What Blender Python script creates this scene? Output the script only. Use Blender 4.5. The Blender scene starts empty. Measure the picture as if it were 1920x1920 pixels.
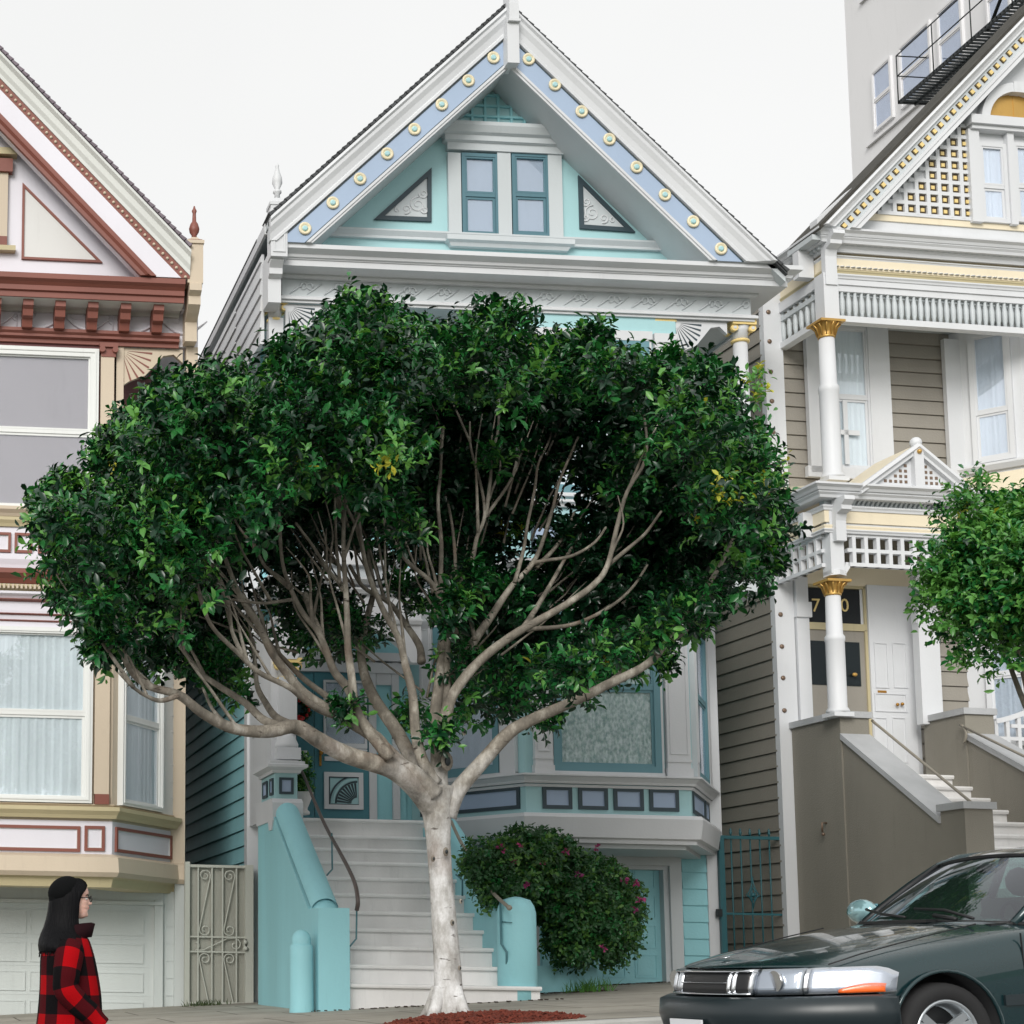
import bpy, math, random
import numpy as np
from mathutils import Vector, Matrix, noise
random.seed(7)
rng = np.random.default_rng(7)
SC = bpy.context.scene
# ---------------------------------------------------------------- camera
FPX, PX, PY = 3200.0, 27.0, 1405.0          # focal length and principal point in photo pixels
CAM = Vector((0, 0, 1.5))
_vd = Vector((-180 - PX, -(1811 - PY), -FPX))            # vanishing point of the world +Y direction
_dx, _dy = _vd.x, -_vd.y
_fx = -(FPX**2 + _dy*(_dy - .0175*_dx)) / (_dx + _dy*.0175)
_fy = _dy + .0175*(_fx - _dx)
YC = _vd.normalized()
XC = Vector((_fx, -_fy, -FPX)).normalized()
ZC = XC.cross(YC)
CM = Matrix((XC, YC, ZC))                                  # camera coords -> world
cd = bpy.data.cameras.new('camera'); cam = bpy.data.objects.new('camera', cd); SC.collection.objects.link(cam)
cam.matrix_world = Matrix.Translation(CAM) @ CM.to_4x4()
cd.sensor_width = 36; cd.sensor_fit = 'HORIZONTAL'; cd.lens = FPX/1920*36
cd.shift_x = (960 - PX)/1920; cd.shift_y = (PY - 960)/1920
cd.clip_start = .1; cd.clip_end = 3000
SC.camera = cam
# ---------------------------------------------------------------- light
w = bpy.data.worlds.new('World'); SC.world = w; w.use_nodes = True
nt = w.node_tree; nt.nodes.clear()
sk = nt.nodes.new('ShaderNodeTexSky'); sk.sky_type = 'NISHITA'; sk.sun_disc = False
SUN_EL, SUN_AZ = math.radians(26), math.radians(204)
sk.sun_elevation = SUN_EL; sk.sun_rotation = SUN_AZ; sk.air_density = 1.0; sk.dust_density = 4.0; sk.ozone_density = 1.0
hs = nt.nodes.new('ShaderNodeHueSaturation'); hs.inputs['Saturation'].default_value = .16
tc = nt.nodes.new('ShaderNodeTexCoord'); nz = nt.nodes.new('ShaderNodeTexNoise'); nz.inputs['Scale'].default_value = 2.2; nz.inputs['Detail'].default_value = 4
ad = nt.nodes.new('ShaderNodeMix'); ad.data_type = 'RGBA'; ad.inputs[0].default_value = .72; ad.inputs[7].default_value = (10.6, 10.62, 10.5, 1)
mr = nt.nodes.new('ShaderNodeMapRange'); mr.inputs[3].default_value = .90; mr.inputs[4].default_value = 1.09
mu = nt.nodes.new('ShaderNodeMix'); mu.data_type = 'RGBA'; mu.blend_type = 'MULTIPLY'; mu.inputs[0].default_value = 1
bg = nt.nodes.new('ShaderNodeBackground'); bg.inputs['Strength'].default_value = .080
wo = nt.nodes.new('ShaderNodeOutputWorld')
L = nt.links.new
L(sk.outputs[0], hs.inputs['Color']); L(hs.outputs[0], ad.inputs[6]); L(tc.outputs['Generated'], nz.inputs['Vector'])
L(nz.outputs[0], mr.inputs[0]); L(ad.outputs[2], mu.inputs[6]); L(mr.outputs[0], mu.inputs[7])
L(mu.outputs[2], bg.inputs[0]); L(bg.outputs[0], wo.inputs[0])
sl = bpy.data.lights.new('sun', 'SUN'); sl.energy = 1.5; sl.angle = math.radians(28); sl.color = (1, .97, .92)
so = bpy.data.objects.new('sun', sl); SC.collection.objects.link(so)
# sky sun_rotation is measured from +Y clockwise seen from above
sd = Vector((math.sin(SUN_AZ)*math.cos(SUN_EL), math.cos(SUN_AZ)*math.cos(SUN_EL), math.sin(SUN_EL)))
so.rotation_euler = (-sd).to_track_quat('-Z', 'Y').to_euler()
SC.view_settings.view_transform = 'Standard'; SC.view_settings.look = 'None'
SC.view_settings.exposure = 0.45; SC.view_settings.gamma = 1
SC.render.engine = 'CYCLES'
# ---------------------------------------------------------------- pixel -> point
class Fr:
    """frame: origin + z rotation; turns a photo pixel into a point on a plane y'=const or x'=const of that frame"""
    def __init__(s, o=(0, 0), rz=0): s.o = Vector((o[0], o[1], 0)); s.rz = rz
    def ray(s, px, py):
        d = CM @ Vector((px - PX, -(py - PY), -FPX)); R = Matrix.Rotation(-s.rz, 3, 'Z')
        return s.o + R @ (CAM - s.o), R @ d
    def y(s, px, py, Y):
        c, d = s.ray(px, py); t = (Y - c.y)/d.y; return c + d*t
    def x(s, px, py, X):
        c, d = s.ray(px, py); t = (X - c.x)/d.x; return c + d*t
    def z(s, px, py, Z):
        c, d = s.ray(px, py); t = (Z - c.z)/d.z; return c + d*t
    def X(s, px, py, Y): return s.y(px, py, Y).x
    def Z(s, px, py, Y): return s.y(px, py, Y).z
    def rc(s, a, b, c, d, Y):
        my, mx = (b+d)/2, (a+c)/2
        return s.X(a, my, Y), s.X(c, my, Y), s.Z(mx, d, Y), s.Z(mx, b, Y)
W = Fr()
def gz(X, Y=20.): return 1.15 + .065*(X - 4.3)           # pavement height (street climbs to the right)
# ---------------------------------------------------------------- materials
MATS = {}
def _mat(name):
    m = bpy.data.materials.new(name); m.use_nodes = True; MATS[name] = m
    return m, m.node_tree, m.node_tree.nodes['Principled BSDF']
def lin(c): return tuple(((v/255+.055)/1.055)**2.4 if v/255 > .04045 else v/255/12.92 for v in c)
def paint(name, rgb, rough=.5, var=.10, scale=1.4, bump=.15, dirt=.25, metal=0, coat=0, fine=40):
    if name in MATS: return MATS[name]
    m, t, b = _mat(name); N = t.nodes; K = t.links.new; c = lin(rgb)
    tc = N.new('ShaderNodeTexCoord'); n1 = N.new('ShaderNodeTexNoise'); n1.inputs['Scale'].default_value = scale; n1.inputs['Detail'].default_value = 6
    mp = N.new('ShaderNodeMapping'); mp.inputs['Scale'].default_value = (1, 1, .35)
    K(tc.outputs['Object'], mp.inputs[0]); K(mp.outputs[0], n1.inputs['Vector'])
    n2 = N.new('ShaderNodeTexNoise'); n2.inputs['Scale'].default_value = fine; n2.inputs['Detail'].default_value = 3; K(tc.outputs['Object'], n2.inputs['Vector'])
    r = N.new('ShaderNodeValToRGB'); r.color_ramp.elements[0].position = .3; r.color_ramp.elements[1].position = .7
    r.color_ramp.elements[0].color = tuple(v*(1-var) for v in c)+(1,); r.color_ramp.elements[1].color = tuple(min(1, v*(1+var*.6)) for v in c)+(1,)
    K(n1.outputs[0], r.inputs[0])
    n3 = N.new('ShaderNodeTexNoise'); n3.inputs['Scale'].default_value = 5; n3.inputs['Detail'].default_value = 8; n3.inputs['Roughness'].default_value = .75
    mp3 = N.new('ShaderNodeMapping'); mp3.inputs['Scale'].default_value = (1.6, 1.6, .22); K(tc.outputs['Object'], mp3.inputs[0]); K(mp3.outputs[0], n3.inputs['Vector'])
    mr = N.new('ShaderNodeMapRange'); mr.inputs[1].default_value = .56; mr.inputs[2].default_value = .8; mr.inputs[4].default_value = dirt; K(n3.outputs[0], mr.inputs[0])
    mx = N.new('ShaderNodeMix'); mx.data_type = 'RGBA'; K(mr.outputs[0], mx.inputs[0]); K(r.outputs[0], mx.inputs[6])
    mx.inputs[7].default_value = tuple(v*.55 for v in c)+(1,)
    K(mx.outputs[2], b.inputs['Base Color']); b.inputs['Roughness'].default_value = rough; b.inputs['Metallic'].default_value = metal
    if coat: b.inputs['Coat Weight'].default_value = coat; b.inputs['Coat Roughness'].default_value = .03
    if bump:
        bp = N.new('ShaderNodeBump'); bp.inputs['Strength'].default_value = bump; bp.inputs['Distance'].default_value = .01
        K(n2.outputs[0], bp.inputs['Height']); K(bp.outputs[0], b.inputs['Normal'])
    return m
def glass(name, tint=(.95, .97, .98), refl=.05):
    m = bpy.data.materials.new(name); m.use_nodes = True; t = m.node_tree; t.nodes.clear(); N = t.nodes; K = t.links.new
    o = N.new('ShaderNodeOutputMaterial'); mx = N.new('ShaderNodeMixShader'); tr = N.new('ShaderNodeBsdfTransparent'); g = N.new('ShaderNodeBsdfGlossy')
    tr.inputs[0].default_value = tint+(1,); g.inputs['Roughness'].default_value = .02; g.inputs[0].default_value = (.9, .93, 1, 1)
    lw = N.new('ShaderNodeLayerWeight'); lw.inputs[0].default_value = .5; pw = N.new('ShaderNodeMath'); pw.operation = 'POWER'; pw.inputs[1].default_value = 4.0; K_ = t.links.new; K_(lw.outputs['Facing'], pw.inputs[0]); f = N.new('ShaderNodeMath'); f.operation = 'MULTIPLY'; f.inputs[1].default_value = .8; K_(pw.outputs[0], f.inputs[0]); a = N.new('ShaderNodeMath'); a.operation = 'ADD'; a.inputs[1].default_value = refl+.03; a.use_clamp = True
    n = N.new('ShaderNodeTexNoise'); n.inputs['Scale'].default_value = .9; tc = N.new('ShaderNodeTexCoord'); K(tc.outputs['Object'], n.inputs['Vector'])
    bp = N.new('ShaderNodeBump'); bp.inputs['Strength'].default_value = .12; bp.inputs['Distance'].default_value = .05; K(n.outputs[0], bp.inputs['Height']); K(bp.outputs[0], g.inputs['Normal'])
    K(f.outputs[0], a.inputs[0]); K(a.outputs[0], mx.inputs[0]); K(tr.outputs[0], mx.inputs[1]); K(g.outputs[0], mx.inputs[2]); K(mx.outputs[0], o.inputs[0])
    MATS[name] = m; return m
def shingle(name, rgb):
    m = paint(name, rgb, .9, .3, 3, .5, .4); return m
# ---------------------------------------------------------------- mesh builder
def split_loose(o, gap=.004, name=None):
    """separate pieces of one mesh that do not touch become objects of their own (same name, same parent)"""
    me = o.data; n = len(me.vertices); par = list(range(n))
    def fd(a):
        while par[a] != a: par[a] = par[par[a]]; a = par[a]
        return a
    for e in me.edges:
        a, b = fd(e.vertices[0]), fd(e.vertices[1])
        if a != b: par[a] = b
    isl = {}
    for i in range(n): isl.setdefault(fd(i), []).append(i)
    co = [v.co for v in me.vertices]; ks = list(isl); bb = []
    for k in ks: q = [co[i] for i in isl[k]]; bb.append([(min(p[j] for p in q)-gap, max(p[j] for p in q)+gap) for j in range(3)])
    gp = list(range(len(ks)))
    def fg(a):
        while gp[a] != a: a = gp[a]
        return a
    for i in range(len(ks)):
        for j in range(i):
            if all(bb[i][k][0] < bb[j][k][1] and bb[j][k][0] < bb[i][k][1] for k in range(3)):
                a, b = fg(i), fg(j)
                if a != b: gp[a] = b
    root = {}; 
    for i, k in enumerate(ks): root[k] = fg(i)
    cl = {}
    for f in me.polygons: cl.setdefault(root[fd(f.vertices[0])], []).append(f)
    if len(cl) < 2: return [o]
    out = []; base = name or o.name.split('.')[0]; mats = list(me.materials); M = o.matrix_local.copy(); pr = o.parent
    for fs in cl.values():
        vm = {}; V = []; F = []
        for f in fs:
            t = []
            for v in f.vertices:
                if v not in vm: vm[v] = len(V); V.append(tuple(co[v]))
                t.append(vm[v])
            F.append(t)
        m2 = bpy.data.meshes.new(base); m2.from_pydata(V, [], F)
        for m in mats: m2.materials.append(m)
        m2.polygons.foreach_set('material_index', [f.material_index for f in fs]); m2.polygons.foreach_set('use_smooth', [f.use_smooth for f in fs]); m2.update()
        q = bpy.data.objects.new(base, m2); SC.collection.objects.link(q); q.parent = pr; q.location = o.location; q.rotation_euler = o.rotation_euler; out.append(q)
    bpy.data.objects.remove(o); return out
class MB:
    def __init__(s, M=None, clip=None): s.clip = clip; s.v = []; s.f = []; s.m = []; s.s = []; s.M = M; s.mi = 0
    def _a(s, pts, faces, smooth=False, mi=None):
        b = len(s.v)
        for p in pts:
            p = Vector(p); s.v.append(tuple(s.M @ p) if s.M else tuple(p))
        for f in faces: s.f.append(tuple(b+i for i in f)); s.m.append(s.mi if mi is None else mi); s.s.append(smooth)
        return s
    def box(s, x0, x1, y0, y1, z0, z1, mi=None):
        if x0 > x1: x0, x1 = x1, x0
        if y0 > y1: y0, y1 = y1, y0
        if z0 > z1: z0, z1 = z1, z0
        p = [(x, y, z) for z in (z0, z1) for y in (y0, y1) for x in (x0, x1)]
        return s._a(p, [(0, 2, 3, 1), (4, 5, 7, 6), (0, 1, 5, 4), (2, 6, 7, 3), (0, 4, 6, 2), (1, 3, 7, 5)], mi=mi)
    def prism(s, poly, d, mi=None, smooth=False):
        n = len(poly); d = Vector(d); q = [Vector(p) for p in poly]
        nn = Vector()
        for i in range(n):
            a, b = q[i], q[(i+1) % n]; nn += a.cross(b)
        if nn.dot(d) > 0: q = q[::-1]
        pts = q + [p+d for p in q]
        return s._a(pts, [tuple(range(n)), tuple(range(2*n-1, n-1, -1))], mi=mi)._side(pts, n, mi, smooth)
    def _side(s, pts, n, mi, smooth):
        b = len(s.v) - 2*n
        for i in range(n):
            j = (i+1) % n; s.f.append((b+i, b+n+i, b+n+j, b+j)); s.m.append(s.mi if mi is None else mi); s.s.append(smooth)
        return s
    def xz(s, poly, y0, y1, mi=None, smooth=False): return s.prism([(x, y0, z) for x, z in poly], (0, y1-y0, 0), mi, smooth)
    def yz(s, poly, x0, x1, mi=None, smooth=False): return s.prism([(x0, y, z) for y, z in poly], (x1-x0, 0, 0), mi, smooth)
    def xy(s, poly, z0, z1, mi=None, smooth=False): return s.prism([(x, y, z0) for x, y in poly], (0, 0, z1-z0), mi, smooth)
    def ring(s, x0, x1, z0, z1, t, y0, y1, mi=None, tb=None):
        tb = t if tb is None else tb
        s.box(x0, x1, y0, y1, z1-t, z1, mi); s.box(x0, x1, y0, y1, z0, z0+tb, mi)
        s.box(x0, x0+t, y0, y1, z0+tb, z1-t, mi); return s.box(x1-t, x1, y0, y1, z0+tb, z1-t, mi)
    def polyring(s, poly, t, y0, y1, mi=None):
        """frame of width t just inside polygon poly (x,z), CCW"""
        n = len(poly); inn = []
        for i in range(n):
            p, a, b = Vector(poly[i]), Vector(poly[i-1]), Vector(poly[(i+1) % n])
            d1, d2 = (p-a).normalized(), (b-p).normalized(); n1, n2 = Vector((-d1.y, d1.x)), Vector((-d2.y, d2.x))
            m = (n1+n2).normalized(); inn.append(p + m*(t/max(.2, m.dot(n1))))
        for i in range(n):
            j = (i+1) % n; s.xz([tuple(poly[i]), tuple(poly[j]), tuple(inn[j]), tuple(inn[i])], y0, y1, mi)
        return [tuple(q) for q in inn]
    def lathe(s, cx, cy, prof, n=20, mi=None, smooth=True, sx=1, sy=1, a0=0):
        pts = []; fs = []
        for r, z in prof:
            for i in range(n):
                a = 2*math.pi*i/n + a0; pts.append((cx+r*sx*math.cos(a), cy+r*sy*math.sin(a), z))
        for k in range(len(prof)-1):
            for i in range(n):
                j = (i+1) % n; fs.append((k*n+i, k*n+j, (k+1)*n+j, (k+1)*n+i))
        s._a(pts, fs, smooth, mi)
        b = len(s.v)-len(pts); t = b+(len(prof)-1)*n
        s.f.append(tuple(b+i for i in range(n))[::-1]); s.f.append(tuple(t+i for i in range(n)))
        s.m += [s.mi if mi is None else mi]*2; s.s += [False]*2; return s
    def tube(s, P, R, n=8, mi=None, cap=True):
        P = [Vector(p) for p in P]; R = [R]*len(P) if not hasattr(R, '__len__') else R
        pts = []; fs = []; up = None
        for i, p in enumerate(P):
            d = (P[min(i+1, len(P)-1)] - P[max(i-1, 0)]).normalized()
            if up is None:
                up = Vector((0, 0, 1)) if abs(d.z) < .9 else Vector((1, 0, 0))
            u = (up - d*up.dot(d)).normalized(); up = u; v = d.cross(u)
            for k in range(n):
                a = 2*math.pi*k/n; pts.append(p + (u*math.cos(a)+v*math.sin(a))*R[i])
        for i in range(len(P)-1):
            for k in range(n):
                j = (k+1) % n; fs.append((i*n+k, i*n+j, (i+1)*n+j, (i+1)*n+k))
        if cap: fs += [tuple(range(n))[::-1], tuple(range((len(P)-1)*n, len(P)*n))]
        return s._a(pts, fs, True, mi)
    def ball(s, c, r, n=14, mi=None, sc=(1, 1, 1)):
        k = max(5, n//2); prof = []
        pts = []; fs = []
        for i in range(k+1):
            t = math.pi*i/k
            for j in range(n):
                a = 2*math.pi*j/n; pts.append((c[0]+r*sc[0]*math.sin(t)*math.cos(a), c[1]+r*sc[1]*math.sin(t)*math.sin(a), c[2]-r*sc[2]*math.cos(t)))
        for i in range(k):
            for j in range(n):
                q = (j+1) % n; fs.append((i*n+j, i*n+q, (i+1)*n+q, (i+1)*n+j))
        return s._a(pts, fs, True, mi)
    def sweep(s, prof, path, mi=None, smooth=False):
        """profile [(out, z)] swept along a plan path [(x, y)], out = to the right of travel"""
        P = [Vector(p) for p in path]; n = len(prof); pts = []
        for i, p in enumerate(P):
            ds = []
            if i > 0: ds.append((p-P[i-1]).normalized())
            if i < len(P)-1: ds.append((P[i+1]-p).normalized())
            ns = [Vector((d.y, -d.x)) for d in ds]; m = sum(ns, Vector((0, 0))).normalized(); k = 1/max(.3, m.dot(ns[0]))
            for o, z in prof: pts.append((p.x+m.x*o*k, p.y+m.y*o*k, z))
        fs = []
        for i in range(len(P)-1):
            for k in range(n):
                j = (k+1) % n; fs.append((i*n+k, i*n+j, (i+1)*n+j, (i+1)*n+k))
        fs += [tuple(range(n))[::-1], tuple(range((len(P)-1)*n, len(P)*n))]
        return s._a(pts, fs, smooth, mi)
    def bar(s, p0, p1, prof, A=(0, 0, 1), B=(0, -1, 0), mi=None):
        """2D profile [(a, b)] extruded from p0 to p1, a along A, b along B"""
        A, B = Vector(A), Vector(B); q = [Vector(p0)+A*a+B*b for a, b in prof]
        return s.prism(q, Vector(p1)-Vector(p0), mi)
    def build(s, name, mats, parent=None, fix=True):
        me = bpy.data.meshes.new(name); me.from_pydata(s.v, [], s.f)
        if not isinstance(mats, (list, tuple)): mats = [mats]
        for m in mats: me.materials.append(MATS[m] if isinstance(m, str) else m)
        me.polygons.foreach_set('material_index', s.m); me.polygons.foreach_set('use_smooth', s.s)
        if fix:
            import bmesh
            b = bmesh.new(); b.from_mesh(me)
            if s.clip is not None:
                g = bmesh.ops.bisect_plane(b, geom=b.verts[:]+b.edges[:]+b.faces[:], plane_co=(0, 0, s.clip), plane_no=(0, 0, 1), clear_inner=True)
                bmesh.ops.holes_fill(b, edges=[e for e in g['geom_cut'] if isinstance(e, bmesh.types.BMEdge)])
            bmesh.ops.recalc_face_normals(b, faces=b.faces); b.to_mesh(me); b.free()
        me.update(); o = bpy.data.objects.new(name, me); SC.collection.objects.link(o)
        if parent is not None: adopt(o, parent)
        return o
ORG = {}
def adopt(o, parent):
    r = parent
    o.parent = parent
    if parent.parent is None and parent.type == 'EMPTY': o.location = -ORG.get(parent.name, parent.location)
def thing(name, label, cat, loc=(0, 0, 0), rz=0, group=None):
    o = bpy.data.objects.new(name, None); SC.collection.objects.link(o); o.empty_display_size = .2
    o.location = loc; o.rotation_euler = (0, 0, rz); ORG[o.name] = Vector(loc); o['label'] = label; o['category'] = cat
    if group: o['group'] = group
    return o
def tag(o, label, cat, group=None):
    o['label'] = label; o['category'] = cat
    if group: o['group'] = group
    return o
def struct(o, kind='structure', label=None, cat=None):
    o['kind'] = kind
    if label: o['label'] = label
    if cat: o['category'] = cat
    return o
def recentre(o, loc):
    """put the origin of a one-mesh thing at its base"""
    loc = Vector(loc); o.data.transform(Matrix.Translation(-loc)); o.location = loc; return o
def FM(p0, p1):
    """matrix of a vertical face from plan point p0 to p1: local x along, -y outward"""
    u = (Vector(p1)-Vector(p0)).normalized()
    return Matrix(((u.x, -u.y, 0, p0[0]), (u.y, u.x, 0, p0[1]), (0, 0, 1, 0), (0, 0, 0, 1)))
def siding_prof(a, z0, z1, pitch, sgn=-1, t=.022):
    """lap siding section (out coordinate a, z)"""
    P = [(a-sgn*.03, z0)]; z = z0
    while z < z1-1e-4:
        zt = min(z+pitch, z1); P += [(a+sgn*t, z), (a+sgn*t, z+.004), (a+sgn*.004, zt-.012), (a+sgn*.0, zt-.011), (a, zt)]; z = zt
    P.append((a-sgn*.03, z1)); return P
def window(parent, M, x0, x1, z0, z1, frame='sash', curt='curtain_white', fw=.06, split=.5, name='window', drop=1., fold=.11, y=0., glassm='window_glass', dark='room_dark', pleat=True, lower=None):
    """double hung window; local wall face y=0, outside -y"""
    m = MB(M); m.ring(x0, x1, z0, z1, fw, y-.055, y-.0); zm = z0+(z1-z0)*split
    m.box(x0+fw, x1-fw, y-.045, y-.0, zm-.022, zm+.022)
    m.ring(x0+fw, x1-fw, zm+.022, z1-fw, .022, y-.047, y-.0); m.ring(x0+fw, x1-fw, z0+fw, zm-.022, .03, y-.032, y-.0)
    o = m.build(name, frame, parent)
    g = MB(M); g.box(x0+fw*.5, x1-fw*.5, y-.026, y-.023, z0+fw*.5, z1-fw*.5); g.build('pane', glassm, o)
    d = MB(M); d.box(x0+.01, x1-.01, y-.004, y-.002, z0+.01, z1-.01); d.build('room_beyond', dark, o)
    if curt:
        c = MB(M); n = max(8, int((x1-x0-2*fw)/.012)) if pleat else 1; a0, a1 = x0+fw, x1-fw
        zt = z1-fw; zb = z0+fw*.6 if lower is None else lower; pts = []; fs = []
        ph = random.random()*9
        for i in range(n+1):
            u = i/n; xx = a0+(a1-a0)*u
            yy = y-.0135+(.0042*math.sin(u*(a1-a0)/fold*6.283+ph+2.6*math.sin(u*7+ph))+.002*math.sin(u*(a1-a0)/fold*15.1+ph*2) if pleat else 0)
            pts += [(xx, yy, zb), (xx, yy, zt)]
        for i in range(n): fs.append((2*i, 2*i+2, 2*i+3, 2*i+1))
        c._a(pts, fs, pleat); c.build('curtain' if pleat else 'blind', curt, o, fix=False)
    return o
# ---------------------------------------------------------------- palette
paint('white_blue', (208, 210, 213), .5, .07, bump=.12, dirt=.24)
paint('pale_grey', (193, 199, 202), .5, .07, bump=.12, dirt=.22)
paint('teal_pale', (164, 204, 208), .5, .06, bump=.12, dirt=.12)
paint('teal_mid', (148, 205, 213), .6, .09, bump=.25, dirt=.3)
paint('teal_dark', (66, 124, 136), .5, .08, bump=.1)
paint('lavender', (160, 178, 202), .5, .04, bump=.1, dirt=.08)
paint('outline_dark', (52, 68, 76), .5, .05, bump=.05)
paint('cream_gold', (228, 216, 184), .5, .08, bump=.2)
paint('sash_gable', (82, 120, 132), .5, .05, bump=.05)
paint('gold', (232, 206, 138), .45, .08, bump=.2)
paint('gold_metal', (196, 156, 84), .35, .2, metal=.45, bump=.2)
paint('sash', (100, 142, 152), .5, .05, bump=.05)
paint('curtain_white', (236, 240, 242), .85, .08, 3, bump=.1, dirt=.1)
paint('curtain_blue', (228, 233, 234), .85, .1, 3, bump=.1)
paint('blind', (166, 156, 158), .8, .04, bump=.05)
paint('blind_pale', (178, 187, 202), .8, .04, bump=.05)
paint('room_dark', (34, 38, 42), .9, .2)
glass('window_glass'); glass('entry_glass', (.8, .85, .85), -.02); glass('window_glass_bright', (.95, .97, 1), .12)
# lace curtain
m, t, b = _mat('lace'); N = t.nodes; K = t.links.new
tc = N.new('ShaderNodeTexCoord'); mp = N.new('ShaderNodeMapping'); mp.inputs['Scale'].default_value = (26, 26, 16); n = N.new('ShaderNodeTexVoronoi')
n2 = N.new('ShaderNodeTexNoise'); n2.inputs['Scale'].default_value = 1.2; n2.inputs['Detail'].default_value = 5
K(tc.outputs['Object'], mp.inputs[0]); K(mp.outputs[0], n.inputs['Vector']); K(mp.outputs[0], n2.inputs['Vector'])
r = N.new('ShaderNodeValToRGB'); r.color_ramp.elements[0].color = lin((168, 190, 186))+(1,); r.color_ramp.elements[1].color = lin((240, 246, 243))+(1,)
r.color_ramp.elements[0].position = .35; r.color_ramp.elements[1].position = .65
K(n2.outputs[0], r.inputs[0]); K(r.outputs[0], b.inputs['Base Color']); b.inputs['Roughness'].default_value = .9
# left house
paint('cream', (200, 185, 164), .55, .06, bump=.12)
paint('cream_grey', (208, 210, 206), .55, .05, bump=.12)
paint('panel_grey', (214, 214, 212), .55, .04, bump=.1)
paint('white_lilac', (222, 220, 228), .5, .04, bump=.1, dirt=.1)
paint('oxblood', (130, 76, 64), .5, .1, bump=.1)
paint('olive_cream', (190, 178, 142), .55, .08, bump=.1)
paint('sash_white', (222, 224, 222), .5, .04, bump=.08)
paint('garage_grey', (196, 202, 200), .55, .06, bump=.12, dirt=.3)
paint('dark_red_wall', (98, 58, 58), .7, .1)
# right house
paint('taupe', (146, 141, 132), .6, .08, bump=.25, dirt=.25)
paint('taupe_stucco', (134, 130, 120), .8, .16, .9, bump=.5, dirt=.35, fine=70)
paint('trim_white', (213, 215, 218), .5, .06, bump=.1, dirt=.2)
paint('butter', (230, 218, 192), .5, .05, bump=.1)
paint('stone_cap', (176, 178, 180), .7, .12, 3, bump=.3)
paint('slot_dark', (78, 66, 52), .8, .1)
paint('bolt', (128, 108, 92), .4, .1, metal=.5)
paint('brass', (176, 128, 60), .35, .1, metal=.8)
paint('tower_white', (224, 224, 226), .7, .06, .3, bump=.1, dirt=.2)
paint('iron_black', (40, 46, 48), .5, .1, metal=.4)
paint('roof_shingle', (70, 72, 74), .9, .35, 8, bump=.6, dirt=.3)
paint('roof_brown', (62, 60, 54), .9, .35, 8, bump=.6, dirt=.3)
paint('roof_purple', (118, 108, 116), .9, .25, 8, bump=.6, dirt=.3)
paint('marble_step', (230, 229, 228), .5, .12, 2.5, bump=.2, dirt=.5)
paint('gate_cream', (186, 188, 178), .55, .1, bump=.2, dirt=.35)
paint('gate_board', (158, 158, 148), .7, .18, 2, bump=.4, dirt=.5)
paint('gate_teal', (40, 92, 100), .45, .1, bump=.1)
paint('rail_brown', (84, 74, 70), .4, .15, bump=.1)
paint('rail_teal', (72, 118, 126), .5, .1)
paint('rail_grey', (142, 136, 124), .45, .15)
paint('pot', (206, 202, 200), .7, .1)
paint('soil', (50, 36, 26), .95, .3, 20, bump=.8)
# ================================================================ central blue house
YF, YM = 18.9, 20.4
X, Z, RC = W.X, W.Z, W.rc
XL, XR = X(466, 1450, YM), X(1345, 1500, YM)
XLf, XRf = X(524, 560, YF), X(1412, 575, YF)
XMID = X(957, 300, 18.45)
H = thing('blue_house', 'pale blue gabled Victorian house with gold rosettes, behind the big street tree', 'house', (XL, YF, gz(XL)))
zEave = Z(955, 480, 18.5)
zB1 = Z(1000, 1100, YF)                       # level between the two storeys
# --- walls
m = MB(); m.box(XL+.02, XR-.02, YM+.01, YM+10, .6, zEave+.1)
m.build('wall', 'teal_mid', H)
m = MB(); m.xz(siding_prof(XL+.02, gz(XL)-.3, zB1, .2), YM+.12, YM+10); m.build('side_siding', 'teal_mid', H)
m = MB(); m.xz(siding_prof(3.995, zB1, Z(505, 421, 18.45)-.12, .2), YM+.12, YM+10); m.box(3.985, XL+.1, YM+.1, YM+10, zB1-.1, zB1)
m.xz(siding_prof(3.995, Z(520, 640, YF), Z(505, 421, 18.45)-.12, .2), YF+.1, YM+.12); m.build('side_siding', 'white_blue', H)
m = MB(); m.xz(siding_prof(XR-.02, gz(XR)-.3, zEave-.05, .2, sgn=1), YM+.12, YM+10); m.build('side_siding', 'teal_mid', H)
# upper storey block (frieze level), open porches at both sides below it
zFr0 = Z(955, 580, YF)                        # bottom of frieze
m = MB(); m.box(XLf+.03, XRf-.03, YF, YM+.0, zFr0, zEave+.05); m.build('wall', 'pale_grey', H)
# --- cornice
def Zc(y, Y=18.9): return Z(955, y, Y)
zc = [Zc(477, 18.47), Zc(496, 18.5), Zc(499, 18.55), Zc(515, 18.6), Zc(541), Zc(571), Zc(581)]
pth = [(XLf-.02, YF), (XRf-.03, YF), (XRf-.03, YM+.1)]
m = MB(); m.sweep([(0, zc[1]-.005), (.30, zc[1]-.005), (.34, zc[1]+.01), (.35, zc[1]+.04), (.39, zc[0]-.05), (.43, zc[0]-.03), (.43, zc[0]+.02), (0, zc[0]+.02)], pth)
m.sweep([(0, zc[3]), (.30, zc[3]), (.30, zc[2]-.012), (.315, zc[2]-.01), (.315, zc[2]+.0), (0, zc[2]+.0)], pth)
m.sweep([(0, zc[4]+.0), (.05, zc[4]), (.07, zc[4]+.02), (.07, zc[4]+.05), (.12, zc[4]+.10), (.12, zc[4]+.12), (0, zc[4]+.14)], pth)
m.sweep([(0, zc[6]), (.06, zc[6]), (.06, zc[6]+.03), (.035, zc[6]+.05), (0, zc[6]+.055)], pth)
m.sweep([(0, zc[6]-.03), (.03, zc[6]-.03), (.03, zc[6]), (0, zc[6])], pth)
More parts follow.
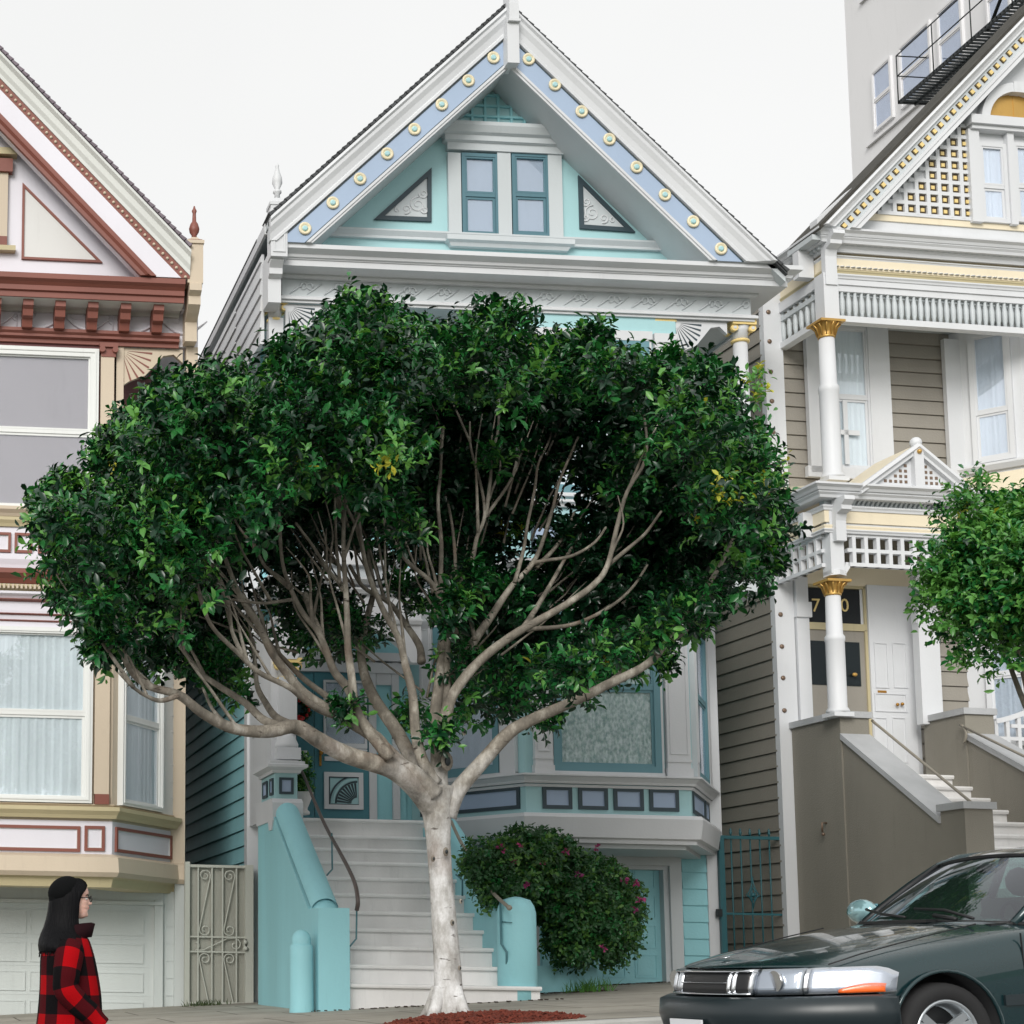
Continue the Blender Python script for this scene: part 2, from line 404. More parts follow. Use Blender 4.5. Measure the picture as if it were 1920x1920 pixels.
co = m.build('cornice', 'white_blue', H)
m = MB(); x = XLf+.06
while x < XRf-.08: m.box(x, x+.045, YF-.135, YF-.05, zc[4]+.055, zc[4]+.115); x += .085
m.build('dentil_row', 'white_blue', co)
# frieze of S scrolls in relief
m = MB(); x = XLf+.1; k = 0; zm = (zc[5]+zc[4])/2; hh = (zc[4]-zc[5])*.40
while x < XRf-.25:
    P = []; s = 1 if k % 2 else -1
    for i in range(15):
        t = i/14; a = t*4.6; r = hh*(.25+.75*(1-t)); P.append((x+.12+s*(-.1+r*math.cos(a)*.9+.06*t), YF-.006, zm+r*math.sin(a)*1.0))
    m.tube(P, [.016-.008*i/14 for i in range(15)], 6)
    m.tube([(x+.02, YF-.004, zm-hh), (x+.1, YF-.006, zm-hh*.2), (x+.2, YF-.004, zm+hh*.7)], [.006, .014, .005], 5)
    x += .205; k += 1
m.build('scroll_frieze', 'pale_grey', H)
# --- gable
YR, YT = 18.45, 19.0
aL = (W.y(505, 421, YR).x, W.y(505, 421, YR).z); aR = (W.y(1474, 509, YR).x, W.y(1474, 509, YR).z); ap = (XMID, Z(957, 8, YR))
sl_ = (ap[1]-aR[1])/(aR[0]-ap[0])
aL = (aL[0], ap[1]-sl_*(ap[0]-aL[0])); 
m = MB()
for e, q in ((aL, -1), (aR, 1)):
    m.xz([(ap[0], ap[1]), (e[0], e[1]), (e[0], e[1]-.05), (ap[0], ap[1]-.05)], YR-.03, YM+10)
m.xz([(ap[0]-.06, ap[1]-.07), (ap[0], ap[1]+.035), (ap[0]+.06, ap[1]-.07)], YR-.02, YM+10)
n_sh = 46
for e in (aL, aR):                               # ragged shingle butts along the rake
    d = Vector((e[0]-ap[0], e[1]-ap[1])); Ls = d.length; d.normalize()
    for i in range(n_sh):
        t0 = Ls*i/n_sh; t1 = Ls*(i+1)/n_sh+.01; nv = Vector((-d.y, d.x)) * (1 if d.x < 0 else 1)
        if nv.y < 0: nv = -nv
        a = Vector(ap)+d*t0; b_ = Vector(ap)+d*t1
        m.xz([tuple(a+nv*.004), tuple(b_+nv*.020), tuple(b_-nv*.02), tuple(a-nv*.02)], YR-.05, YR+.3)
rf = m.build('roof', 'roof_shingle', H)
m = MB()
for e in (aL, aR): m.xz([(ap[0], ap[1]-.052), (e[0], e[1]-.052), (e[0], e[1]-.12), (ap[0], ap[1]-.12)], YR+.02, YM+9.9)
m.build('soffit', 'pale_grey', rf)
m = MB(); m.box(aL[0]-.012, aL[0]+.02, YR+.2, YM+10, aL[1]-.14, aL[1]-.012); m.build('fascia', 'white_blue', rf)
m = MB()
m.tube([(aL[0]+.0, YF+.2, aL[1]-.02), (aL[0]+.0, YM+10, aL[1]-.02)], .022, 8); m.build('gutter', 'roof_shingle', rf)
ZCL = Zc(477, 18.47)+.021
# rake boards, measured vertically down from the roof edge
def rake(name, d0, d1, prof_b, mat, y0=YR):
    m = MB(clip=ZCL)
    for e in (aL, aR):
        m.bar((ap[0], y0, ap[1]-d0), (e[0], y0, e[1]-d0), [(0, 0)]+[( -(d1-d0)*t, b) for t, b in prof_b]+[(-(d1-d0), 0)], mi=0)
    return m.build(name, mat, H)
rake('rake_moulding', .05, .40, [(0, .09), (.12, .10), (.2, .075), (.34, .075), (.55, .045), (.8, .03), (.86, .04), (.97, .04)], 'white_blue')
rake('rake_board', .41, .72, [(0, .012), (.98, .012)], 'lavender')
rake('rake_edge', .725, .80, [(0, .035), (.5, .035), (.6, .02), (1, .02)], 'white_blue')
m = MB(clip=ZCL)
for e in (aL, aR):
    m.bar((ap[0], YR, ap[1]-.405), (e[0], YR, e[1]-.405), [(0, 0), (0, .016), (-.018, .016), (-.018, 0)]); m.bar((ap[0], YR, ap[1]-.708), (e[0], YR, e[1]-.708), [(0, 0), (0, .016), (-.018, .016), (-.018, 0)])
m.build('rake_pinstripe', 'outline_dark', H)
m = MB(clip=ZCL)
for e in (aL, aR):                               # solid board body behind the mouldings
    m.xz([(ap[0], ap[1]-.06), (e[0], e[1]-.06), (e[0], e[1]-.80), (ap[0], ap[1]-.80)], YR+.001, YR+.06)
m.build('barge_board', 'pale_grey', H)
m = MB(clip=ZCL)
for e in (aL, aR): m.xz([(ap[0], ap[1]-.75), (e[0], e[1]-.75), (e[0], e[1]-.79), (ap[0], ap[1]-.79)], YR+.055, YT+.02)
m.build('boxed_soffit', 'pale_grey', H)
for px, py in ((924,110),(877,153),(827,198),(776,244),(725,290),(674,337),(623,382),(571,430),(990,113),(1039,161),(1089,211),(1141,263),(1192,315),(1245,367),(1298,417),(1350,468)):
    p = W.y(px, py, YR); m = MB(); m.M = Matrix.Translation(p) @ Matrix.Rotation(math.pi/2, 4, 'X')
    m.lathe(0, 0, [(.072, 0.012), (.076, .03), (.06, .042), (.045, .03), (.04, .026)], 16); m.lathe(0, 0, [(.034, .02), (.034, .034), (.02, .045)], 12, mi=1)
    m.build('rosette', ['cream_gold', 'teal_pale'], H)
m = MB(); x0, x1, z0, z1 = RC(947, 44, 969, 124, YR-.08); m.box(x0, x1, YR-.16, YR+.1, z0, z1); x0, x1, z0, z1 = RC(950, 12, 968, 46, YR-.1); m.box(x0, x1, YR-.19, YR+.05, z0, z1); m.box(x0-.015, x1+.015, YR-.205, YR+.07, z0-.01, z0+.02)
x0, x1, z0, z1 = RC(949, -12, 969, 12, YR-.1); m.box(x0+.01, x1-.01, YR-.18, YR+.03, z0, z1); m.build('king_post', 'white_blue', H)
# tympanum
m = MB(); zb = zc[0]-.02
xa = ap[0]-(ap[1]-.5-zb)/sl_; xb = ap[0]+(ap[1]-.5-zb)/sl_
m.xz([(XLf+.1, zb), (min(xb, XRf-.1), zb), (min(xb, XRf-.1), zb+.05), (ap[0], ap[1]-.5), (XLf+.1, ap[1]-.5-sl_*(ap[0]-XLf-.1))], YT, YT+.2)
m.build('gable_wall', 'teal_pale', H)
m = MB()
z0 = W.Z(840, 455, YT); z1 = W.Z(840, 440, YT)
m.sweep([(0, z0), (.05, z0), (.05, z0+.03), (.09, z1-.02), (.09, z1), (0, z1)], [(XLf+.2, YT), (XRf-.2, YT)]); m.build('sill_course', 'pale_grey', H)
# gable window
x0, x1, z0, z1 = RC(838, 245, 1056, 290, YT); m = MB(); pth2 = [(x0-.0, YT+.02), (x0, YT-.06), (x1, YT-.06), (x1, YT+.02)]
h = z1-z0
m.sweep([(0, z0), (.02, z0), (.02, z0+h*.28), (.06, z0+h*.34), (.06, z0+h*.55), (.1, z0+h*.62), (.14, z0+h*.85), (.14, z1), (0, z1)], pth2); m.box(x0, x1, YT-.06, YT, z0, z1)
hood = m.build('window_hood', 'pale_grey', H)
m = MB(); x0, x1, z0, z1 = RC(845, 452, 1058, 470, YT); m.sweep([(0, z0), (.02, z0), (.04, z0+.04), (.08, z0+.06), (.08, z1), (0, z1)], [(x0, YT+.02), (x0, YT-.05), (x1, YT-.05), (x1, YT+.02)]); m.box(x0, x1, YT-.05, YT, z0, z1); m.build('window_sill', 'pale_grey', H)
m = MB()
for a, c in ((841, 865), (934, 959), (1029, 1055)):
    x0, x1, z0, z1 = RC(a, 286, c, 453, YT-.06); m.box(x0, x1, YT-.06, YT, z0, z1)
m.build('window_casing', 'pale_grey', H)
for a, c in ((865, 934), (959, 1029)):
    x0, x1, z0, z1 = RC(a, 290, c, 445, YT-.02); window(H, Matrix.Translation((0, YT, 0)), x0, x1, z0, z1, 'sash_gable', 'blind_pale', .042, pleat=False)
m = MB(); n2 = MB()
tri = [[(700,413),(808,417),(808,316)], [(1083,330),(1086,430),(1190,437)]]
for q in tri:
    P = [(W.X(a, b, YT), W.Z(a, b, YT)) for a, b in q]
    ar = sum(P[i-1][0]*P[i][1]-P[i][0]*P[i-1][1] for i in range(3))
    if ar < 0: P = P[::-1]
    inn = m.polyring(P, .052, YT-.03, YT, 0); m.xz(inn, YT-.012, YT, 1)
    cx = sum(p[0] for p in inn)/3; cz = sum(p[1] for p in inn)/3; flip = 1 if q is tri[0] else -1
    for (ox, oz, r, tn) in ((.06, -.01, .10, 1.6), (.13, .13, .06, 1.3), (-.08, -.07, .06, 1.3), (.14, -.07, .05, 1.2), (-.19, -.085, .035, 1.1)):
        Q = []
        for i in range(22):
            t = i/21; a = t*6.283*tn+1.2*ox*20; rr = r*(1-.8*t); Q.append((cx+flip*ox+rr*math.cos(a), YT-.016, cz+oz+rr*math.sin(a)))
        n2.tube(Q, [.010-.004*i/21 for i in range(22)], 5)
po = m.build('triangle_panel', ['outline_dark', 'pale_grey'], H); n2.build('scroll_relief', 'white_blue', po)
# lattice in the peak
m = MB(); zl = W.Z(945, 246, YT); T = .028
xs = [W.X(860+i*24.5, 230, YT) for i in range(8)]
for i, xx in enumerate(xs): 
    zt = ap[1]-.66-abs(xx-ap[0])*sl_
    if zt > zl+.05: m.box(xx-.014, xx+.014, YT-T, YT, zl, zt)
zz = zl+.02
while zz < ap[1]-.85:
    hw = (ap[1]-.66-zz)/sl_; m.box(ap[0]-hw, ap[0]+hw, YT-T-.002, YT, zz, zz+.026); zz += .135
m.build('peak_lattice', 'teal_mid', H)
# corner pilaster with finial
m = MB(); yp = YR-.02; x0, x1, z0, z1 = RC(508, 384, 539, 480, yp); m.box(x0, x1, yp, yp+.2, z0, z1)
m.ring(x0+.025, x1-.025, z0+.05, z1-.08, .02, yp-.012, yp); m.box(x0-.015, x1+.015, yp-.015, yp+.215, z1-.1, z1-.06)
m.box(x0-.01, x1+.01, yp-.01, yp+.21, z1, z1+.04); xm, ym = (x0+x1)/2, yp+.1
m._a([(x0, yp, z1+.04), (x1, yp, z1+.04), (x1, yp+.2, z1+.04), (x0, yp+.2, z1+.04), (xm-.03, ym-.03, z1+.12), (xm+.03, ym-.03, z1+.12), (xm+.03, ym+.03, z1+.12), (xm-.03, ym+.03, z1+.12)], [(0, 1, 5, 4), (1, 2, 6, 5), (2, 3, 7, 6), (3, 0, 4, 7), (4, 5, 6, 7)])
xb0, xb1, zb0, zb1 = RC(508, 480, 530, 560, yp+.1); zb1 += .07; P = [(0, zb1), (0, zb1-.05), (.05, zb1-.08), (.05, zb1-.14), (.12, zb1-.2), (.12, zb1-.27), (.2, zb1-.3), (.2, zb0), (.5, zb0), (.5, zb1)]
m.yz([(yp+a+.008, z) for a, z in P], x0+.01, x1-.03)
pil = m.build('corner_pilaster', 'white_blue', H)
m = MB(); zt = z1+.12; m.lathe(xm, ym, [(.035, zt-.02), (.03, zt+.05), (.05, zt+.07), (.05, zt+.09), (.025, zt+.11), (.06, zt+.19), (.055, zt+.25), (.03, zt+.32), (.018, zt+.38), (.022, zt+.4), (.008, zt+.43)], 14); m.build('finial', 'white_blue', pil)
# columns under the frieze
def column(parent, cx, cy, zb, zt, r, shaft, cap, sq=False, name='column', capmat='gold', capz=.22, baseh=.2):
    m = MB()
    if sq: m.box(cx-r, cx+r, cy-r, cy+r, zb+baseh, zt-capz)
    else: m.lathe(cx, cy, [(r, zb+baseh), (r*1.02, zb+baseh+(zt-zb)*.3), (r*1.1, zb+baseh+(zt-zb)*.31), (r*1.1, zb+baseh+(zt-zb)*.33), (r*.95, zb+baseh+(zt-zb)*.34), (r*.86, zt-capz)], 18)
    m.box(cx-r*1.35, cx+r*1.35, cy-r*1.35, cy+r*1.35, zb, zb+baseh*.45); m.lathe(cx, cy, [(r*1.3, zb+baseh*.45), (r*1.35, zb+baseh*.6), (r*1.1, zb+baseh*.8), (r*1.05, zb+baseh)], 18)
    o = m.build(name, shaft, parent)
    m = MB(); R = r*1.05; z = zt-capz
    m.lathe(cx, cy, [(R*.9, z-.03), (R*1.08, z-.02), (R*1.08, z), (R*.9, z+.01)], 16); m.lathe(cx, cy, [(R*.88, z), (R*.9, z+capz*.5), (R*1.25, z+capz*.72)], 16, mi=1)
    for sx in (-1, 1):
        for sy in (-1, 1):
            m.M = Matrix.Translation((cx+sx*R*1.1, cy+sy*R*.75, z+capz*.58)) @ Matrix.Rotation(math.pi/2, 4, 'X'); m.lathe(0, 0, [(R*.42, -R*.35), (R*.42, R*.35)], 12); m.lathe(0, 0, [(R*.2, -R*.4), (R*.2, R*.4)], 8, mi=1)
    m.M = None; m.box(cx-R*1.45, cx+R*1.45, cy-R*1.35, cy+R*1.35, zt-capz*.26, zt)
    m.build('capital', [capmat, shaft], o); return o
zF2 = Z(1000, 1040, YF); zPR = Z(510, 1085, YF+.1)+.16
for px, sq in ((515, True), (1240, True), (1386, False)):
    cx = X(px, 600, YF+.12); column(H, cx, YF+.12, zPR, zc[6]-.0 if px > 600 else zc[6]+.02, .085 if sq else .095, 'white_blue', 'gold', sq, baseh=.25)
# fan brackets and arches of the upper porches
def fan(parent, x0, x1, zt, zb, y, mat, ray, flip=False, name='fan_bracket', n=8):
    m = MB(); w_ = x1-x0; s = (lambda u: x0+u*w_) if not flip else (lambda u: x1-u*w_)
    P = [(s(0), zt), (s(1), zt)]
    for i in range(13):
        t = i/12; P.append((s(1-t*.98), zb+(zt-zb)*(.62+.30*math.cos(t*math.pi) if t < 1 else 0)))
    P = [(s(0), zt), (s(1), zt), (s(1), zt-(zt-zb)*.3), (s(.86), zt-(zt-zb)*.12), (s(.7), zt-(zt-zb)*.16), (s(.58), zt-(zt-zb)*.36), (s(.42), zt-(zt-zb)*.62), (s(.2), zt-(zt-zb)*.74), (s(.1), zt-(zt-zb)*.84), (s(0), zb)]
    m.xz(P, y-.03, y+.03)
    for i in range(n):
        a = math.radians(4+82*i/(n-1)); R0, R1 = w_*.1, w_*(.48 if i < 2 else .5-.0*i)
        ox, oz = .05*w_, zt-.05*w_; c, sn = math.cos(a), math.sin(a); k = .012
        q = [(ox+R0*c, oz-R0*sn), (ox+R1*c+k*sn, oz-R1*sn+k*c), (ox+R1*c-k*sn, oz-R1*sn-k*c)]
        q = [(x0+a_ if not flip else x1-a_, b_) for a_, b_ in q]; m.xz(q, y-.034, y-.029, 1)
    return m.build(name, [mat, ray], parent)
zt = zc[6]-.03
fan(H, X(536, 590, YF), X(640, 590, YF), zt, zt-.45, YF+.05, 'white_blue', 'outline_dark')
fan(H, X(1262, 600, YF), X(1365, 620, YF), zt, zt-.5, YF+.05, 'white_blue', 'outline_dark')
# --- bays (lower and upper)
BX = [X(772, 1480, YM), X(986, 1490, YF), X(1296, 1500, YF), X(1330, 1510, YM)]
bay = [(BX[0], YM), (BX[1], YF), (BX[2], YF), (BX[3], YM)]
def bandz(y, x=1140, Y=YF): return Z(x, y, Y)
zs1, zs0 = bandz(1455), bandz(1470); zp0 = bandz(1527); zf0 = bandz(1575); zbt = bandz(1588, Y=YM)
m = MB(); m.xy([bay[0], bay[1], bay[2], bay[3]], zf0+.02, zF2+.3); m.xy([(a+ (.1 if i == 0 else 0), b) for i, (a, b) in enumerate(bay)], zF2+.3, zFr0+.05)
m.build('bay_wall', 'teal_pale', H)
m = MB(); m.sweep([(-.02, zs0-.01), (.05, zs0-.01), (.06, zs0+.02), (.10, zs1-.03), (.13, zs1-.02), (.13, zs1), (-.02, zs1+.02)], bay)
m.sweep([(-.02, zs0-.05), (.02, zs0-.05), (.035, zs0-.02), (-.02, zs0-.02)], bay); m.build('bay_sill', 'white_blue', H)
m = MB(); m.sweep([(-.3, zf0-.04), (.05, zf0-.04), (.05, zf0+.0), (.10, zf0+.02), (.13, zp0-.05), (.11, zp0-.01), (.03, zp0), (-.3, zp0)], bay); m.build('bay_skirt', 'white_blue', H)
m = MB(); m.xy([(BX[0]+.1, YM+.05), (BX[1]+.05, YF+.06), (BX[2]-.05, YF+.06), (BX[3]-.1, YM+.05)], zf0-.09, zf0-.03); m.build('bay_soffit', 'pale_grey', H)
faces = [(FM(bay[0], bay[1]), (Vector(bay[1])-Vector(bay[0])).length), (FM(bay[1], bay[2]), BX[2]-BX[1]), (FM(bay[2], bay[3]), (Vector(bay[3])-Vector(bay[2])).length)]
def panel(M, x0, x1, z0, z1, t, o='outline_dark', i='lavender', parent=None, name='panel', dep=.02):
    m = MB(M); m.ring(x0, x1, z0, z1, t, -dep, 0, 0); m.ring(x0+t, x1-t, z0+t, z1-t, .008, -dep*.6, 0, 1); m.box(x0+t+.008, x1-t-.008, -.006, 0, z0+t+.008, z1-t-.008, 1)
    return m.build(name, [o, i], parent)
pz0, pz1 = bandz(1519), bandz(1477)
for a, c in ((1017, 1072), (1084, 1139), (1150, 1206), (1217, 1272)):
    x0 = X(a, 1497, YF)-BX[1]; x1 = X(c, 1497, YF)-BX[1]; panel(faces[1][0], x0, x1, pz0, pz1, .042, parent=H)
Ls = faces[0][1]; panel(faces[0][0], .15, Ls-.08, pz0, pz1, .042, parent=H); panel(faces[2][0], .1, Ls-.6, pz0, pz1, .042, parent=H)
panel(faces[2][0], Ls-.5, Ls-.12, pz0, pz1, .042, parent=H)
zw1 = bandz(1150)
def bay_windows(zb, zt, cur, wx=None):
    x0, x1 = X(1035, 1400, YF)-BX[1], X(1237, 1400, YF)-BX[1]
    window(H, faces[1][0], x0, x1, zb+.04, zt, 'sash', cur, .075, .53)
    m = MB(faces[1][0])
    for a, c in ((X(999, 1400, YF)-BX[1], x0-.02), (x1+.06, X(1290, 1400, YF)-BX[1])):
        m.box(a, c, -.07, 0, zb, zt+.1); m.box(a-.015, c+.015, -.09, 0, zb, zb+.1); m.box(a-.006, c+.006, -.08, 0, zb+.17, zb+.2); m.ring(a+.03, c-.03, zb+.26, zt, .012, -.078, -.07)
    m.box(x0-.02, x0, -.045, 0, zb, zt+.05); m.box(x1, x1+.03, -.045, 0, zb, zt+.05); m.box(x0-.02, x1+.03, -.06, 0, zb, zb+.04); m.box(x0-.04, x1+.04, -.06, 0, zt, zt+.12)
    m.build('window_casing', 'white_blue', H)
    for M, L_ in (faces[0], faces[2]):
        window(H, M, .42, L_-.34, zb+.04, zt, 'sash', 'curtain_blue', .075, .53, glassm='window_glass_bright')
        m = MB(M); m.box(.2, .40, -.06, 0, zb, zt+.1); m.box(L_-.32, L_-.1, -.06, 0, zb, zt+.1); m.box(.2, L_-.1, -.05, 0, zb, zb+.04); m.box(.2, L_-.1, -.06, 0, zt, zt+.12); m.ring(.24, .36, zb+.2, zt, .012, -.068, -.06); m.build('window_casing', 'white_blue', H)
bay_windows(zs1, zw1, 'lace'); zu0, zu1 = bandz(935), bandz(640)
bay_windows(zu0, zu1, 'curtain_white')
# storey band between the bays
m = MB()
for a, b_, o in ((1130, 1108, .10), (1100, 1076, .16), (1072, 1060, .22), (955, 943, .10)):
    z0, z1 = bandz(a), bandz(b_); m.sweep([(-.02, z0), (o*.5, z0), (o*.6, z0+.03), (o, z1-.03), (o, z1), (-.02, z1)], bay)
m.build('storey_band', 'white_blue', H)
for x0 in np.arange(.12, faces[1][1]-.3, .38): panel(faces[1][0], x0, x0+.32, bandz(1040), bandz(985), .042, parent=H)
# upper porch floor + railing left of the bay, porch beam, side wall
zBeam0, zBeam1 = Z(510, 1236, YF+.1), Z(510, 1085, YF+.1)
m = MB(); m.box(XLf, X(800, 1100, YF), YF+.02, YM, zBeam1, zBeam1+.16); m.box(BX[2]+.1, XRf+.02, YF-.02, YM, zBeam1, zBeam1+.16)
m.build('porch_roof', 'pale_grey', H)
m = MB(); xa, xb = XLf, X(792, 1150, YF); cx = X(650, 1100, YF)
P = [(xa, zBeam0), (xa, zBeam1), (xb, zBeam1), (xb, zBeam0), (xb-.12, zBeam0)]
for i in range(1, 12):
    t = i/12; P.append((xb-.12-(xb-xa-.32)*t, zBeam0+.42*math.sin(t*math.pi)**.6))
P += [(xa+.2, zBeam0)]
m.xz(P, YF+.05, YF+.2)
for z, o in ((zBeam1, .16), (zBeam1-.1, .08), (zBeam0+.5, .05)): m.sweep([(0, z-.06), (o*.6, z-.06), (o, z-.02), (o, z), (0, z)], [(xa, YM), (xa, YF+.05), (xb, YF+.05)])
m.xz([(cx-.55, zBeam1+.16), (cx+.55, zBeam1+.16), (cx, zBeam1+.5)], YF-.05, YF+.5)
for s in (-1, 1): m.bar((cx, YF-.05, zBeam1+.52), (cx+s*.62, YF-.05, zBeam1+.15), [(0, .06), (.07, .09), (.07, 0), (0, -.1)])
m.build('porch_arch', 'white_blue', H)
m = MB(); zL = Z(700, 1537, 19.6); m.box(XL+.0, XL+.1, YF+.22, YM, zL-.05, zBeam0+.4); 
M_ = Matrix(((0, 1, 0, XL), (-1, 0, 0, YM), (0, 0, 1, 0), (0, 0, 0, 1)))
m.box(XL-.012, XL, YF+.4, YM-.25, zL+1.0, zL+1.03); m.box(XL-.012, XL, YF+.4, YM-.25, zL+1.35, zL+1.37)
m.build('porch_side_wall', 'white_blue', H)
column(H, X(537, 1300, YF+.2), YF+.2, Z(535, 1426, YF+.2), zBeam0+.02, .1, 'white_blue', 'gold', True, capz=.22, baseh=.3)
# corner boards, base
m = MB(); x0, x1, z0, z1 = RC(462, 700, 481, 1900, YM-.02); m.box(XL-.03, XL+.14, YM-.05, YM+.12, gz(XL)-.3, zEave-.1)
m.box(X(1325, 1700, YM), XR+.02, YM-.05, YM+.12, gz(XR)-.3, zEave-.1); m.build('corner_board', 'white_blue', H)
xs0, xs1 = X(1279, 1700, YM), X(1325, 1700, YM)
m = MB(); m.yz(siding_prof(YM-.015, gz(xs0)-.1, Z(1300, 1592, YM), .203), xs0, xs1); m.box(xs0-.1, xs0, YM-.02, YM, gz(xs0)-.1, Z(1300, 1592, YM)); m.build('base_siding', 'teal_mid', H)
m = MB(); m.box(xs1, BX[3]+.0, YM-.04, YM, zbt, zEave-.3)
for a in (BX[3]+.05,): m.box(a, XR-.15, YM-.03, YM, zf0, zEave-.4)
m.build('front_trim', 'white_blue', H)
# garage
yg = YM-.2; x0, x1 = X(1258, 1700, yg), X(1280, 1700, yg); zg1 = Z(1200, 1622, yg); zg2 = Z(1200, 1602, yg)
xg0 = X(1010, 1700, yg)
m = MB(); m.box(x0, x1, yg, YM, gz(x0)-.1, zg2+.12); m.box(xg0, x0, yg, YM, zg1, zg2); m.box(xg0-.12, xg0, yg, YM, gz(x0)-.3, zg2); m.box(xg0-.1, x1, yg-.03, YM, zg2, zg2+.05)
m.box(x0-.06, x0, yg+.05, YM, gz(x0)-.1, zg1); m.box(xg0, x0-.06, yg+.05, YM, zg1-.05, zg1)
m.build('garage_surround', 'pale_grey', H)
m = MB(); yd = YM-.03; xd0, xd1 = xg0, x0-.06; zd0 = gz(x0)-.1; m.box(xd0, xd1, yd, YM+.02, zd0, zg1-.03)
nx = 4; wd = (xd1-xd0)/nx
for i in range(nx):
    for k in range(4):
        z0_ = zd0+.14+k*.36; m.ring(xd0+i*wd+.06, xd0+(i+1)*wd-.06, z0_, z0_+.28, .012, yd-.012, yd); m.box(xd0+i*wd+.09, xd0+(i+1)*wd-.09, yd-.008, yd, z0_+.03, z0_+.25)
gd = m.build('garage_door', 'teal_mid', H)
m = MB(); m.tube([(xd0+1.1, yd-.06, zd0+.55), (xd0+1.25, yd-.06, zd0+.55)], .012, 6); m.box(xd0+1.1, xd0+1.115, yd-.06, yd, zd0+.54, zd0+.56); m.box(xd0+1.235, xd0+1.25, yd-.06, yd, zd0+.54, zd0+.56); m.build('handle', 'brass', gd)
# entrance wall + door
ye = YM-.03
def eb(m, a, b_, c, d, dep, mi=None): x0, x1, z0, z1 = RC(a, b_, c, d, ye); return m.box(x0, x1, ye-dep, YM, z0, z1, mi)
m = MB(); eb(m, 556, 1262, 760, 1537, .0)
dw = m.build('entrance_wall', 'teal_mid', H)
m = MB(); eb(m, 690, 1240, 704, 1537, .05); eb(m, 734, 1240, 747, 1537, .05); eb(m, 556, 1243, 760, 1262, .07); eb(m, 558, 1225, 760, 1240, .1); eb(m, 704, 1262, 734, 1285, .04)
eb(m, 704, 1440, 706, 1530, .02); m.build('door_surround', 'white_blue', H)
m = MB(); eb(m, 589, 1262, 690, 1537, .03); eb(m, 556, 1262, 587, 1537, .02); d_ = m.build('front_door', 'teal_dark', H)
m = MB()
def er(m, a, b_, c, d, t, dep, mi=None): x0, x1, z0, z1 = RC(a, b_, c, d, ye); m.ring(x0, x1, z0, z1, t, ye-dep, YM, mi); return x0, x1, z0, z1
er(m, 605, 1277, 690-4, 1400, .03, .055); er(m, 606, 1449, 679, 1518, .055, .06); er(m, 560, 1408, 575, 1435, .025, .05); er(m, 560, 1455, 575, 1520, .02, .05); eb(m, 605, 1395, 686, 1404, .07); eb(m, 605, 1406, 686, 1409, .075)
eb(m, 607, 1420, 686, 1428, .05)
P = [(X(606+i*5.2, 1410, ye), Z(646, 1404+ (8 if i % 2 else 12)+ 6*math.sin(i/15*math.pi), ye)) for i in range(16)]
m.xz([(X(606, 1400, ye), Z(646, 1402, ye)), (X(684, 1400, ye), Z(646, 1402, ye))]+P[::-1], ye-.06, YM)
m.build('door_moulding', 'white_blue', d_)
x0, x1, z0, z1 = RC(611, 1283, 681, 1394, ye); m = MB(); m.box(x0, x1, ye-.038, ye-.034, z0, z1); m.build('door_glass', 'window_glass_bright', d_)
m = MB(); pts = []; fs = []
for i in range(41): xx = x0+(x1-x0)*i/40; yy = ye-.0325+.0015*math.sin(i*1.1); pts += [(xx, yy, z0), (xx, yy, z1)]
for i in range(40): fs.append((2*i, 2*i+2, 2*i+3, 2*i+1))
m._a(pts, fs, True); m.build('door_curtain', 'curtain_white', d_, fix=False)
# carved fan panel
x0, x1, z0, z1 = RC(615, 1457, 671, 1510, ye); m = MB(); m.box(x0, x1, ye-.04, YM, z0, z1, 0); R = (x1-x0)*1.0
ox, oz = x1-.02, z0+.02
for rr, t, mi in ((R*.95, .02, 1), (R*.84, .028, 2), (R*.74, .018, 1)):
    Pn = []
    for i in range(13): a = math.pi/2*i/12; Pn.append((a,))
    q = [(ox-rr*math.cos(a[0]), oz+min(rr*math.sin(a[0]), z1-oz)) for a in Pn]; q2 = [(ox-(rr-t)*math.cos(a[0]), oz+min((rr-t)*math.sin(a[0]), z1-oz)) for a in Pn]
    for i in range(12): m.xz([q[i], q[i+1], q2[i+1], q2[i]], ye-.052, ye-.038, mi)
for i in range(9):
    a = math.radians(6+78*i/8); c, s = math.cos(a), math.sin(a); R0, R1, k = R*.2, R*.68, .004
    m.xz([(ox-R0*c-k*s, oz+R0*s-k*c), (ox-R0*c+k*s, oz+R0*s+k*c), (ox-R1*c+k*3*s, oz+R1*s+k*3*c), (ox-R1*c-k*3*s, oz+R1*s-k*3*c)], ye-.05, ye-.038, 1)
m.box(x0, x1, ye-.055, ye-.038, z0, z0+.012, 1); m.box(x0, x0+.012, ye-.056, ye-.038, z0, z1, 1); m.box(x0, x1, ye-.0555, ye-.038, z1-.014, z1, 1); m.build('fan_panel', ['teal_pale', 'outline_dark', 'teal_pale'], d_)
m = MB(); x0, x1, z0, z1 = RC(597, 1395, 601, 1437, ye); m.box(x0, x1, ye-.05, ye-.02, z0, z1); m.ball(((x0+x1)/2, ye-.08, (z0+z1)/2+.02), .028); m.ball(((x0+x1)/2, ye-.05, z1-.03), .02); m.build('door_handle', 'brass', d_)
x0, x1, z0, z1 = RC(564, 1413, 572, 1430, ye); m = MB(); m.box(x0, x1, ye-.045, ye, z0, z1); m.build('side_light', 'outline_dark', d_)

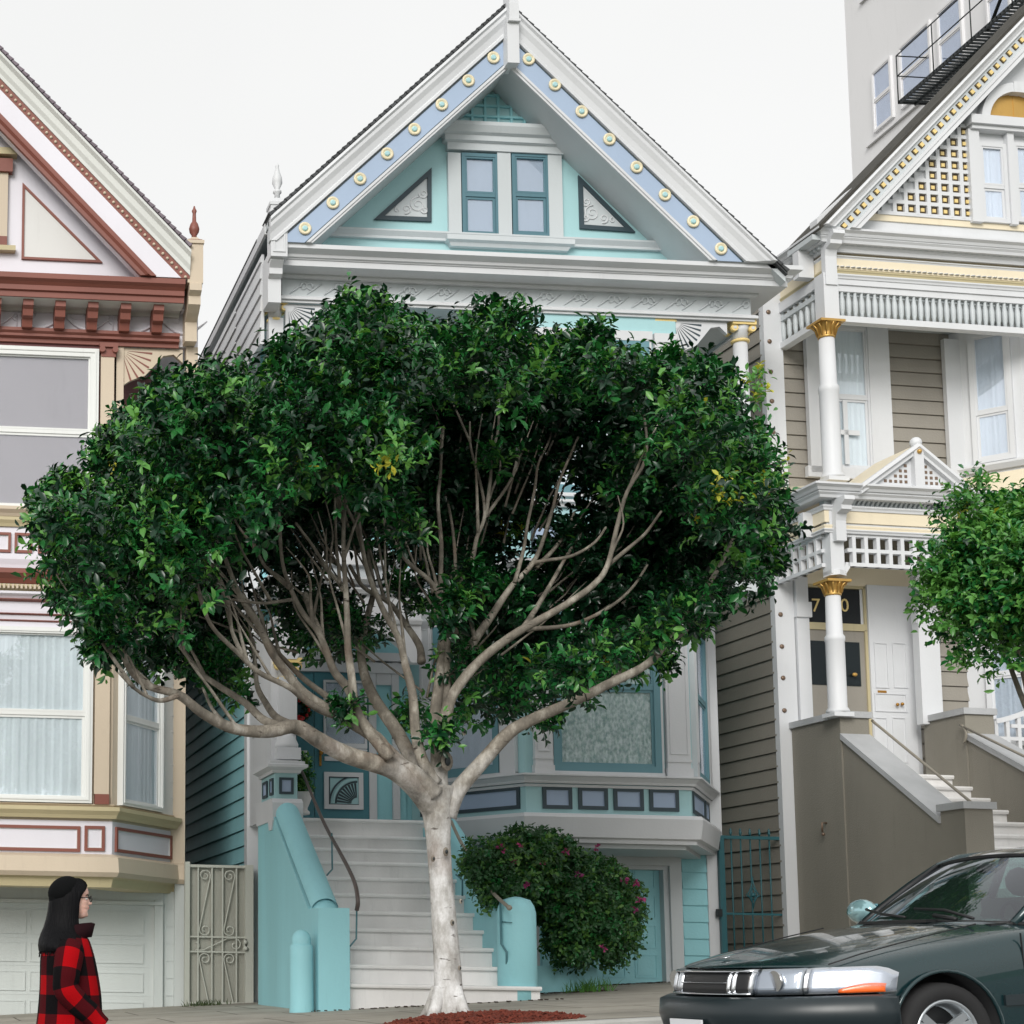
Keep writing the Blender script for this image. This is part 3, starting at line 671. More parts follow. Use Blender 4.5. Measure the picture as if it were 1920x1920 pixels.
# ================================================================ staircase of the blue house
SX0, SX1 = 4.33, 6.0
ys = [1845, 1809, 1774, 1741, 1709, 1676, 1646, 1617, 1592, 1568, 1537]
S = thing('entrance_staircase', 'white marble front steps with rounded pale teal side walls, climbing to the blue house', 'staircase', (SX0, 16.6, gz(SX0)))
yk = [16.65+.285*k for k in range(10)]+[16.65+.285*10]
zk = [Z(720, ys[k], yk[k]) for k in range(11)]
for k in range(11):
    m = MB(); zb = zk[k-1]-.04 if k else gz(SX0)-.4; y1 = yk[k+1]+.03 if k < 10 else YM+.0
    r = .018; a, b_ = yk[k]-.03, zk[k]
    xe = SX1+(.28 if k == 0 else .14 if k == 1 else .03); xs_ = SX0-(.0 if k else .03)
    m.yz([(a+.05, zb), (a+.05, b_-.042), (a, b_-.038), (a-.006, b_-.02), (a, b_-.004), (a+.012, b_), (y1, b_), (y1, zb)], xs_, xe)
    m.build('step', 'marble_step', S)
# left side wall
SO = SX0; SI = 4.02
zf = Z(622, 1702, 16.5); zbk = Z(540, 1520, 18.6)
m = MB(); m.yz([(16.5, gz(4)-.3), (16.5, zf), (16.92, zf), (18.62, zbk), (19.35, zbk), (19.35, gz(4)-.3)], SI, SO)
n = 10; rr = (SO-SI)/2-.02; xm = (SO+SI)/2
P0, P1 = Vector((xm, 16.85, zf+.0)), Vector((xm, 18.6, zbk+.0)); sd_ = (P1-P0).normalized(); up = Vector((0, -sd_.z, sd_.y))
pts = []; fs = []
for q, p in enumerate((P0, P1)):
    for i in range(n+1): a = math.pi*i/n; pts.append(p+Vector((1, 0, 0))*rr*math.cos(a)+up*rr*math.sin(a)*.9)
for i in range(n): fs.append((i, i+1, n+2+i, n+1+i))
m._a(pts, fs, True); m.ball((xm, 16.9, zf-.02), rr, 20); cw = m.build('side_wall', 'teal_mid', S)
m = MB(); xz = (SI-.015, SO+.015)
m.yz([(18.5, zbk-.12), (18.5, zbk+.08), (18.56, zbk+.13), (19.37, zbk+.13), (19.37, zbk-.12), (18.75, zbk-.12), (18.7, zbk-.22), (18.58, zbk-.22)], *xz); m.build('plinth', 'white_blue', S)
m = MB(); zp0_, zp1_ = zbk+.13, Z(530, 1450, 18.6); m.box(SI+.03, SO-.03, 18.58, 19.3, zp0_, zp1_)
pb = m.build('pedestal', 'teal_pale', S)
panel(FM((SI+.03, 18.58), (SO-.03, 18.58)), .045, .205, zp0_+.05, zp1_-.05, .028, parent=S, name='panel'); Ms = FM((SI+.03, 19.3), (SI+.03, 18.58)); panel(Ms, .5, .66, zp0_+.05, zp1_-.05, .028, parent=S); panel(Ms, .12, .36, zp0_+.05, zp1_-.05, .028, parent=S)
m = MB(); P_ = [(0, zp1_), (.03, zp1_), (.04, zp1_+.03), (.1, zp1_+.06), (.1, zp1_+.09), (.07, zp1_+.1), (.07, zp1_+.13), (0, zp1_+.14)]
m.sweep(P_, [(SI+.03, 19.3), (SI+.03, 18.58), (SO-.03, 18.58), (SO-.03, 19.3)]); m.box(SI+.02, SO-.02, 18.58, 19.3, zp1_+.0, zp1_+.145); m.build('pedestal_cap', 'white_blue', S)
# right side wall with rounded newel
zfr = Z(985, 1702, 16.7); m = MB(); RO, RI = 6.27, 6.0
m.yz([(16.8, gz(6)-.3), (16.8, zfr-.1), (17.0, 2.08), (18.9, 3.2), (19.6, 3.2), (19.6, gz(6)-.3)], RI, RO-.07)
m.lathe(6.12, 16.85, [(.195, gz(6)-.3), (.192, zfr-.05), (.175, zfr+.02), (.14, zfr+.08), (.05, zfr+.11), (.01, zfr+.115)], 28)
P0, P1 = Vector((6.10, 17.0, 2.08)), Vector((6.10, 18.9, 3.2)); sd_ = (P1-P0).normalized(); up = Vector((0, -sd_.z, sd_.y)); pts = []; fs = []
for q, p in enumerate((P0, P1)):
    for i in range(n+1): a = math.pi*i/n; pts.append(p+Vector((1, 0, 0))*.10*math.cos(a)+up*.07*math.sin(a))
for i in range(n): fs.append((i, i+1, n+2+i, n+1+i))
m._a(pts, fs, True); m.build('side_wall', 'teal_mid', S)
# handrails
def onx(px, py, xx): p = W.x(px, py, xx); return p
def smooth_path(P, k=5):
    P = [Vector(p) for p in P]; out = []
    for i in range(len(P)-1):
        p0, p1, p2, p3 = P[max(i-1, 0)], P[i], P[i+1], P[min(i+2, len(P)-1)]
        for j in range(k):
            t = j/k; out.append(.5*((2*p1)+(p2-p0)*t+(2*p0-5*p1+4*p2-p3)*t*t+(3*p1-p0-3*p2+p3)*t**3))
    return out+[P[-1]]
P = [onx(x, y, 4.42) for x, y in ((566, 1447), (573, 1462), (592, 1508), (612, 1552), (636, 1596), (656, 1634), (667, 1662), (671, 1690), (669, 1706))]
m = MB(); Q = smooth_path(P); m.tube(Q, [.017+.006*min(1, i/len(Q)) for i in range(len(Q))], 8); hr = m.build('handrail', 'rail_brown', S)
m = MB(); m.tube([onx(622, 1562, 4.42), onx(623, 1630, 4.42), onx(613, 1641, 4.34)], .009, 6); m.tube([onx(669, 1706, 4.42), onx(668, 1760, 4.42), onx(655, 1776, 4.35), onx(655, 1806, 4.34)], .009, 6); m.build('rail_post', 'rail_teal', hr)
P = [onx(x, y, 5.93) for x, y in ((846, 1540), (862, 1575), (882, 1608), (905, 1650), (930, 1680), (955, 1702))]
m = MB(); m.tube(smooth_path(P), .018, 8); m.ball(P[-1], .028); hr2 = m.build('handrail', 'rail_grey', S)
m = MB(); m.tube([onx(938, 1688, 5.93), onx(940, 1770, 5.93), onx(950, 1785, 5.96), onx(950, 1818, 5.98)], .012, 6); m.tube([onx(938, 1728, 5.93), onx(960, 1730, 6.0)], .006, 5); m.tube([onx(855, 1640, 5.9), onx(867, 1650, 5.93), onx(867, 1680, 5.93)], .01, 6)
m.build('rail_post', 'rail_teal', hr2)
# small domed post
px_, py_ = 3.88, 16.62; m = MB(); zb = gz(px_); zt = Z(571, 1772, py_)
m.lathe(px_, py_, [(.118, zb-.2), (.118, zb+.03), (.114, zt-.13), (.112, zt-.012), (.104, zt), (.092, zt+.004), (.094, zt+.02), (.094, zt+.06), (.078, zt+.105), (.05, zt+.135), (.015, zt+.15)], 26)
tag(recentre(m.build('bollard', 'teal_mid'), (px_, py_, zb)), 'short round teal post with a domed top, against the left stair wall', 'post')
# potted plant on landing
def leaf_cloud(name, mats, C, per, ls, lw, parent=None, out=None, sprig=.16, nleaf=8, mix=None, droop=0., up_bias=.5, seed=1, keep=None, curl=.25, jr=.35):
    """C: array (n,4) clump centre+radius -> one mesh of many small folded leaves set along short twigs"""
    r = np.random.default_rng(seed); C = np.asarray(C, float); n = len(C)*per
    c = np.repeat(C[:, :3], per, 0); R = np.repeat(C[:, 3], per)
    d = r.normal(size=(n, 3)); d /= np.linalg.norm(d, axis=1)[:, None]; rad = R*(r.random(n)**.38)
    base = c+d*rad[:, None]
    ax = d*.9+r.normal(size=(n, 3))*.45; ax[:, 2] += up_bias
    if out is not None:
        o = base-np.asarray(out); o /= np.linalg.norm(o, axis=1)[:, None]+1e-6; ax += o*.7
    ax /= np.linalg.norm(ax, axis=1)[:, None]
    k = nleaf; t = np.tile((np.arange(k)+.5)/k, n); b = np.repeat(base, k, 0); a = np.repeat(ax, k, 0); N = n*k
    pos = b+a*(t*sprig)[:, None]*(.7+.6*r.random(N))[:, None]
    pos[:, 2] -= droop*t*t
    ref = np.tile([.3, .2, .93], (N, 1)); u = np.cross(a, ref); u /= np.linalg.norm(u, axis=1)[:, None]+1e-6; v = np.cross(a, u)
    ph = np.tile(np.arange(k)*2.4, n)+np.repeat(r.random(n)*6.28, k)+r.normal(size=N)*.3
    side = u*np.cos(ph)[:, None]+v*np.sin(ph)[:, None]
    ld = side*.85+a*.65+r.normal(size=(N, 3))*jr*.5; ld[:, 2] -= .1; ld /= np.linalg.norm(ld, axis=1)[:, None]
    nm = a*.8+np.array([0, 0, .8])-side*.3+r.normal(size=(N, 3))*jr; nm -= ld*(nm*ld).sum(1)[:, None]; nm /= np.linalg.norm(nm, axis=1)[:, None]
    wd = np.cross(ld, nm); s = (.5+.95*r.random(N)**1.3)[:, None]
    Ln = ls*s; Wd = lw*s
    cu = nm*Wd*curl
    V = np.stack([pos, pos+ld*Ln*.34+wd*Wd*.42+cu*.8, pos+ld*Ln*.68+wd*Wd*.44+cu*.7, pos+ld*Ln-nm*Ln*.12, pos+ld*Ln*.68-wd*Wd*.44+cu*.7, pos+ld*Ln*.34-wd*Wd*.42+cu*.8, pos+ld*Ln*.36, pos+ld*Ln*.7-nm*Ln*.03], 1)
    if keep is not None: kk = keep(pos); V = V[kk]; N = len(V)
    V = V.reshape(-1, 3); i = np.arange(N)*8
    F = np.stack([np.stack([i+a, i+b_, i+c_], 1) for a, b_, c_ in ((0, 1, 6), (1, 2, 6), (2, 7, 6), (2, 3, 7), (3, 4, 7), (4, 6, 7), (4, 5, 6), (5, 0, 6))], 1).reshape(-1, 3)
    me = bpy.data.meshes.new(name); me.vertices.add(len(V)); me.vertices.foreach_set('co', V.ravel()); me.loops.add(F.size); me.loops.foreach_set('vertex_index', F.ravel().astype(np.int32))
    me.polygons.add(len(F)); me.polygons.foreach_set('loop_start', np.arange(0, F.size, 3, dtype=np.int32)); me.polygons.foreach_set('loop_total', np.full(len(F), 3, np.int32))
    for mt in mats: me.materials.append(MATS[mt])
    if mix:
        # whole twigs share a tint
        pr = np.cumsum(mix); tw = np.searchsorted(pr, r.random(n)); lm = np.repeat(tw, k)
        odd = r.random(n*k) < .12; lm = np.where(odd, np.searchsorted(pr, r.random(n*k)), lm); lm = np.minimum(lm, len(mats)-1)
        if keep is not None: lm = lm[kk]
        me.polygons.foreach_set('material_index', np.repeat(lm, 8).astype(np.int32))
    me.update(calc_edges=True); o = bpy.data.objects.new(name, me); SC.collection.objects.link(o)
    if parent is not None: adopt(o, parent)
    return o
def leafmat(name, rgb, rough=.38, trans=.25):
    m, t, b = _mat(name); N = t.nodes; K = t.links.new; c = lin(rgb)
    oi = N.new('ShaderNodeTexCoord'); nz = N.new('ShaderNodeTexNoise'); nz.inputs['Scale'].default_value = 3.1; nz.inputs['Detail'].default_value = 5; K(oi.outputs['Object'], nz.inputs['Vector'])
    r = N.new('ShaderNodeValToRGB'); r.color_ramp.elements[0].position = .32; r.color_ramp.elements[1].position = .7
    r.color_ramp.elements[0].color = (c[0]*.6, c[1]*.72, c[2]*.75, 1); r.color_ramp.elements[1].color = (c[0]*1.35, c[1]*1.2, c[2]*1.0, 1); K(nz.outputs[0], r.inputs[0])
    K(r.outputs[0], b.inputs['Base Color']); b.inputs['Roughness'].default_value = rough; b.inputs['Specular IOR Level'].default_value = .5
    if trans:
        tl = N.new('ShaderNodeBsdfTranslucent'); tl.inputs[0].default_value = (c[0]*1.5, c[1]*1.4, c[2]*.6, 1); mx = N.new('ShaderNodeMixShader'); mx.inputs[0].default_value = trans
        K(b.outputs[0], mx.inputs[1]); K(tl.outputs[0], mx.inputs[2]); K(mx.outputs[0], N['Material Output'].inputs[0])
    return m
leafmat('leaf_deep', (14, 52, 31), .3, .05); leafmat('leaf_mid', (38, 104, 52), .27, .14); leafmat('leaf_light', (94, 152, 76), .34); leafmat('leaf_yellow', (190, 190, 70), .5)  # leaf_deep is darkened to paint shade into the inner crown
leafmat('bush_leaf', (46, 88, 50), .5); leafmat('bush_light', (84, 128, 60), .5); leafmat('flower_magenta', (150, 50, 110), .7, .1)
zl = zk[10]; pc = (X(567, 1510, 19.1), 19.1)
PT = thing('potted_plant', 'small leafy plant in a pale urn on the stair landing by the blue door', 'plant', (pc[0], pc[1], zl))
m = MB(); m.lathe(pc[0], pc[1], [(.08, zl), (.085, zl+.03), (.05, zl+.06), (.07, zl+.1), (.11, zl+.2), (.125, zl+.24), (.13, zl+.25), (.12, zl+.255), (.1, zl+.25)], 20); m.build('pot', 'pot', PT)
leaf_cloud('foliage', ['bush_light', 'leaf_mid'], [(pc[0], pc[1], zl+.3+.07*i, .085) for i in range(5)], 26, .05, .022, PT, mix=[.6, .4], sprig=.06)
# wreath on side light
wc = W.y(560, 1330, ye-.06); m = MB(); m.M = Matrix.Translation(wc) @ Matrix.Rotation(math.pi/2, 4, 'X')
WR = thing('wreath', 'small red and green wreath hanging beside the blue front door', 'wreath', tuple(wc))
m.tube([(.11*math.cos(a), .11*math.sin(a), 0) for a in np.linspace(0, 2*math.pi, 21)], .02, 7, cap=False); m.build('ring', 'bush_leaf', WR)
leaf_cloud('greenery', ['leaf_deep', 'bush_leaf'], [(wc.x+.11*math.cos(a), wc.y-.01, wc.z+.11*math.sin(a), .035) for a in np.linspace(0, 6.2, 16)], 6, .04, .018, WR, mix=[.5, .5], sprig=.03, nleaf=6)
paint('ribbon_red', (190, 30, 34), .5, .1); m = MB()
for a in np.linspace(0, 6.2, 12): m.ball((wc.x+.1*math.cos(a)+.01, wc.y-.045, wc.z+.11*math.sin(a)-.01), .022, 8)
m.ball((wc.x-.0, wc.y-.05, wc.z-.12), .045, 10, sc=(1.2, .5, 1)); m.build('berries', 'ribbon_red', WR)
# ================================================================ left cream and oxblood house
AF, AM, AR = 19.2, 20.4, 18.72
AXR = X(343, 1500, AM)                       # right corner
A = thing('cream_house', 'cream and white Victorian house with dark red trim, behind the walking woman', 'house', (AXR-3, AF, gz(AXR-3)))
AXL = AXR-5.7
def za(y, x=100, Y=AF): return Z(x, y, Y)
zE = za(515, 300, AR)
m = MB(); m.box(AXL, AXR-.02, AM+.01, AM+9, .3, zE+.2); m.build('wall', 'cream', A)
m = MB(); m.xz(siding_prof(AXR-.02, .6, zE, .2, sgn=1), AM+.1, AM+9); m.build('side_siding', 'taupe', A)
zFb = za(645, 200)                            # bottom of the frieze moulding
UXR = X(376, 590, AF)                          # upper storey right corner
m = MB(); m.box(AXL, UXR-.03, AF, AM+.02, zFb, zE+.15); m.build('wall', 'white_lilac', A)
# gable
e = (X(356, 462, AR), Z(356, 462, AR)); t0 = (X(0, 92, AR), Z(0, 92, AR)); s_ = (t0[1]-e[1])/(e[0]-t0[0])
xap = (AXL+AXR)/2+.15; ap2 = (xap, e[1]+s_*(e[0]-xap)); eL = (2*xap-e[0], e[1])
m = MB()
for q in (e, eL): m.xz([ap2, q, (q[0], q[1]-.09), (ap2[0], ap2[1]-.09)], AR-.02, AM+9)
d = Vector((e[0]-ap2[0], e[1]-ap2[1])); Ls = d.length; d.normalize(); nv = Vector((-d.y, d.x)); nv = nv if nv.y > 0 else -nv
for i in range(40):
    a = Vector(ap2)+d*Ls*i/40; b_ = Vector(ap2)+d*(Ls*(i+1)/40+.01); m.xz([tuple(a+nv*.004), tuple(b_+nv*.022), tuple(b_-nv*.02), tuple(a-nv*.02)], AR-.05, AR+.3)
rfA = m.build('roof', 'roof_purple', A)
m = MB(); m.tube([(e[0]+.12, AR+.2, zE-.02), (e[0]+.12, AM+9, zE-.02)], .06, 8); m.box(UXR-.05, e[0]+.1, AR+.2, AM+9, zE-.1, zE-.04); m.xz([(e[0]-.1, e[1]-.02), (e[0]+.18, zE+.02), (e[0]+.18, zE-.05), (e[0]-.1, zE-.05)], AR+.2, AM+9); m.build('gutter', 'roof_purple', rfA)
ZCA = za(514, 150, AR)
def rakeA(name, d0, d1, prof, mats, y0=AR):
    m = MB(clip=ZCA)
    for q in (e, eL): m.bar((ap2[0], y0, ap2[1]-d0), (q[0], y0, q[1]-d0), [(0, 0)]+[(-(d1-d0)*t, b) for t, b in prof]+[(-(d1-d0), 0)])
    return m.build(name, mats, A)
rakeA('rake_moulding', .08, .36, [(0, .10), (.15, .11), (.3, .06), (.6, .05), (.8, .02), (1, .02)], 'cream_grey')
rakeA('bead_strip', .365, .50, [(0, .008), (1, .008)], 'oxblood')
rakeA('rake_board', .50, .80, [(0, 0.02), (1, .02)], 'white_lilac')
rakeA('inner_rake', .80, .99, [(0, .05), (.35, .05), (.5, .09), (.7, .06), (1, .05)], 'oxblood')
m = MB(clip=ZCA)
for q in (e, eL):
    m.xz([(ap2[0], ap2[1]-.09), (q[0], q[1]-.09), (q[0], q[1]-.98), (ap2[0], ap2[1]-.98)], AR+.001, AR+.12)
m.build('barge_board', 'white_lilac', A)
m = MB(clip=ZCA); dd = Vector((e[0]-ap2[0], 0, e[1]-ap2[1])); n = int(dd.length/.075)
for i in range(n):
    p = Vector((ap2[0], AR-.012, ap2[1]-.433))+dd*(i/n); m.ball(p, .019, 8)
m.build('bead_row', 'cream', A)
m = MB(); zc0 = za(553, 150, AR)
m.xz([(AXL, zc0), (UXR-.1, zc0), (UXR-.1, zE+.1), (ap2[0], ap2[1]-.6), (AXL, zE+.1)], AF-.15, AF+.05); m.build('gable_wall', 'white_lilac', A)
Yt = AF-.15; m = MB(); P = [(W.X(a, b, Yt), W.Z(a, b, Yt)) for a, b in ((40, 487), (192, 494), (42, 344))]
ar = sum(P[i-1][0]*P[i][1]-P[i][0]*P[i-1][1] for i in range(3)); P = P if ar > 0 else P[::-1]
inn = m.polyring(P, .028, Yt-.03, Yt, 0); m.xz(inn, Yt-.012, Yt, 1); m.build('triangle_panel', ['oxblood', 'panel_grey'], A)
m = MB(); x0, x1, z0, z1 = RC(-30, 300, 14, 465, Yt); m.box(x0, x1, Yt-.06, Yt, z0, z1, 0); m.box(x0, x1+.05, Yt-.1, Yt, z1-.18, z1-.02, 1); m.box(x0, x1, Yt-.07, Yt, z0, z0+.12, 1); m.box(x0-.1, x1+.1, Yt-.1, Yt, z0-.06, z0, 2); m.box(x0-.3, x1+.1, Yt-.13, Yt, z1+.02, z1+.1, 2)
m.build('gable_window_trim', ['cream', 'oxblood', 'olive_cream'], A)
window(A, Matrix.Translation((0, Yt, 0)), x0-.75, x0-.03, z0, z1-.1, 'sash_white', 'blind', .05, pleat=False)
# cornice
zz = [za(y, 150, AR) for y in (516, 524, 533, 545, 555)]; pA = [(AXL, AF), (X(350, 530, AR-.1), AF)]
m = MB(); m.sweep([(0, zz[4]), (.40, zz[4]), (.40, zz[3]), (.43, zz[3]+.01), (.43, zz[2]-.01), (.46, zz[2]+.02), (.50, zz[1]-.01), (.50, zz[0]), (0, zz[0]+.02)], pA); m.build('cornice', 'oxblood', A)
z0, z1 = za(612, 150), za(552, 150); m = MB(); m.sweep([(0, za(590, 150)), (.05, za(590, 150)), (.12, za(575, 150)), (.2, zz[4]-.02), (.38, zz[4]-.001), (0, zz[4]-.001)], pA); m.build('cornice_cove', 'cream_grey', A)
m = MB()
for px in (-8, 52, 112, 173, 234, 295):
    xx = X(px, 565, AF-.2); zt = zz[4]-.004; m.yz([(AF-.34, zt), (AF-.34, zt-.07), (AF-.29, zt-.1), (AF-.27, zt-.17), (AF-.2, zt-.19), (AF-.17, zt-.27), (AF, zt-.27), (AF, zt)], xx-.06, xx+.06)
m.build('cornice_bracket', 'oxblood', A)
m = MB(); zg = za(606, 150)
for px in np.arange(-60, 330, 90):
    x0, x1 = X(px, 600, AF), X(px+88, 600, AF); P = [(x0+(x1-x0)*t, AF-.01, zg+.08-.16*math.sin(math.pi*t)) for t in np.linspace(0, 1, 14)]; m.tube(P, [.008+.014*math.sin(math.pi*t) for t in np.linspace(0, 1, 14)], 6)
    for k in range(3): m.ball(((x0+x1)/2+.05*(k-1), AF-.014, zg-.08), .018, 6)
    P = [(x0+.04*math.cos(a), AF-.008, zg+.05+.05*math.sin(a)) for a in np.linspace(0, 5, 12)]; m.tube(P, .009, 5); m.tube([(x0, AF-.008, zg+.05), (x0+.01, AF-.01, zg-.09)], [.014, .006], 5)
    P = [(x0+.16+.05*math.cos(a)*1.6, AF-.006, zg+.08+.04*math.sin(a)) for a in np.linspace(2, 7, 10)]; m.tube(P, .006, 5)
m.build('garland_frieze', 'white_lilac', A)
z0, z1 = za(647, 150), za(624, 150); h = z1-z0
m = MB(); m.sweep([(0, z0), (.03, z0), (.03, z0+h*.3), (.08, z0+h*.4), (.08, z0+h*.6), (.11, z0+h*.75), (.11, z1), (0, z1)], pA); m.build('lower_moulding', 'oxblood', A)
# upper corner pier + finial
m = MB(); yp = AR+.0; x0, x1 = X(352, 500, yp), X(381, 500, yp); zt = Z(368, 452, yp); zb = Z(365, 640, yp+.3)
m.box(x0, x1, yp, yp+.2, zt, Z(366, 530, yp)); m.box(x0-.01, x1+.01, yp-.02, yp+.22, zt-.03, zt+.01)
m._a([(x0, yp, zt), (x1, yp, zt), (x1, yp+.2, zt), (x0, yp+.2, zt)]+[((x0+x1)/2+a, yp+.1+b_, zt+.08) for a, b_ in ((-.03, -.03), (.03, -.03), (.03, .03), (-.03, .03))], [(0, 1, 5, 4), (1, 2, 6, 5), (2, 3, 7, 6), (3, 0, 4, 7), (4, 5, 6, 7)])
zq = Z(366, 530, yp); m.yz([(yp, zq), (yp-.03, zq-.02), (yp-.03, zq-.1), (yp+.05, zq-.14), (yp+.05, zq-.24), (yp+.16, zq-.3), (yp+.3, zq-.36), (yp+.3, zb), (AF+.12, zb), (AF+.12, zq)], x0+.02, x1-.02)
pA_ = m.build('corner_pier', 'cream', A)
m = MB(); xm, ym = (x0+x1)/2, yp+.1; m.box(x0+.01, x1-.01, yp+.01, yp+.19, zt-.001, zt+.03); zt += .08; m.lathe(xm, ym, [(.035, zt-.03), (.03, zt+.03), (.055, zt+.07), (.062, zt+.11), (.045, zt+.17), (.025, zt+.2), (.02, zt+.3), (.03, zt+.33), (.015, zt+.36), (.008, zt+.39)], 14); m.build('finial', 'oxblood', pA_)
# upper window wall: bay front plane
bA = [(X(322, 1500, AM), AM), (X(210, 1500, AF), AF), (AXL+1.2, AF), (AXL+.2, AM)]; bA = bA[::-1]
zq0, zq1 = za(975, 100), zFb
m = MB(); m.xy([(a, b_) for a, b_ in bA], za(1600, 100), za(980, 100)); m.build('bay_wall', 'cream', A)
m = MB(); m.xy([(a, b_) for a, b_ in bA], za(980, 100), zFb+.01); m.build('bay_wall', 'dark_red_wall', A)
fa = [(FM(bA[1], bA[2]), bA[2][0]-bA[1][0]), (FM(bA[2], bA[3]), (Vector(bA[3])-Vector(bA[2])).length)]
o1 = bA[1][0]
def fx(px, py=800): return X(px, py, AF)-o1
M1, M2 = fa[0][0], fa[1][0]; L2 = fa[1][1]
def casing(x0, x1, z0, z1, t=.1, name='window_casing', mat='sash_white', M=None):
    m = MB(M or M1); m.ring(x0, x1, z0, z1, t, -.075, -.0); m.ring(x0+.03, x1-.03, z0+.03, z1-.03, .02, -.085, -.075); return m.build(name, mat, A)
zu0, zu1 = za(965, 100), za(655, 100)
casing(fx(-190), fx(183), zu0, zu1, .1)
window(A, M1, fx(-174), fx(173), zu0+.03, zu1-.06, 'sash_white', 'blind', .035, .5, pleat=False)
zl0, zl1 = za(1505, 80), za(1178, 80)
casing(fx(-190, 1400), fx(172, 1400), zl0, zl1, .07)
window(A, M1, fx(-174, 1400), fx(163, 1400), zl0+.02, zl1-.03, 'sash_white', 'curtain_blue', .035, .51, fold=.12)
# pilasters with capital
m = MB(M1); z0, z1 = za(935, 200), za(676, 200); m.box(fx(187), fx(212), -.06, 0, z0-.2, z1+.05, 0); m.box(fx(176, 1400), fx(204, 1400), -.06, 0, za(1490, 190), za(1200, 190), 0); m.box(fx(177, 1450), fx(204, 1450), -.07, 0, za(1509, 190), za(1490, 190), 1)
m.build('pilaster', ['cream', 'oxblood'], A)
m = MB(M1); x0, x1 = fx(184), fx(218); zt = za(648, 200); m.box(x0, x1, -.1, 0, zt-.05, zt); m.box(x0+.02, x1-.02, -.07, 0, zt-.16, zt-.05)
for xx in (x0+.03, x1-.03):
    n_ = MB(M1); m.M = M1 @ Matrix.Translation((xx, -.05, zt-.08)) @ Matrix.Rotation(math.pi/2, 4, 'X'); m.lathe(0, 0, [(.035, -.05), (.035, .06)], 12)
m.build('capital', 'oxblood', A)
# upper porch recess beside the bay
xr0, xr1 = X(222, 800, AF), UXR-.03
m = MB(); m.box(X(214, 800, AF), X(231, 800, AF), AF, AF+.08, zu0, zFb, 0); m.box(xr1-.14, xr1, AF-.01, AF+.12, za(1100, 360), zFb-.0, 0); m.build('porch_post', 'cream', A)
m = MB(); m.box(bA[2][0]+.1, xr1, AM-.06, AM, za(1100, 300), zFb); m.build('recess_wall', 'dark_red_wall', A)
m = MB(); m.box(bA[2][0]+.1, xr1, AF+.02, AM, za(1100, 300)-.1, za(1100, 300)); m.build('porch_floor', 'cream', A)
fan(A, X(221, 700, AF), X(343, 700, AF), za(652, 280), za(733, 225), AF+.05, 'cream', 'oxblood', n=7)
# belts between storeys
bAs = bA
def belt(prof, mat, name):
    m = MB()
    for (ya, yb, o) in prof:
        z0, z1 = za(ya, 60), za(yb, 60); m.sweep([(-.01, z0), (o*.55, z0), (o*.7, z0+(z1-z0)*.3), (o, z0+(z1-z0)*.65), (o, z1), (-.01, z1)], bAs)
    return m.build(name, mat, A)
belt([(972, 955, .13), (1098+0, 1098-.1, .02)], 'cream', 'window_sill')
belt([(990, 973, .08), (1112, 1100, .12)], 'olive_cream', 'belt_moulding')
belt([(1042, 990, .02), (1070, 1042, .07), (1125, 1113, .12), (1178, 1130, .04)], 'white_lilac', 'storey_band')
belt([(1099, 1074, .22)], 'oxblood', 'belt_moulding')
belt([(1130, 1126, .1), (1155, 1152, .07), (1167, 1164, .055)], 'oxblood', 'belt_line')
m = MB(); x = bA[1][0]
while x < bA[2][0]+.1: m.box(x, x+.025, AF-.15, AF-.05, za(1109, 60), za(1101, 60)); x += .05
m.build('dentil_row', 'cream', A)
for a in (-53, -13, 27, 71, 115): panel(M1, fx(a, 1018), fx(a+33, 1018), za(1038, 50), za(1001, 50), .03, 'oxblood', 'panel_grey', A, dep=.045)
# lower bay base
belt([(1533, 1512, .14)], 'olive_cream', 'bay_sill'); belt([(1510, 1506, .05)], 'cream', 'bay_sill')
belt([(1600, 1537, .01)], 'white_lilac', 'bay_band')
panel(M1, fx(-140, 1570), fx(150, 1570), za(1596, 80), za(1548, 80), .035, 'oxblood', 'panel_grey', A, dep=.035); panel(M1, fx(158, 1570), fx(196, 1570), za(1596, 180), za(1549, 180), .035, 'oxblood', 'panel_grey', A, dep=.035)
panel(M2, .06, L2-.04, za(1596, 180), za(1549, 180), .035, 'oxblood', 'panel_grey', A, dep=.035)
z0, z1 = za(1643, 100), za(1600, 100); bw = bA[:-1]+[(bA[3][0], bA[3][1]), (AXR+.02, AM)]
m = MB(); m.sweep([(-.3, z0), (.10, z0), (.14, z0+.05), (.12, z1-.04), (.02, z1), (-.3, z1)], bw); m.build('bay_skirt', 'cream', A)
z2 = za(1662, 100); m = MB(); m.sweep([(-.4, z2), (.0, z2), (.03, z0-.02), (.06, z0), (-.4, z0)], bw); m.build('bay_soffit', 'olive_cream', A)
# angled side window
casing(.12, L2-.34, zl0, zl1, .06, M=M2); window(A, M2, .15, L2-.38, zl0+.02, zl1-.03, 'sash_white', 'curtain_white', .035, .51, fold=.12)
m = MB(M2); m.box(L2-.3, L2-.0, -.03, 0, zl0-.05, zl1+.1)
z = zl0
while z < zl1: m.box(L2-.08, L2, -.036, -.0, z, z+.012); z += .2
m.build('bay_corner_board', 'sash_white', A)
m = MB(); m.box(X(318, 1500, AM), AXR+.02, AM-.04, AM+.12, za(1640, 330, AM), zFb); m.build('corner_board', 'cream', A)
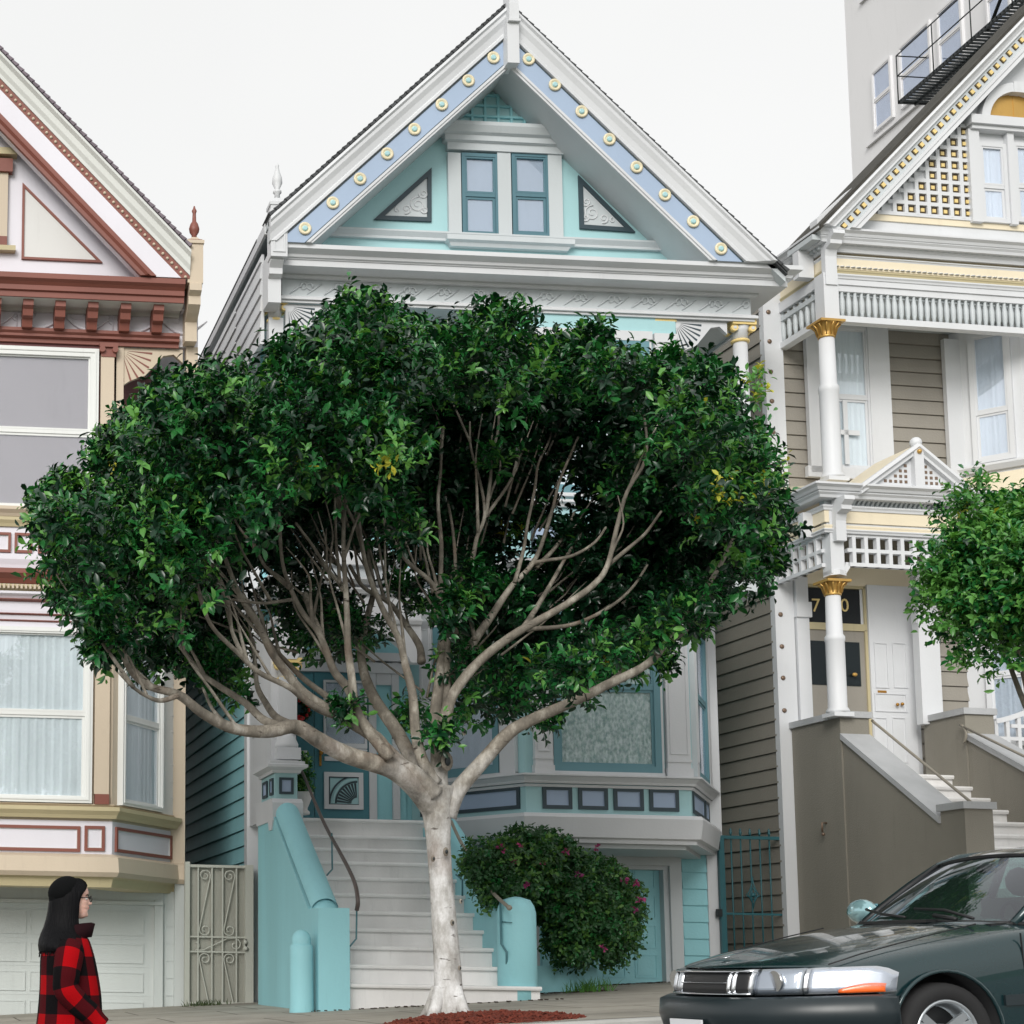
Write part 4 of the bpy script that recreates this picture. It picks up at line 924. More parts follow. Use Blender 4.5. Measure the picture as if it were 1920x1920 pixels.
# garage
yg = AM-.06; m = MB(); zg0 = gz(AXR)-.5; zA = Z(150, 1690, yg); zB = Z(150, 1662, yg)
m.box(AXL, AXR+.01, AM-.02, AM, zg0, z2+.02); m.box(AXL, X(305, 1800, yg), yg, AM, zA, zB); m.box(X(289, 1800, yg), X(305, 1800, yg), yg-.02, AM, zg0, zA+.03); m.box(AXL, X(305, 1700, yg), yg-.05, AM, zA-.03, zA+.01); m.box(X(327, 1750, yg), AXR+.02, yg-.01, AM+.1, zg0, zB+.07)
z = zg0
while z < zB-.1: m.box(X(313, 1700, yg), X(327, 1700, yg), AM-.032, AM-.015, z, z+.013); z += .205
m.build('garage_surround', 'garage_grey', A)
m = MB(); x0, x1 = AXL+.8, X(289, 1800, yg); yd = AM-.024; m.box(x0, x1, yd, AM, zg0, zA-.03)
for k, (ya, yb) in enumerate(((1710, 1755), (1770, 1807), (1824, 1861), (1879, 1916), (1932, 1970))):
    a, b_ = Z(270, ya, yd), Z(270, yb, yd); xr = X(269, 1800, yd); w_ = (xr-x0-.2)/3
    m.box(x0, x1, yd-.004, yd, b_-.045, b_-.038)
    for i in range(3):
        q0, q1 = xr-(i+1)*w_+.05, xr-i*w_; m.ring(q0, q1, b_, a, .014, yd-.014, yd); m.box(q0+.014, q1-.014, yd-.006, yd, b_+.014, a-.014)
gA = m.build('garage_door', 'garage_grey', A); m = MB(); m.tube([(x0+1.5, yd-.05, zg0+.7), (x0+1.7, yd-.05, zg0+.7)], .012, 6); m.box(x0+1.5, x0+1.52, yd-.05, yd, zg0+.69, zg0+.71); m.box(x0+1.68, x0+1.7, yd-.05, yd, zg0+.69, zg0+.71); m.build('handle', 'brass', gA)

# ---- scrollwork gate between the cream and the blue house
G = thing('scroll_gate', 'pale grey metal gate with S scrolls, between the cream and blue houses', 'gate', ((AXR+XL)/2, 20.2, gz(3.7)))
yg = 20.2; gx = lambda p, q=1750: X(p, q, yg); gzz = lambda q: Z(410, q, yg)
m = MB(); m.box(gx(346), gx(355), yg-.03, yg+.04, gz(3.5)-.1, gzz(1617)); m.box(gx(459), gx(474), yg-.04, yg+.05, gz(3.5)-.1, gzz(1621)); m.box(gx(355), gx(459), yg-.02, yg+.02, gzz(1627), gzz(1622)); m.build('gate_frame', 'gate_cream', G)
m = MB(); m.box(gx(350), gx(462), yg+.04, yg+.06, gz(3.5)-.05, gzz(1624)); m.build('backing_board', 'gate_board', G)
m = MB(); t = .009
for p in (371, 397, 417, 443): m.box(gx(p)-t, gx(p)+t, yg-.012, yg+.006, gz(3.5)+.03, gzz(1625))
for q in (1757, 1785): m.box(gx(352), gx(461), yg-.016, yg+.008, gzz(q)-t, gzz(q)+t)
m.box(gx(352), gx(461), yg-.016, yg+.008, gz(3.5)+.02, gz(3.5)+.04); m.build('gate_bars', 'gate_cream', G)
def s_scroll(m, xc, za_, zb_, w, r, y, flip=1):
    P = []
    for i in range(20):
        a = 2.2*math.pi*(1-i/19); rr = r*(.3+.7*i/19); P.append((xc+flip*(-r*.0+rr*math.sin(a)*-1), y, za_-r+rr*math.cos(a)))
    Q = []
    for i in range(20):
        a = 2.2*math.pi*i/19; rr = r*(1-.7*i/19); Q.append((xc-flip*(-rr*math.sin(a)*-1)*1, y, zb_+r-rr*math.cos(a)))
    P = P+[(xc+flip*w*.5, y, za_-r*1.8)]+[(xc-flip*w*.5, y, zb_+r*1.8)]+Q
    m.tube(P, .0085, 6)
for zt, zb_ in ((gzz(1632), gzz(1754)), (gzz(1788), gzz(1905))):
    for p in (384, 430):
        m = MB(); xc = gx(p); w2 = (gx(397)-gx(371))/2-.012; r = w2*.92; fl = 1 if zt == gzz(1632) else -1
        P = [(xc-fl*(r*(.25+.75*i/15))*math.sin(2.1*math.pi*(1-i/15)), yg-.0, zt-r+r*(.25+.75*i/15)*math.cos(2.1*math.pi*(1-i/15))) for i in range(15)]
        P += [(xc+fl*r*math.cos(a), yg, zt-r+r*math.sin(a)) for a in np.linspace(1.3, -.3, 5)]
        P += [(xc-fl*r*math.cos(a), yg, zb_+r-r*math.sin(a)) for a in np.linspace(-.3, 1.57, 5)]
        P += [(xc+fl*r*(1-.75*i/15)*math.sin(2.1*math.pi*i/15), yg, zb_+r-r*(1-.75*i/15)*math.cos(2.1*math.pi*i/15)) for i in range(15)]
        m.tube(P, .008, 6); m.build('scroll', 'gate_cream', G)
m = MB(); zc_ = (gzz(1757)+gzz(1785))/2; r = (gzz(1757)-gzz(1785))/2-.012; xa_, xb_ = gx(366), gx(441)
P = [(xa_+r*(.25+.75*i/15)*math.cos(a), yg, zc_+r*(.25+.75*i/15)*math.sin(a)) for i, a in enumerate(np.linspace(7.5, 1.0+3.6, 16))]
P += [(xa_+.1, yg, zc_-r*.9), (xb_-.1, yg, zc_+r*.9)]+[(xb_+r*(1-.75*i/15)*math.cos(a), yg, zc_+r*(1-.75*i/15)*math.sin(a)) for i, a in enumerate(np.linspace(1.57, -4.6, 16))]
m.tube(P, .008, 6); m.build('scroll', 'gate_cream', G)
m = MB(); m.ball((gx(459), yg-.05, gzz(1766)), .025); m.ball((gx(459), yg-.055, gzz(1778)), .03); m.box(gx(456), gx(462), yg-.04, yg-.02, gzz(1782), gzz(1760)); m.build('latch', 'gate_cream', G)
# ================================================================ right taupe house (slightly turned)
RZ = .06; PV = (10.36, 20.2)
C = Fr(PV, RZ); cX, cZ = C.X, C.Z
CY = PV[1]; CP = CY-1.0                                   # wall plane, porch/gable front plane
HC = thing('taupe_house', 'taupe and white Victorian house with gold capitals and a lattice gable, behind the parked car', 'house', (PV[0], PV[1], gz(PV[0])), RZ)
CXL = cX(1449, 1150, CY)
def rc3(a, b, c, d, Y): return C.rc(a, b, c, d, Y)
zcE = cZ(1700, 445, CP-.35)
CW_ = 6.2
m = MB(); m.box(CXL+.02, CXL+CW_, CY+.01, CY+9, .8, zcE); m.build('wall', 'taupe', HC)
m = MB(); m.xz(siding_prof(CXL+.02, .8, zcE-.4, .195), CY+.02, CY+9); m.build('side_siding', 'taupe', HC)
m = MB(); m.yz(siding_prof(CY+.01, cZ(1700, 1420, CY), cZ(1700, 600, CY), .185), CXL+.05, CXL+CW_); m.build('front_siding', 'taupe', HC)
m = MB(); x0 = CXL-.0; m.box(x0, x0+.25, CY-.05, CY+.05, gz(10.4)-.4, cZ(1700, 560, CY)); cb = m.build('corner_board', 'trim_white', HC)
for py in (585, 640, 697, 752, 810, 1152, 1212, 1271, 1332):
    p = C.y(1437+(py-585)*.039, py, CY-.05); m = MB(); m.M = Matrix.Translation((CXL+.07, CY-.05, p.z)) @ Matrix.Rotation(math.pi/2, 4, 'X'); m.lathe(0, 0, [(.03, 0), (.028, .012), (.012, .02)], 10); m.build('bolt_cap', 'bolt', cb)
# gable block
CXP = cX(1549, 600, CP)                       # left edge of the projecting upper storey
zf_b = cZ(1600, 535, CP)
m = MB(); m.box(CXP+.05, CXL+CW_, CP+.05, CY+.05, zf_b-.05, zcE); m.build('wall', 'butter', HC)
YRk = CP-.21
ZC3 = cZ(1700, 437, CP-.2)
e0 = (cX(1536, 430, YRk), ZC3+.015); e1 = (cX(1920, 22, YRk), cZ(1920, 22, YRk)); s3 = (e1[1]-e0[1])/(e1[0]-e0[0])
xa3 = e0[0]+3.3; a3 = (xa3, e0[1]+s3*3.3); r3 = (2*xa3-e0[0], e0[1])
xx = e0[0]; zx = e0[1]; m = MB()
for q in (e0, r3): m.xz([a3, q, (q[0], q[1]-.07), (a3[0], a3[1]-.07)], YRk-.03, CP+.42)
rf3 = m.build('roof', 'roof_brown', HC)
m = MB(); m.box(xx-.03, xx+.3, YRk+.1, CP+.42, zx-.14, zx-.075); m.box(CXL-.08, CXL+.1, CY, CY+9, zx-.4, zx-.26); m.build('eave_board', 'pale_grey', rf3)
def rk3(name, d0, d1, prof, mat):
    m = MB(clip=ZC3)
    for q in (e0, r3): m.bar((a3[0], YRk, a3[1]-d0), (q[0], YRk, q[1]-d0), [(0, 0)]+[(-(d1-d0)*t, b) for t, b in prof]+[(-(d1-d0), 0)])
    return m.build(name, mat, HC)
rk3('rake_moulding', .05, .22, [(0, .08), (.2, .09), (.5, .05), (.8, .03), (1, .03)], 'trim_white')
rk3('rake_edge', .43, .56, [(0, .04), (.4, .04), (.5, .025), (1, .03)], 'trim_white')
m = MB(clip=ZC3)
for q in (e0, r3): m.xz([(a3[0], a3[1]-.05), (q[0], q[1]-.05), (q[0], q[1]-.56), (a3[0], a3[1]-.56)], YRk+.001, YRk+.08)
m.build('rake_board', 'pale_grey', HC)
dv = Vector((a3[0]-e0[0], 0, a3[1]-e0[1])); Ln = dv.length; n = int(Ln/.128); dn = dv.normalized(); up3 = Vector((-dn.z, 0, dn.x))
m = MB(clip=ZC3)
for i in range(n):
    p = Vector((e0[0], YRk, e0[1]-.325))+dv*((i+.6)/n); s = .036
    q = [p+dn*a*s+up3*b_*s for a, b_ in ((-1, -1), (1, -1), (1, 1), (-1, 1))]; m.prism([(v.x, YRk, v.z) for v in q], (0, -.008, 0), 1)
    s = .024; q = [p+dn*a*s+up3*b_*s for a, b_ in ((-1, -1), (1, -1), (1, 1), (-1, 1))]; m.prism([(v.x, YRk-.008, v.z) for v in q], (0, -.014, 0), 0)
m.build('gold_block_row', ['gold', 'slot_dark'], HC)
YG = CP-.02
m = MB(); zb = cZ(1700, 415, YG); x00 = e0[0]+.1
m.xz([(x00, zb-.3), (r3[0]-.1, zb-.3), (r3[0]-.1, zb-.05), (a3[0], a3[1]-.4), (x00, zb-.05)], YG, YG+.15); m.build('gable_wall', 'trim_white', HC)
m = MB(); m.box(cX(1600, 420, YG), CXL+CW_, YG-.02, YG, cZ(1750, 422, YG), cZ(1750, 410, YG)); m.build('butter_strip', 'butter', HC)
# pierced lattice: dark recess squares with small gold blocks in a white grid
m = MB(); xr = cX(1818, 330, YG); pit = .152
zl0 = cZ(1810, 412, YG)
rows = 8
for j in range(rows):
    for i in range(10):
        cx_, cz_ = xr-.06-i*pit, zl0+.075+j*pit; lim = e0[1]-.70+s3*(cx_-e0[0])
        if cz_+.03 < lim: m.box(cx_-.05, cx_+.05, YG-.008, YG, cz_-.05, cz_+.05, 1); m.box(cx_-.022, cx_+.022, YG-.022, YG-.008, cz_-.022, cz_+.022, 0)
m.build('lattice_block', ['gold', 'slot_dark'], HC)
m = MB()
for j in range(rows+1):
    zz_ = zl0+j*pit; xl = max(e0[0]+(zz_-(e0[1]-.62))/s3, xr-1.6)
    if xl < xr: m.box(xl, xr+.02, YG-.035, YG, zz_-.023, zz_+.023)
for i in range(11):
    xx_ = xr+.016-i*pit; zt_ = e0[1]-.62+s3*(xx_-e0[0])
    if zt_ > zl0: m.box(xx_-.024, xx_+.024, YG-.037, YG, zl0, min(zt_, zl0+rows*pit))
m.build('gable_lattice', 'trim_white', HC)
# arched gold panel and gable windows
cx_, cz_ = cX(1900, 236, YG), cZ(1900, 236, YG); R = .40
m = MB(); P = [(cx_+R*math.cos(a), cz_+R*.98*math.sin(a)) for a in np.linspace(0, math.pi, 25)]; Q = [(cx_+(R+.11)*math.cos(a), cz_+(R+.11)*math.sin(a)) for a in np.linspace(0, math.pi, 25)]
for i in range(24): m.xz([P[i], Q[i], Q[i+1], P[i+1]], YG-.12, YG)
m.box(cx_-.06, cx_+.06, YG-.13, YG, cz_+R-.02, cz_+R+.12); m.build('window_arch', 'trim_white', HC)
m = MB(); m.xz(P, YG-.03, YG); m.box(cx_-.012, cx_+.012, YG-.036, YG, cz_, cz_+R*.95); m.build('sunburst_panel', 'gold_metal', HC)
m = MB(); x0, x1, z0, z1 = rc3(1806, 232, 1990, 248, YG); m.box(x0, x1, YG-.16, YG, z0, z1); m.box(x0+.03, x1, YG-.12, YG, z0-.05, z0)
x0, x1, z0, z1 = rc3(1812, 248, 1832, 420, YG); m.box(x0, x1, YG-.08, YG, z0, z1); x0, x1, _, _ = rc3(1885, 260, 1897, 420, YG); m.box(x0, x1, YG-.08, YG, z0, z1)
m.build('window_casing', 'trim_white', HC)
for a, c in ((1832, 1885), (1897, 1950)):
    x0, x1, z0, z1 = rc3(a, 272, c, 420, YG); window(HC, Matrix.Translation((0, YG, 0)), x0, x1, z0, z1, 'trim_white', 'curtain_white', .05, .45, glassm='window_glass_bright')
# cornice and friezes, return on left side
pC = [(CXP+.03, CY+.3), (CXP+.03, CP), (CXL+CW_, CP)]
def zq(y, x=1700, Y=CP): return cZ(x, y, Y)
def belt3(items, mat, name, path=pC, x=1700):
    m = MB()
    for ya, yb, o0, o1 in items:
        z0, z1 = cZ(x, ya, CP-(o0+o1)/2), cZ(x, yb, CP-(o0+o1)/2); m.sweep([(-.0, z0), (o0, z0), (o0+(o1-o0)*.3, z0+(z1-z0)*.4), (o1, z0+(z1-z0)*.7), (o1, z1), (-.0, z1)], path)
    return m.build(name, mat, HC)
belt3([(449, 437, .16, .21), (463, 451, .12, .15), (480, 466, .03, .07), (493, 488, .02, .04), (530, 522, .03, .05)], 'trim_white', 'cornice')
belt3([(521, 514, .02, .035)], 'olive_cream', 'frieze_line')
m = MB(); x = CXP+.1
while x < CXL+CW_: m.yz([(CP-.02, zq(479)), (CP-.10, zq(470)), (CP-.10, zq(464)), (CP-.02, zq(464))], x, x+.035); x += .075
y_ = CP
while y_ < CY: m.box(CXP-.06, CXP, y_, y_+.035, zq(479), zq(466)); y_ += .075
m.build('dentil_row', 'pale_grey', HC)
m = MB(); m.sweep([(0, zq(514)), (.02, zq(514)), (.02, zq(494)), (0, zq(494))], pC)
m.build('butter_frieze', 'butter', HC)
m = MB()
for k in range(60): 
    xx_ = CXP+.08+k*.072
    m.lathe(xx_, CP-.022, [(.03, zq(511)), (.03, zq(511)+.008)], 8)
m.build('scallop_row', 'trim_white', HC)
# spindle frieze
zs0, zs1 = zq(612), zq(540)
m = MB(); m.box(CXP, CXL+CW_, CP-.02, CP+.09, zs0-.0, zs0+.075); m.box(CXP, CXL+CW_, CP-.02, CP+.09, zs1-.02, zs1+.1); m.box(CXP+.01, CXL+CW_, CP+.0, CP+.06, zs1-.1, zs1)
m.box(CXP-.02, CXP+.09, CP+.09, CY, zs0, zs0+.075); m.box(CXP-.02, CXP+.09, CP+.09, CY, zs1-.02, zs1+.1); m.build('spindle_rail', 'trim_white', HC)
m = MB(); x = cX(1582, 580, CP)
while x < CXL+CW_-.1:
    h = zs1-zs0-.075; z = zs0+.075; m.lathe(x, CP+.03, [(.022, z), (.022, z+h*.12), (.03, z+h*.2), (.034, z+h*.45), (.018, z+h*.7), (.026, z+h*.8), (.03, z+h)], 8); x += .086
y_ = CP+.16
while y_ < CY-.02:
    z = zs0+.075; m.lathe(CXP+.03, y_, [(.022, z), (.03, z+h*.2), (.034, z+h*.45), (.018, z+h*.7), (.03, z+h)], 8); y_ += .13
m.build('spindle_row', 'pale_grey', HC)
m = MB(); m.box(CXP-.05, CXP+.14, CP-.06, CP+.13, zs0-.02, zq(540)+.1)
def bracket(m, x, w, y, zt, h): m.yz([(y, zt), (y-.26, zt), (y-.27, zt-.05), (y-.2, zt-.1), (y-.2, zt-.15), (y-.1, zt-.18), (y-.08, zt-.26), (y-.08, zt-h), (y, zt-h)], x, x+w)
bracket(m, CXP-.03, .15, CP, zq(458), .62); m.box(CXP-.2, CXP, CP+.2, CP+.32, zq(520), zq(470)); m.build('corner_block', 'trim_white', HC)
# porch ceiling of upper balcony
m = MB(); m.box(CXP, CXL+CW_, CP+.05, CY, zf_b-.12, zf_b-.06); m.build('porch_ceiling', 'pale_grey', HC)
# upper column
def col3(px, ytop, ybot, ycap, r, Y, capn=True):
    cx_ = cX(px, (ytop+ybot)/2, Y); zt, zb, zc_ = cZ(px, ytop, Y), cZ(px, ybot, Y), cZ(px, ycap, Y); H_ = zc_-zb
    m = MB(); m.box(cx_-r*1.25, cx_+r*1.25, Y-r*1.25, Y+r*1.25, zb, zb+.05); m.lathe(cx_, Y, [(r*1.3, zb+.05), (r*1.3, zb+.08), (r*1.05, zb+.12), (r*1.05, zb+H_*.62), (r*1.12, zb+H_*.63), (r*1.12, zb+H_*.66), (r*.92, zb+H_*.68), (r*.84, zc_)], 20)
    o = m.build('column', 'trim_white', HC); m = MB(); h = zt-zc_
    m.lathe(cx_, Y, [(r*.9, zc_-.0), (r*.98, zc_+.015), (r*.9, zc_+.03), (r*.9, zc_+h*.4), (r*1.3, zc_+h*.8), (r*1.5, zt-.03)], 18); m.box(cx_-r*1.5, cx_+r*1.5, Y-r*1.5, Y+r*1.5, zt-.03, zt)
    for i in range(12):
        a = 6.283*i/12; m.tube([(cx_+r*.95*math.cos(a), Y+r*.95*math.sin(a), zc_+h*.15), (cx_+r*1.15*math.cos(a), Y+r*1.15*math.sin(a), zc_+h*.6), (cx_+r*1.55*math.cos(a), Y+r*1.55*math.sin(a), zt-.04)], [.008, .014, .01], 5)
    m.build('capital', 'gold_metal', o); return cx_
YC_ = CP+.03
col3(1555, 606, 905, 636, .105, YC_); 
# upper back wall: window, casing, big bay window
def box3(name, mat, items, Y, dep):
    m = MB()
    for it in items:
        a, b_, c, d = it[:4]; dd = it[4] if len(it) > 4 else dep; x0, x1, z0, z1 = rc3(a, b_, c, d, Y); m.box(x0, x1, Y-dd, Y, z0, z1)
    return m.build(name, mat, HC)
box3('window_casing', 'trim_white', [(1510, 612, 1534, 888), (1626, 612, 1665, 888), (1510, 880, 1665, 900), (1770, 640, 1806, 895)], CY-.02, .07)
x0, x1, z0, z1 = rc3(1534, 612, 1626, 745, CY-.02); window(HC, Matrix.Translation((0, CY-.02, 0)), x0, x1, cZ(1580, 885, CY), z1, 'trim_white', 'curtain_white', .05, .5, pleat=True, dark='room_dark', lower=None)
m = MB(); ymid = CY-.09; a0, a1, b0, b1 = rc3(1583, 750, 1591, 870, ymid); m.box(a0, a1, ymid, ymid+.015, b0, b1); a0, a1, b0, b1 = rc3(1562, 806, 1612, 815, ymid); m.box(a0, a1, ymid, ymid+.015, b0, b1); m.build('muntin', 'trim_white', HC)
# right bay: angled side face + front
bq = [(cX(1785, 750, CY), CY), (cX(1860, 750, CY-.62)+.42, CY-.62), (CXL+CW_-.2, CY-.62)]
m = MB(); m.xy(bq+[(CXL+CW_-.2, CY)], gz(14)-.2, zf_b-.1); m.build('bay_wall', 'trim_white', HC)
Mb = FM(bq[0], bq[1]); Lb = (Vector(bq[1])-Vector(bq[0])).length
zb0, zb1 = cZ(1850, 868, CY-.3), cZ(1850, 625, CY-.3)
window(HC, Mb, .22, Lb-.1, zb0, zb1, 'trim_white', 'curtain_blue', .06, .38, glassm='window_glass_bright'); window(HC, FM(bq[1], bq[2]), .2, 1.5, zb0, zb1, 'trim_white', 'curtain_blue', .06, .38, glassm='window_glass_bright')
zc0, zc1 = cZ(1850, 1400, CY-.3), cZ(1850, 1130, CY-.3)
window(HC, Mb, .22, Lb-.1, zc0, zc1, 'trim_white', 'curtain_blue', .06, .5, glassm='window_glass_bright'); window(HC, FM(bq[1], bq[2]), .2, 1.5, zc0, zc1, 'trim_white', 'curtain_blue', .06, .5, glassm='window_glass_bright')
m = MB(); z0 = zb0-.05; m.sweep([(0, z0-.06), (.05, z0-.06), (.1, z0), (.1, z0+.03), (0, z0+.03)], bq); m.sweep([(0, z0-.5), (.03, z0-.5), (.03, z0-.1), (0, z0-.1)], bq, mi=1); m.sweep([(0, z0-.62), (.12, z0-.62), (.2, z0-.52), (0, z0-.5)], bq); m.build('bay_sill', ['trim_white', 'butter'], HC)
# lower porch roof: cornice, mini gable, friezes, lattice, column
P1 = CP-.12; xpr = cX(1835, 1000, P1); pX0 = cX(1548, 1000, P1)
pL = [(pX0, CY), (pX0, P1), (xpr, P1), (xpr, CY)]
m = MB(); zt = cZ(1700, 918, P1-.2)
m._a([(pX0-.2, P1-.2, zt), (xpr+.2, P1-.2, zt), (xpr+.2, CY, zt+.32), (pX0-.2, CY, zt+.32), (pX0-.2, CY, zt), (xpr+.2, CY, zt)], [(0, 1, 2, 3), (0, 3, 4), (1, 5, 2), (0, 4, 5, 1), (3, 2, 5, 4)]); m.build('porch_roof', 'butter', HC)
def blt(items, mat, name):
    m = MB()
    for ya, yb, o0, o1 in items:
        z0, z1 = cZ(1680, ya, P1-(o0+o1)/2), cZ(1680, yb, P1-(o0+o1)/2); m.sweep([(0, z0), (o0, z0), (o0+(o1-o0)*.3, z0+(z1-z0)*.4), (o1, z0+(z1-z0)*.7), (o1, z1), (0, z1)], pL)
    return m.build(name, mat, HC)
blt([(923, 911, .2, .26), (938, 926, .14, .18), (962, 953, .03, .05), (1004, 997, .03, .05)], 'trim_white', 'porch_cornice')
blt([(985, 963, .015, .016), (998, 990, .02, .03)], 'butter', 'porch_frieze')
m = MB(); zt = cZ(1680, 940, P1-.05); zb = cZ(1680, 953, P1-.05); x = pX0+.1
while x < xpr: m.yz([(P1, zb), (P1-.1, zt), (P1, zt)], x, x+.03); x += .06
m.box(pX0, xpr, P1, P1+.1, zb-.1, zt+.1)
m.build('dentil_row', 'pale_grey', HC)
m = MB(); m.box(pX0+.02, xpr-.02, P1+.005, P1+.12, cZ(1680, 1004, P1), cZ(1680, 925, P1)); m.build('porch_beam', 'trim_white', HC)
# mini gable
gx0, gx1, gxa = cX(1612, 908, P1-.2), cX(1822, 914, P1-.2), cX(1717, 832, P1-.2); gz0, gz1 = cZ(1717, 914, P1-.2), cZ(1717, 832, P1-.2)
m = MB(); yg_ = P1-.2; m.xz([(gx0+.1, gz0), (gx1-.1, gz0), (gxa, gz1-.08)], yg_+.03, yg_+.2)
for q in (gx0, gx1): m.bar((gxa, yg_, gz1), (q, yg_, gz0), [(0, 0), (0, .06), (-.05, .07), (-.08, .03), (-.12, .03), (-.12, -.05)])
m.box(gxa-.06, gxa+.06, yg_-.05, yg_+.1, gz0, gz1-.06); m.ball((gxa, yg_-.0, gz1+.01), .07, 12)
m.build('porch_pediment', 'trim_white', HC)
m = MB()
for s in (-1, 1):
    for j in range(4):
        for i in range(5):
            xx_ = gxa+s*(.13+i*.066); zz_ = gz0+.07+j*.066
            if (gz1-.18-zz_)/(gz1-gz0) > abs(xx_-gxa)/((gx1-gx0)/2)-.02: m.box(xx_-.017, xx_+.017, yg_+.024, yg_+.034, zz_-.017, zz_+.017)
m.build('pierced_holes', 'bolt', HC)
m = MB()
for q in (gx0, gx1): m.prism([(gxa, yg_+.05, gz1-.01), (q, yg_+.05, gz0-.01), (q, yg_+.05, gz0-.05), (gxa, yg_+.05, gz1-.05)], (0, .75, 0))
m.build('pediment_roof', 'butter', HC); m = MB(); m.ball((gxa, yg_-.06, gz1-.11), .03, 8); m.build('gold_drop', 'gold_metal', HC)
# open square lattice under the porch beam
zl0, zl1 = cZ(1690, 1066, P1), cZ(1690, 1006, P1); xl0 = cX(1590, 1040, P1); pitch = (zl1-zl0)/2.0
m = MB(); m.box(xl0, xpr, P1, P1+.07, zl0, zl0+.045); m.box(xl0, xpr, P1, P1+.07, zl1-.035, zl1); m.box(xl0, xpr, P1+.002, P1+.068, (zl0+zl1)/2-.022, (zl0+zl1)/2+.022)
x = xl0+.06
while x < xpr: m.box(x, x+.045, P1-.002, P1+.066, zl0+.0, zl1); x += .155
m.box(pX0, pX0+.06, P1+.1, CY, zl0, zl0+.045); m.box(pX0, pX0+.06, P1+.1, CY, zl1-.035, zl1); m.box(pX0+.001, pX0+.059, P1+.1, CY, (zl0+zl1)/2-.02, (zl0+zl1)/2+.02)
y_ = P1+.2
while y_ < CY: m.box(pX0-.001, pX0+.06, y_, y_+.045, zl0, zl1); y_ += .16
P = [(xl0+.02, zl0+.045), (xl0+.02, zl0-.02), (xl0-.03, zl0-.09), (xl0-.12, zl0-.13), (xl0-.12, zl0-.09), (xl0-.06, zl0-.05), (xl0-.03, zl0+.045)]; m.xz(P, P1, P1+.07)
m.build('porch_lattice', 'trim_white', HC)
m = MB(); xq = cX(1556, 1040, P1); m.box(xq, xq+.17, P1-.02, P1+.15, zl0-.1, cZ(1600, 960, P1)); bracket(m, xq+.03, .13, P1-.02, cZ(1600, 942, P1), .5); m.box(pX0-.14, pX0, P1+.22, P1+.32, zl1-.0, zl1+.3)
m.xy([(xq, P1+.15), (xq-.0, P1+.0), (xq+.08, P1-.06), (xq+.2, P1), (xq+.2, P1+.15)], zl0-.12, zl0-.06); m.build('corner_block', 'trim_white', HC)
cyl = P1+.1; lcx = col3(1566, 1090, 1345, 1118, .1, cyl)
# lower recess: pilaster, transom with number, door glass, white door, right pilaster
box3('porch_pilaster', 'trim_white', [(1489, 1085, 1512, 1365), (1484, 1132, 1512, 1160, .12)], CY-.0, .09)
box3('porch_pilaster', 'trim_white', [(1712, 1065, 1750, 1360), (1708, 1150, 1752, 1172, .1)], CY-.3, .12)
YD = CY-.01
box3('entry_wall', 'taupe', [(1511, 1060, 1630, 1460)], YD, .01)
box3('entry_reveal', 'trim_white', [(1617, 1060, 1720, 1470)], YD-.02, .02)
box3('entry_ceiling', 'butter', [(1511, 1060, 1720, 1100)], YD-.04, .03)
tr = box3('transom_window', 'room_dark', [(1511, 1105, 1615, 1170)], YD-.012, .02)
box3('transom_frame', 'olive_cream', [(1505, 1096, 1622, 1104), (1505, 1170, 1630, 1183), (1615, 1100, 1622, 1172), (1623, 1183, 1630, 1440)], YD-.012, .05)
def text(s, size, loc, mat, parent, rot=(math.pi/2, 0, 0), ext=.004, name='house_number', ax='CENTER', loc0=None):
    cu = bpy.data.curves.new(name, 'FONT'); cu.body = s; cu.size = size; cu.extrude = ext; cu.align_x = ax; cu.align_y = 'CENTER'; cu.resolution_u = 3
    o = bpy.data.objects.new('t', cu); SC.collection.objects.link(o); dg = bpy.context.evaluated_depsgraph_get(); dg.update(); me = bpy.data.meshes.new_from_object(o.evaluated_get(dg)); bpy.data.objects.remove(o)
    me.transform(Matrix.Translation(loc) @ Matrix.Rotation(rot[2], 4, 'Z') @ Matrix.Rotation(rot[0], 4, 'X')); me.name = name; me.materials.clear(); me.materials.append(MATS[mat]); o = bpy.data.objects.new(name, me); SC.collection.objects.link(o); adopt(o, parent); return o
for ch, px in (('7', 1530), ('1', 1560), ('0', 1584)):
    p = C.y(px, 1136, YD-.04); text(ch, .24, (p.x, YD-.036, p.z), 'gold', tr)
d3 = box3('glazed_door', 'taupe', [(1511, 1183, 1624, 1450)], YD-.012, .03)
x0, x1, z0, z1 = rc3(1513, 1203, 1612, 1285, YD-.04); m = MB(); m.box(x0, x1, YD-.05, YD-.04, z0, z1); m.build('door_opening', 'room_dark', d3)
m = MB(); m.box(x0, x1, YD-.056, YD-.052, z0, z1); m.build('door_glass', 'entry_glass', d3)
m = MB(); p = C.y(1602, 1265, YD-.08); m.ball((p.x, YD-.09, p.z), .035, 10, sc=(1, .6, .7)); m.build('door_ornament', 'gold_metal', d3)
w3 = box3('white_door', 'trim_white', [(1630, 1100, 1712, 1462)], YD-.05, .04)
m = MB()
for a, b_, c, d in ((1640, 1205, 1665, 1290), (1674, 1205, 1700, 1290), (1640, 1345, 1665, 1430), (1674, 1345, 1700, 1430), (1640, 1300, 1700, 1335)):
    x0, x1, z0, z1 = rc3(a, b_, c, d, YD-.09); m.ring(x0, x1, z0, z1, .015, YD-.102, YD-.09)
m.build('door_moulding', 'trim_white', w3)
m = MB()
for px, py in ((1683, 1321), (1692, 1320)): p = C.y(px, py, YD-.13); m.ball((p.x, YD-.13, p.z), .022, 8)
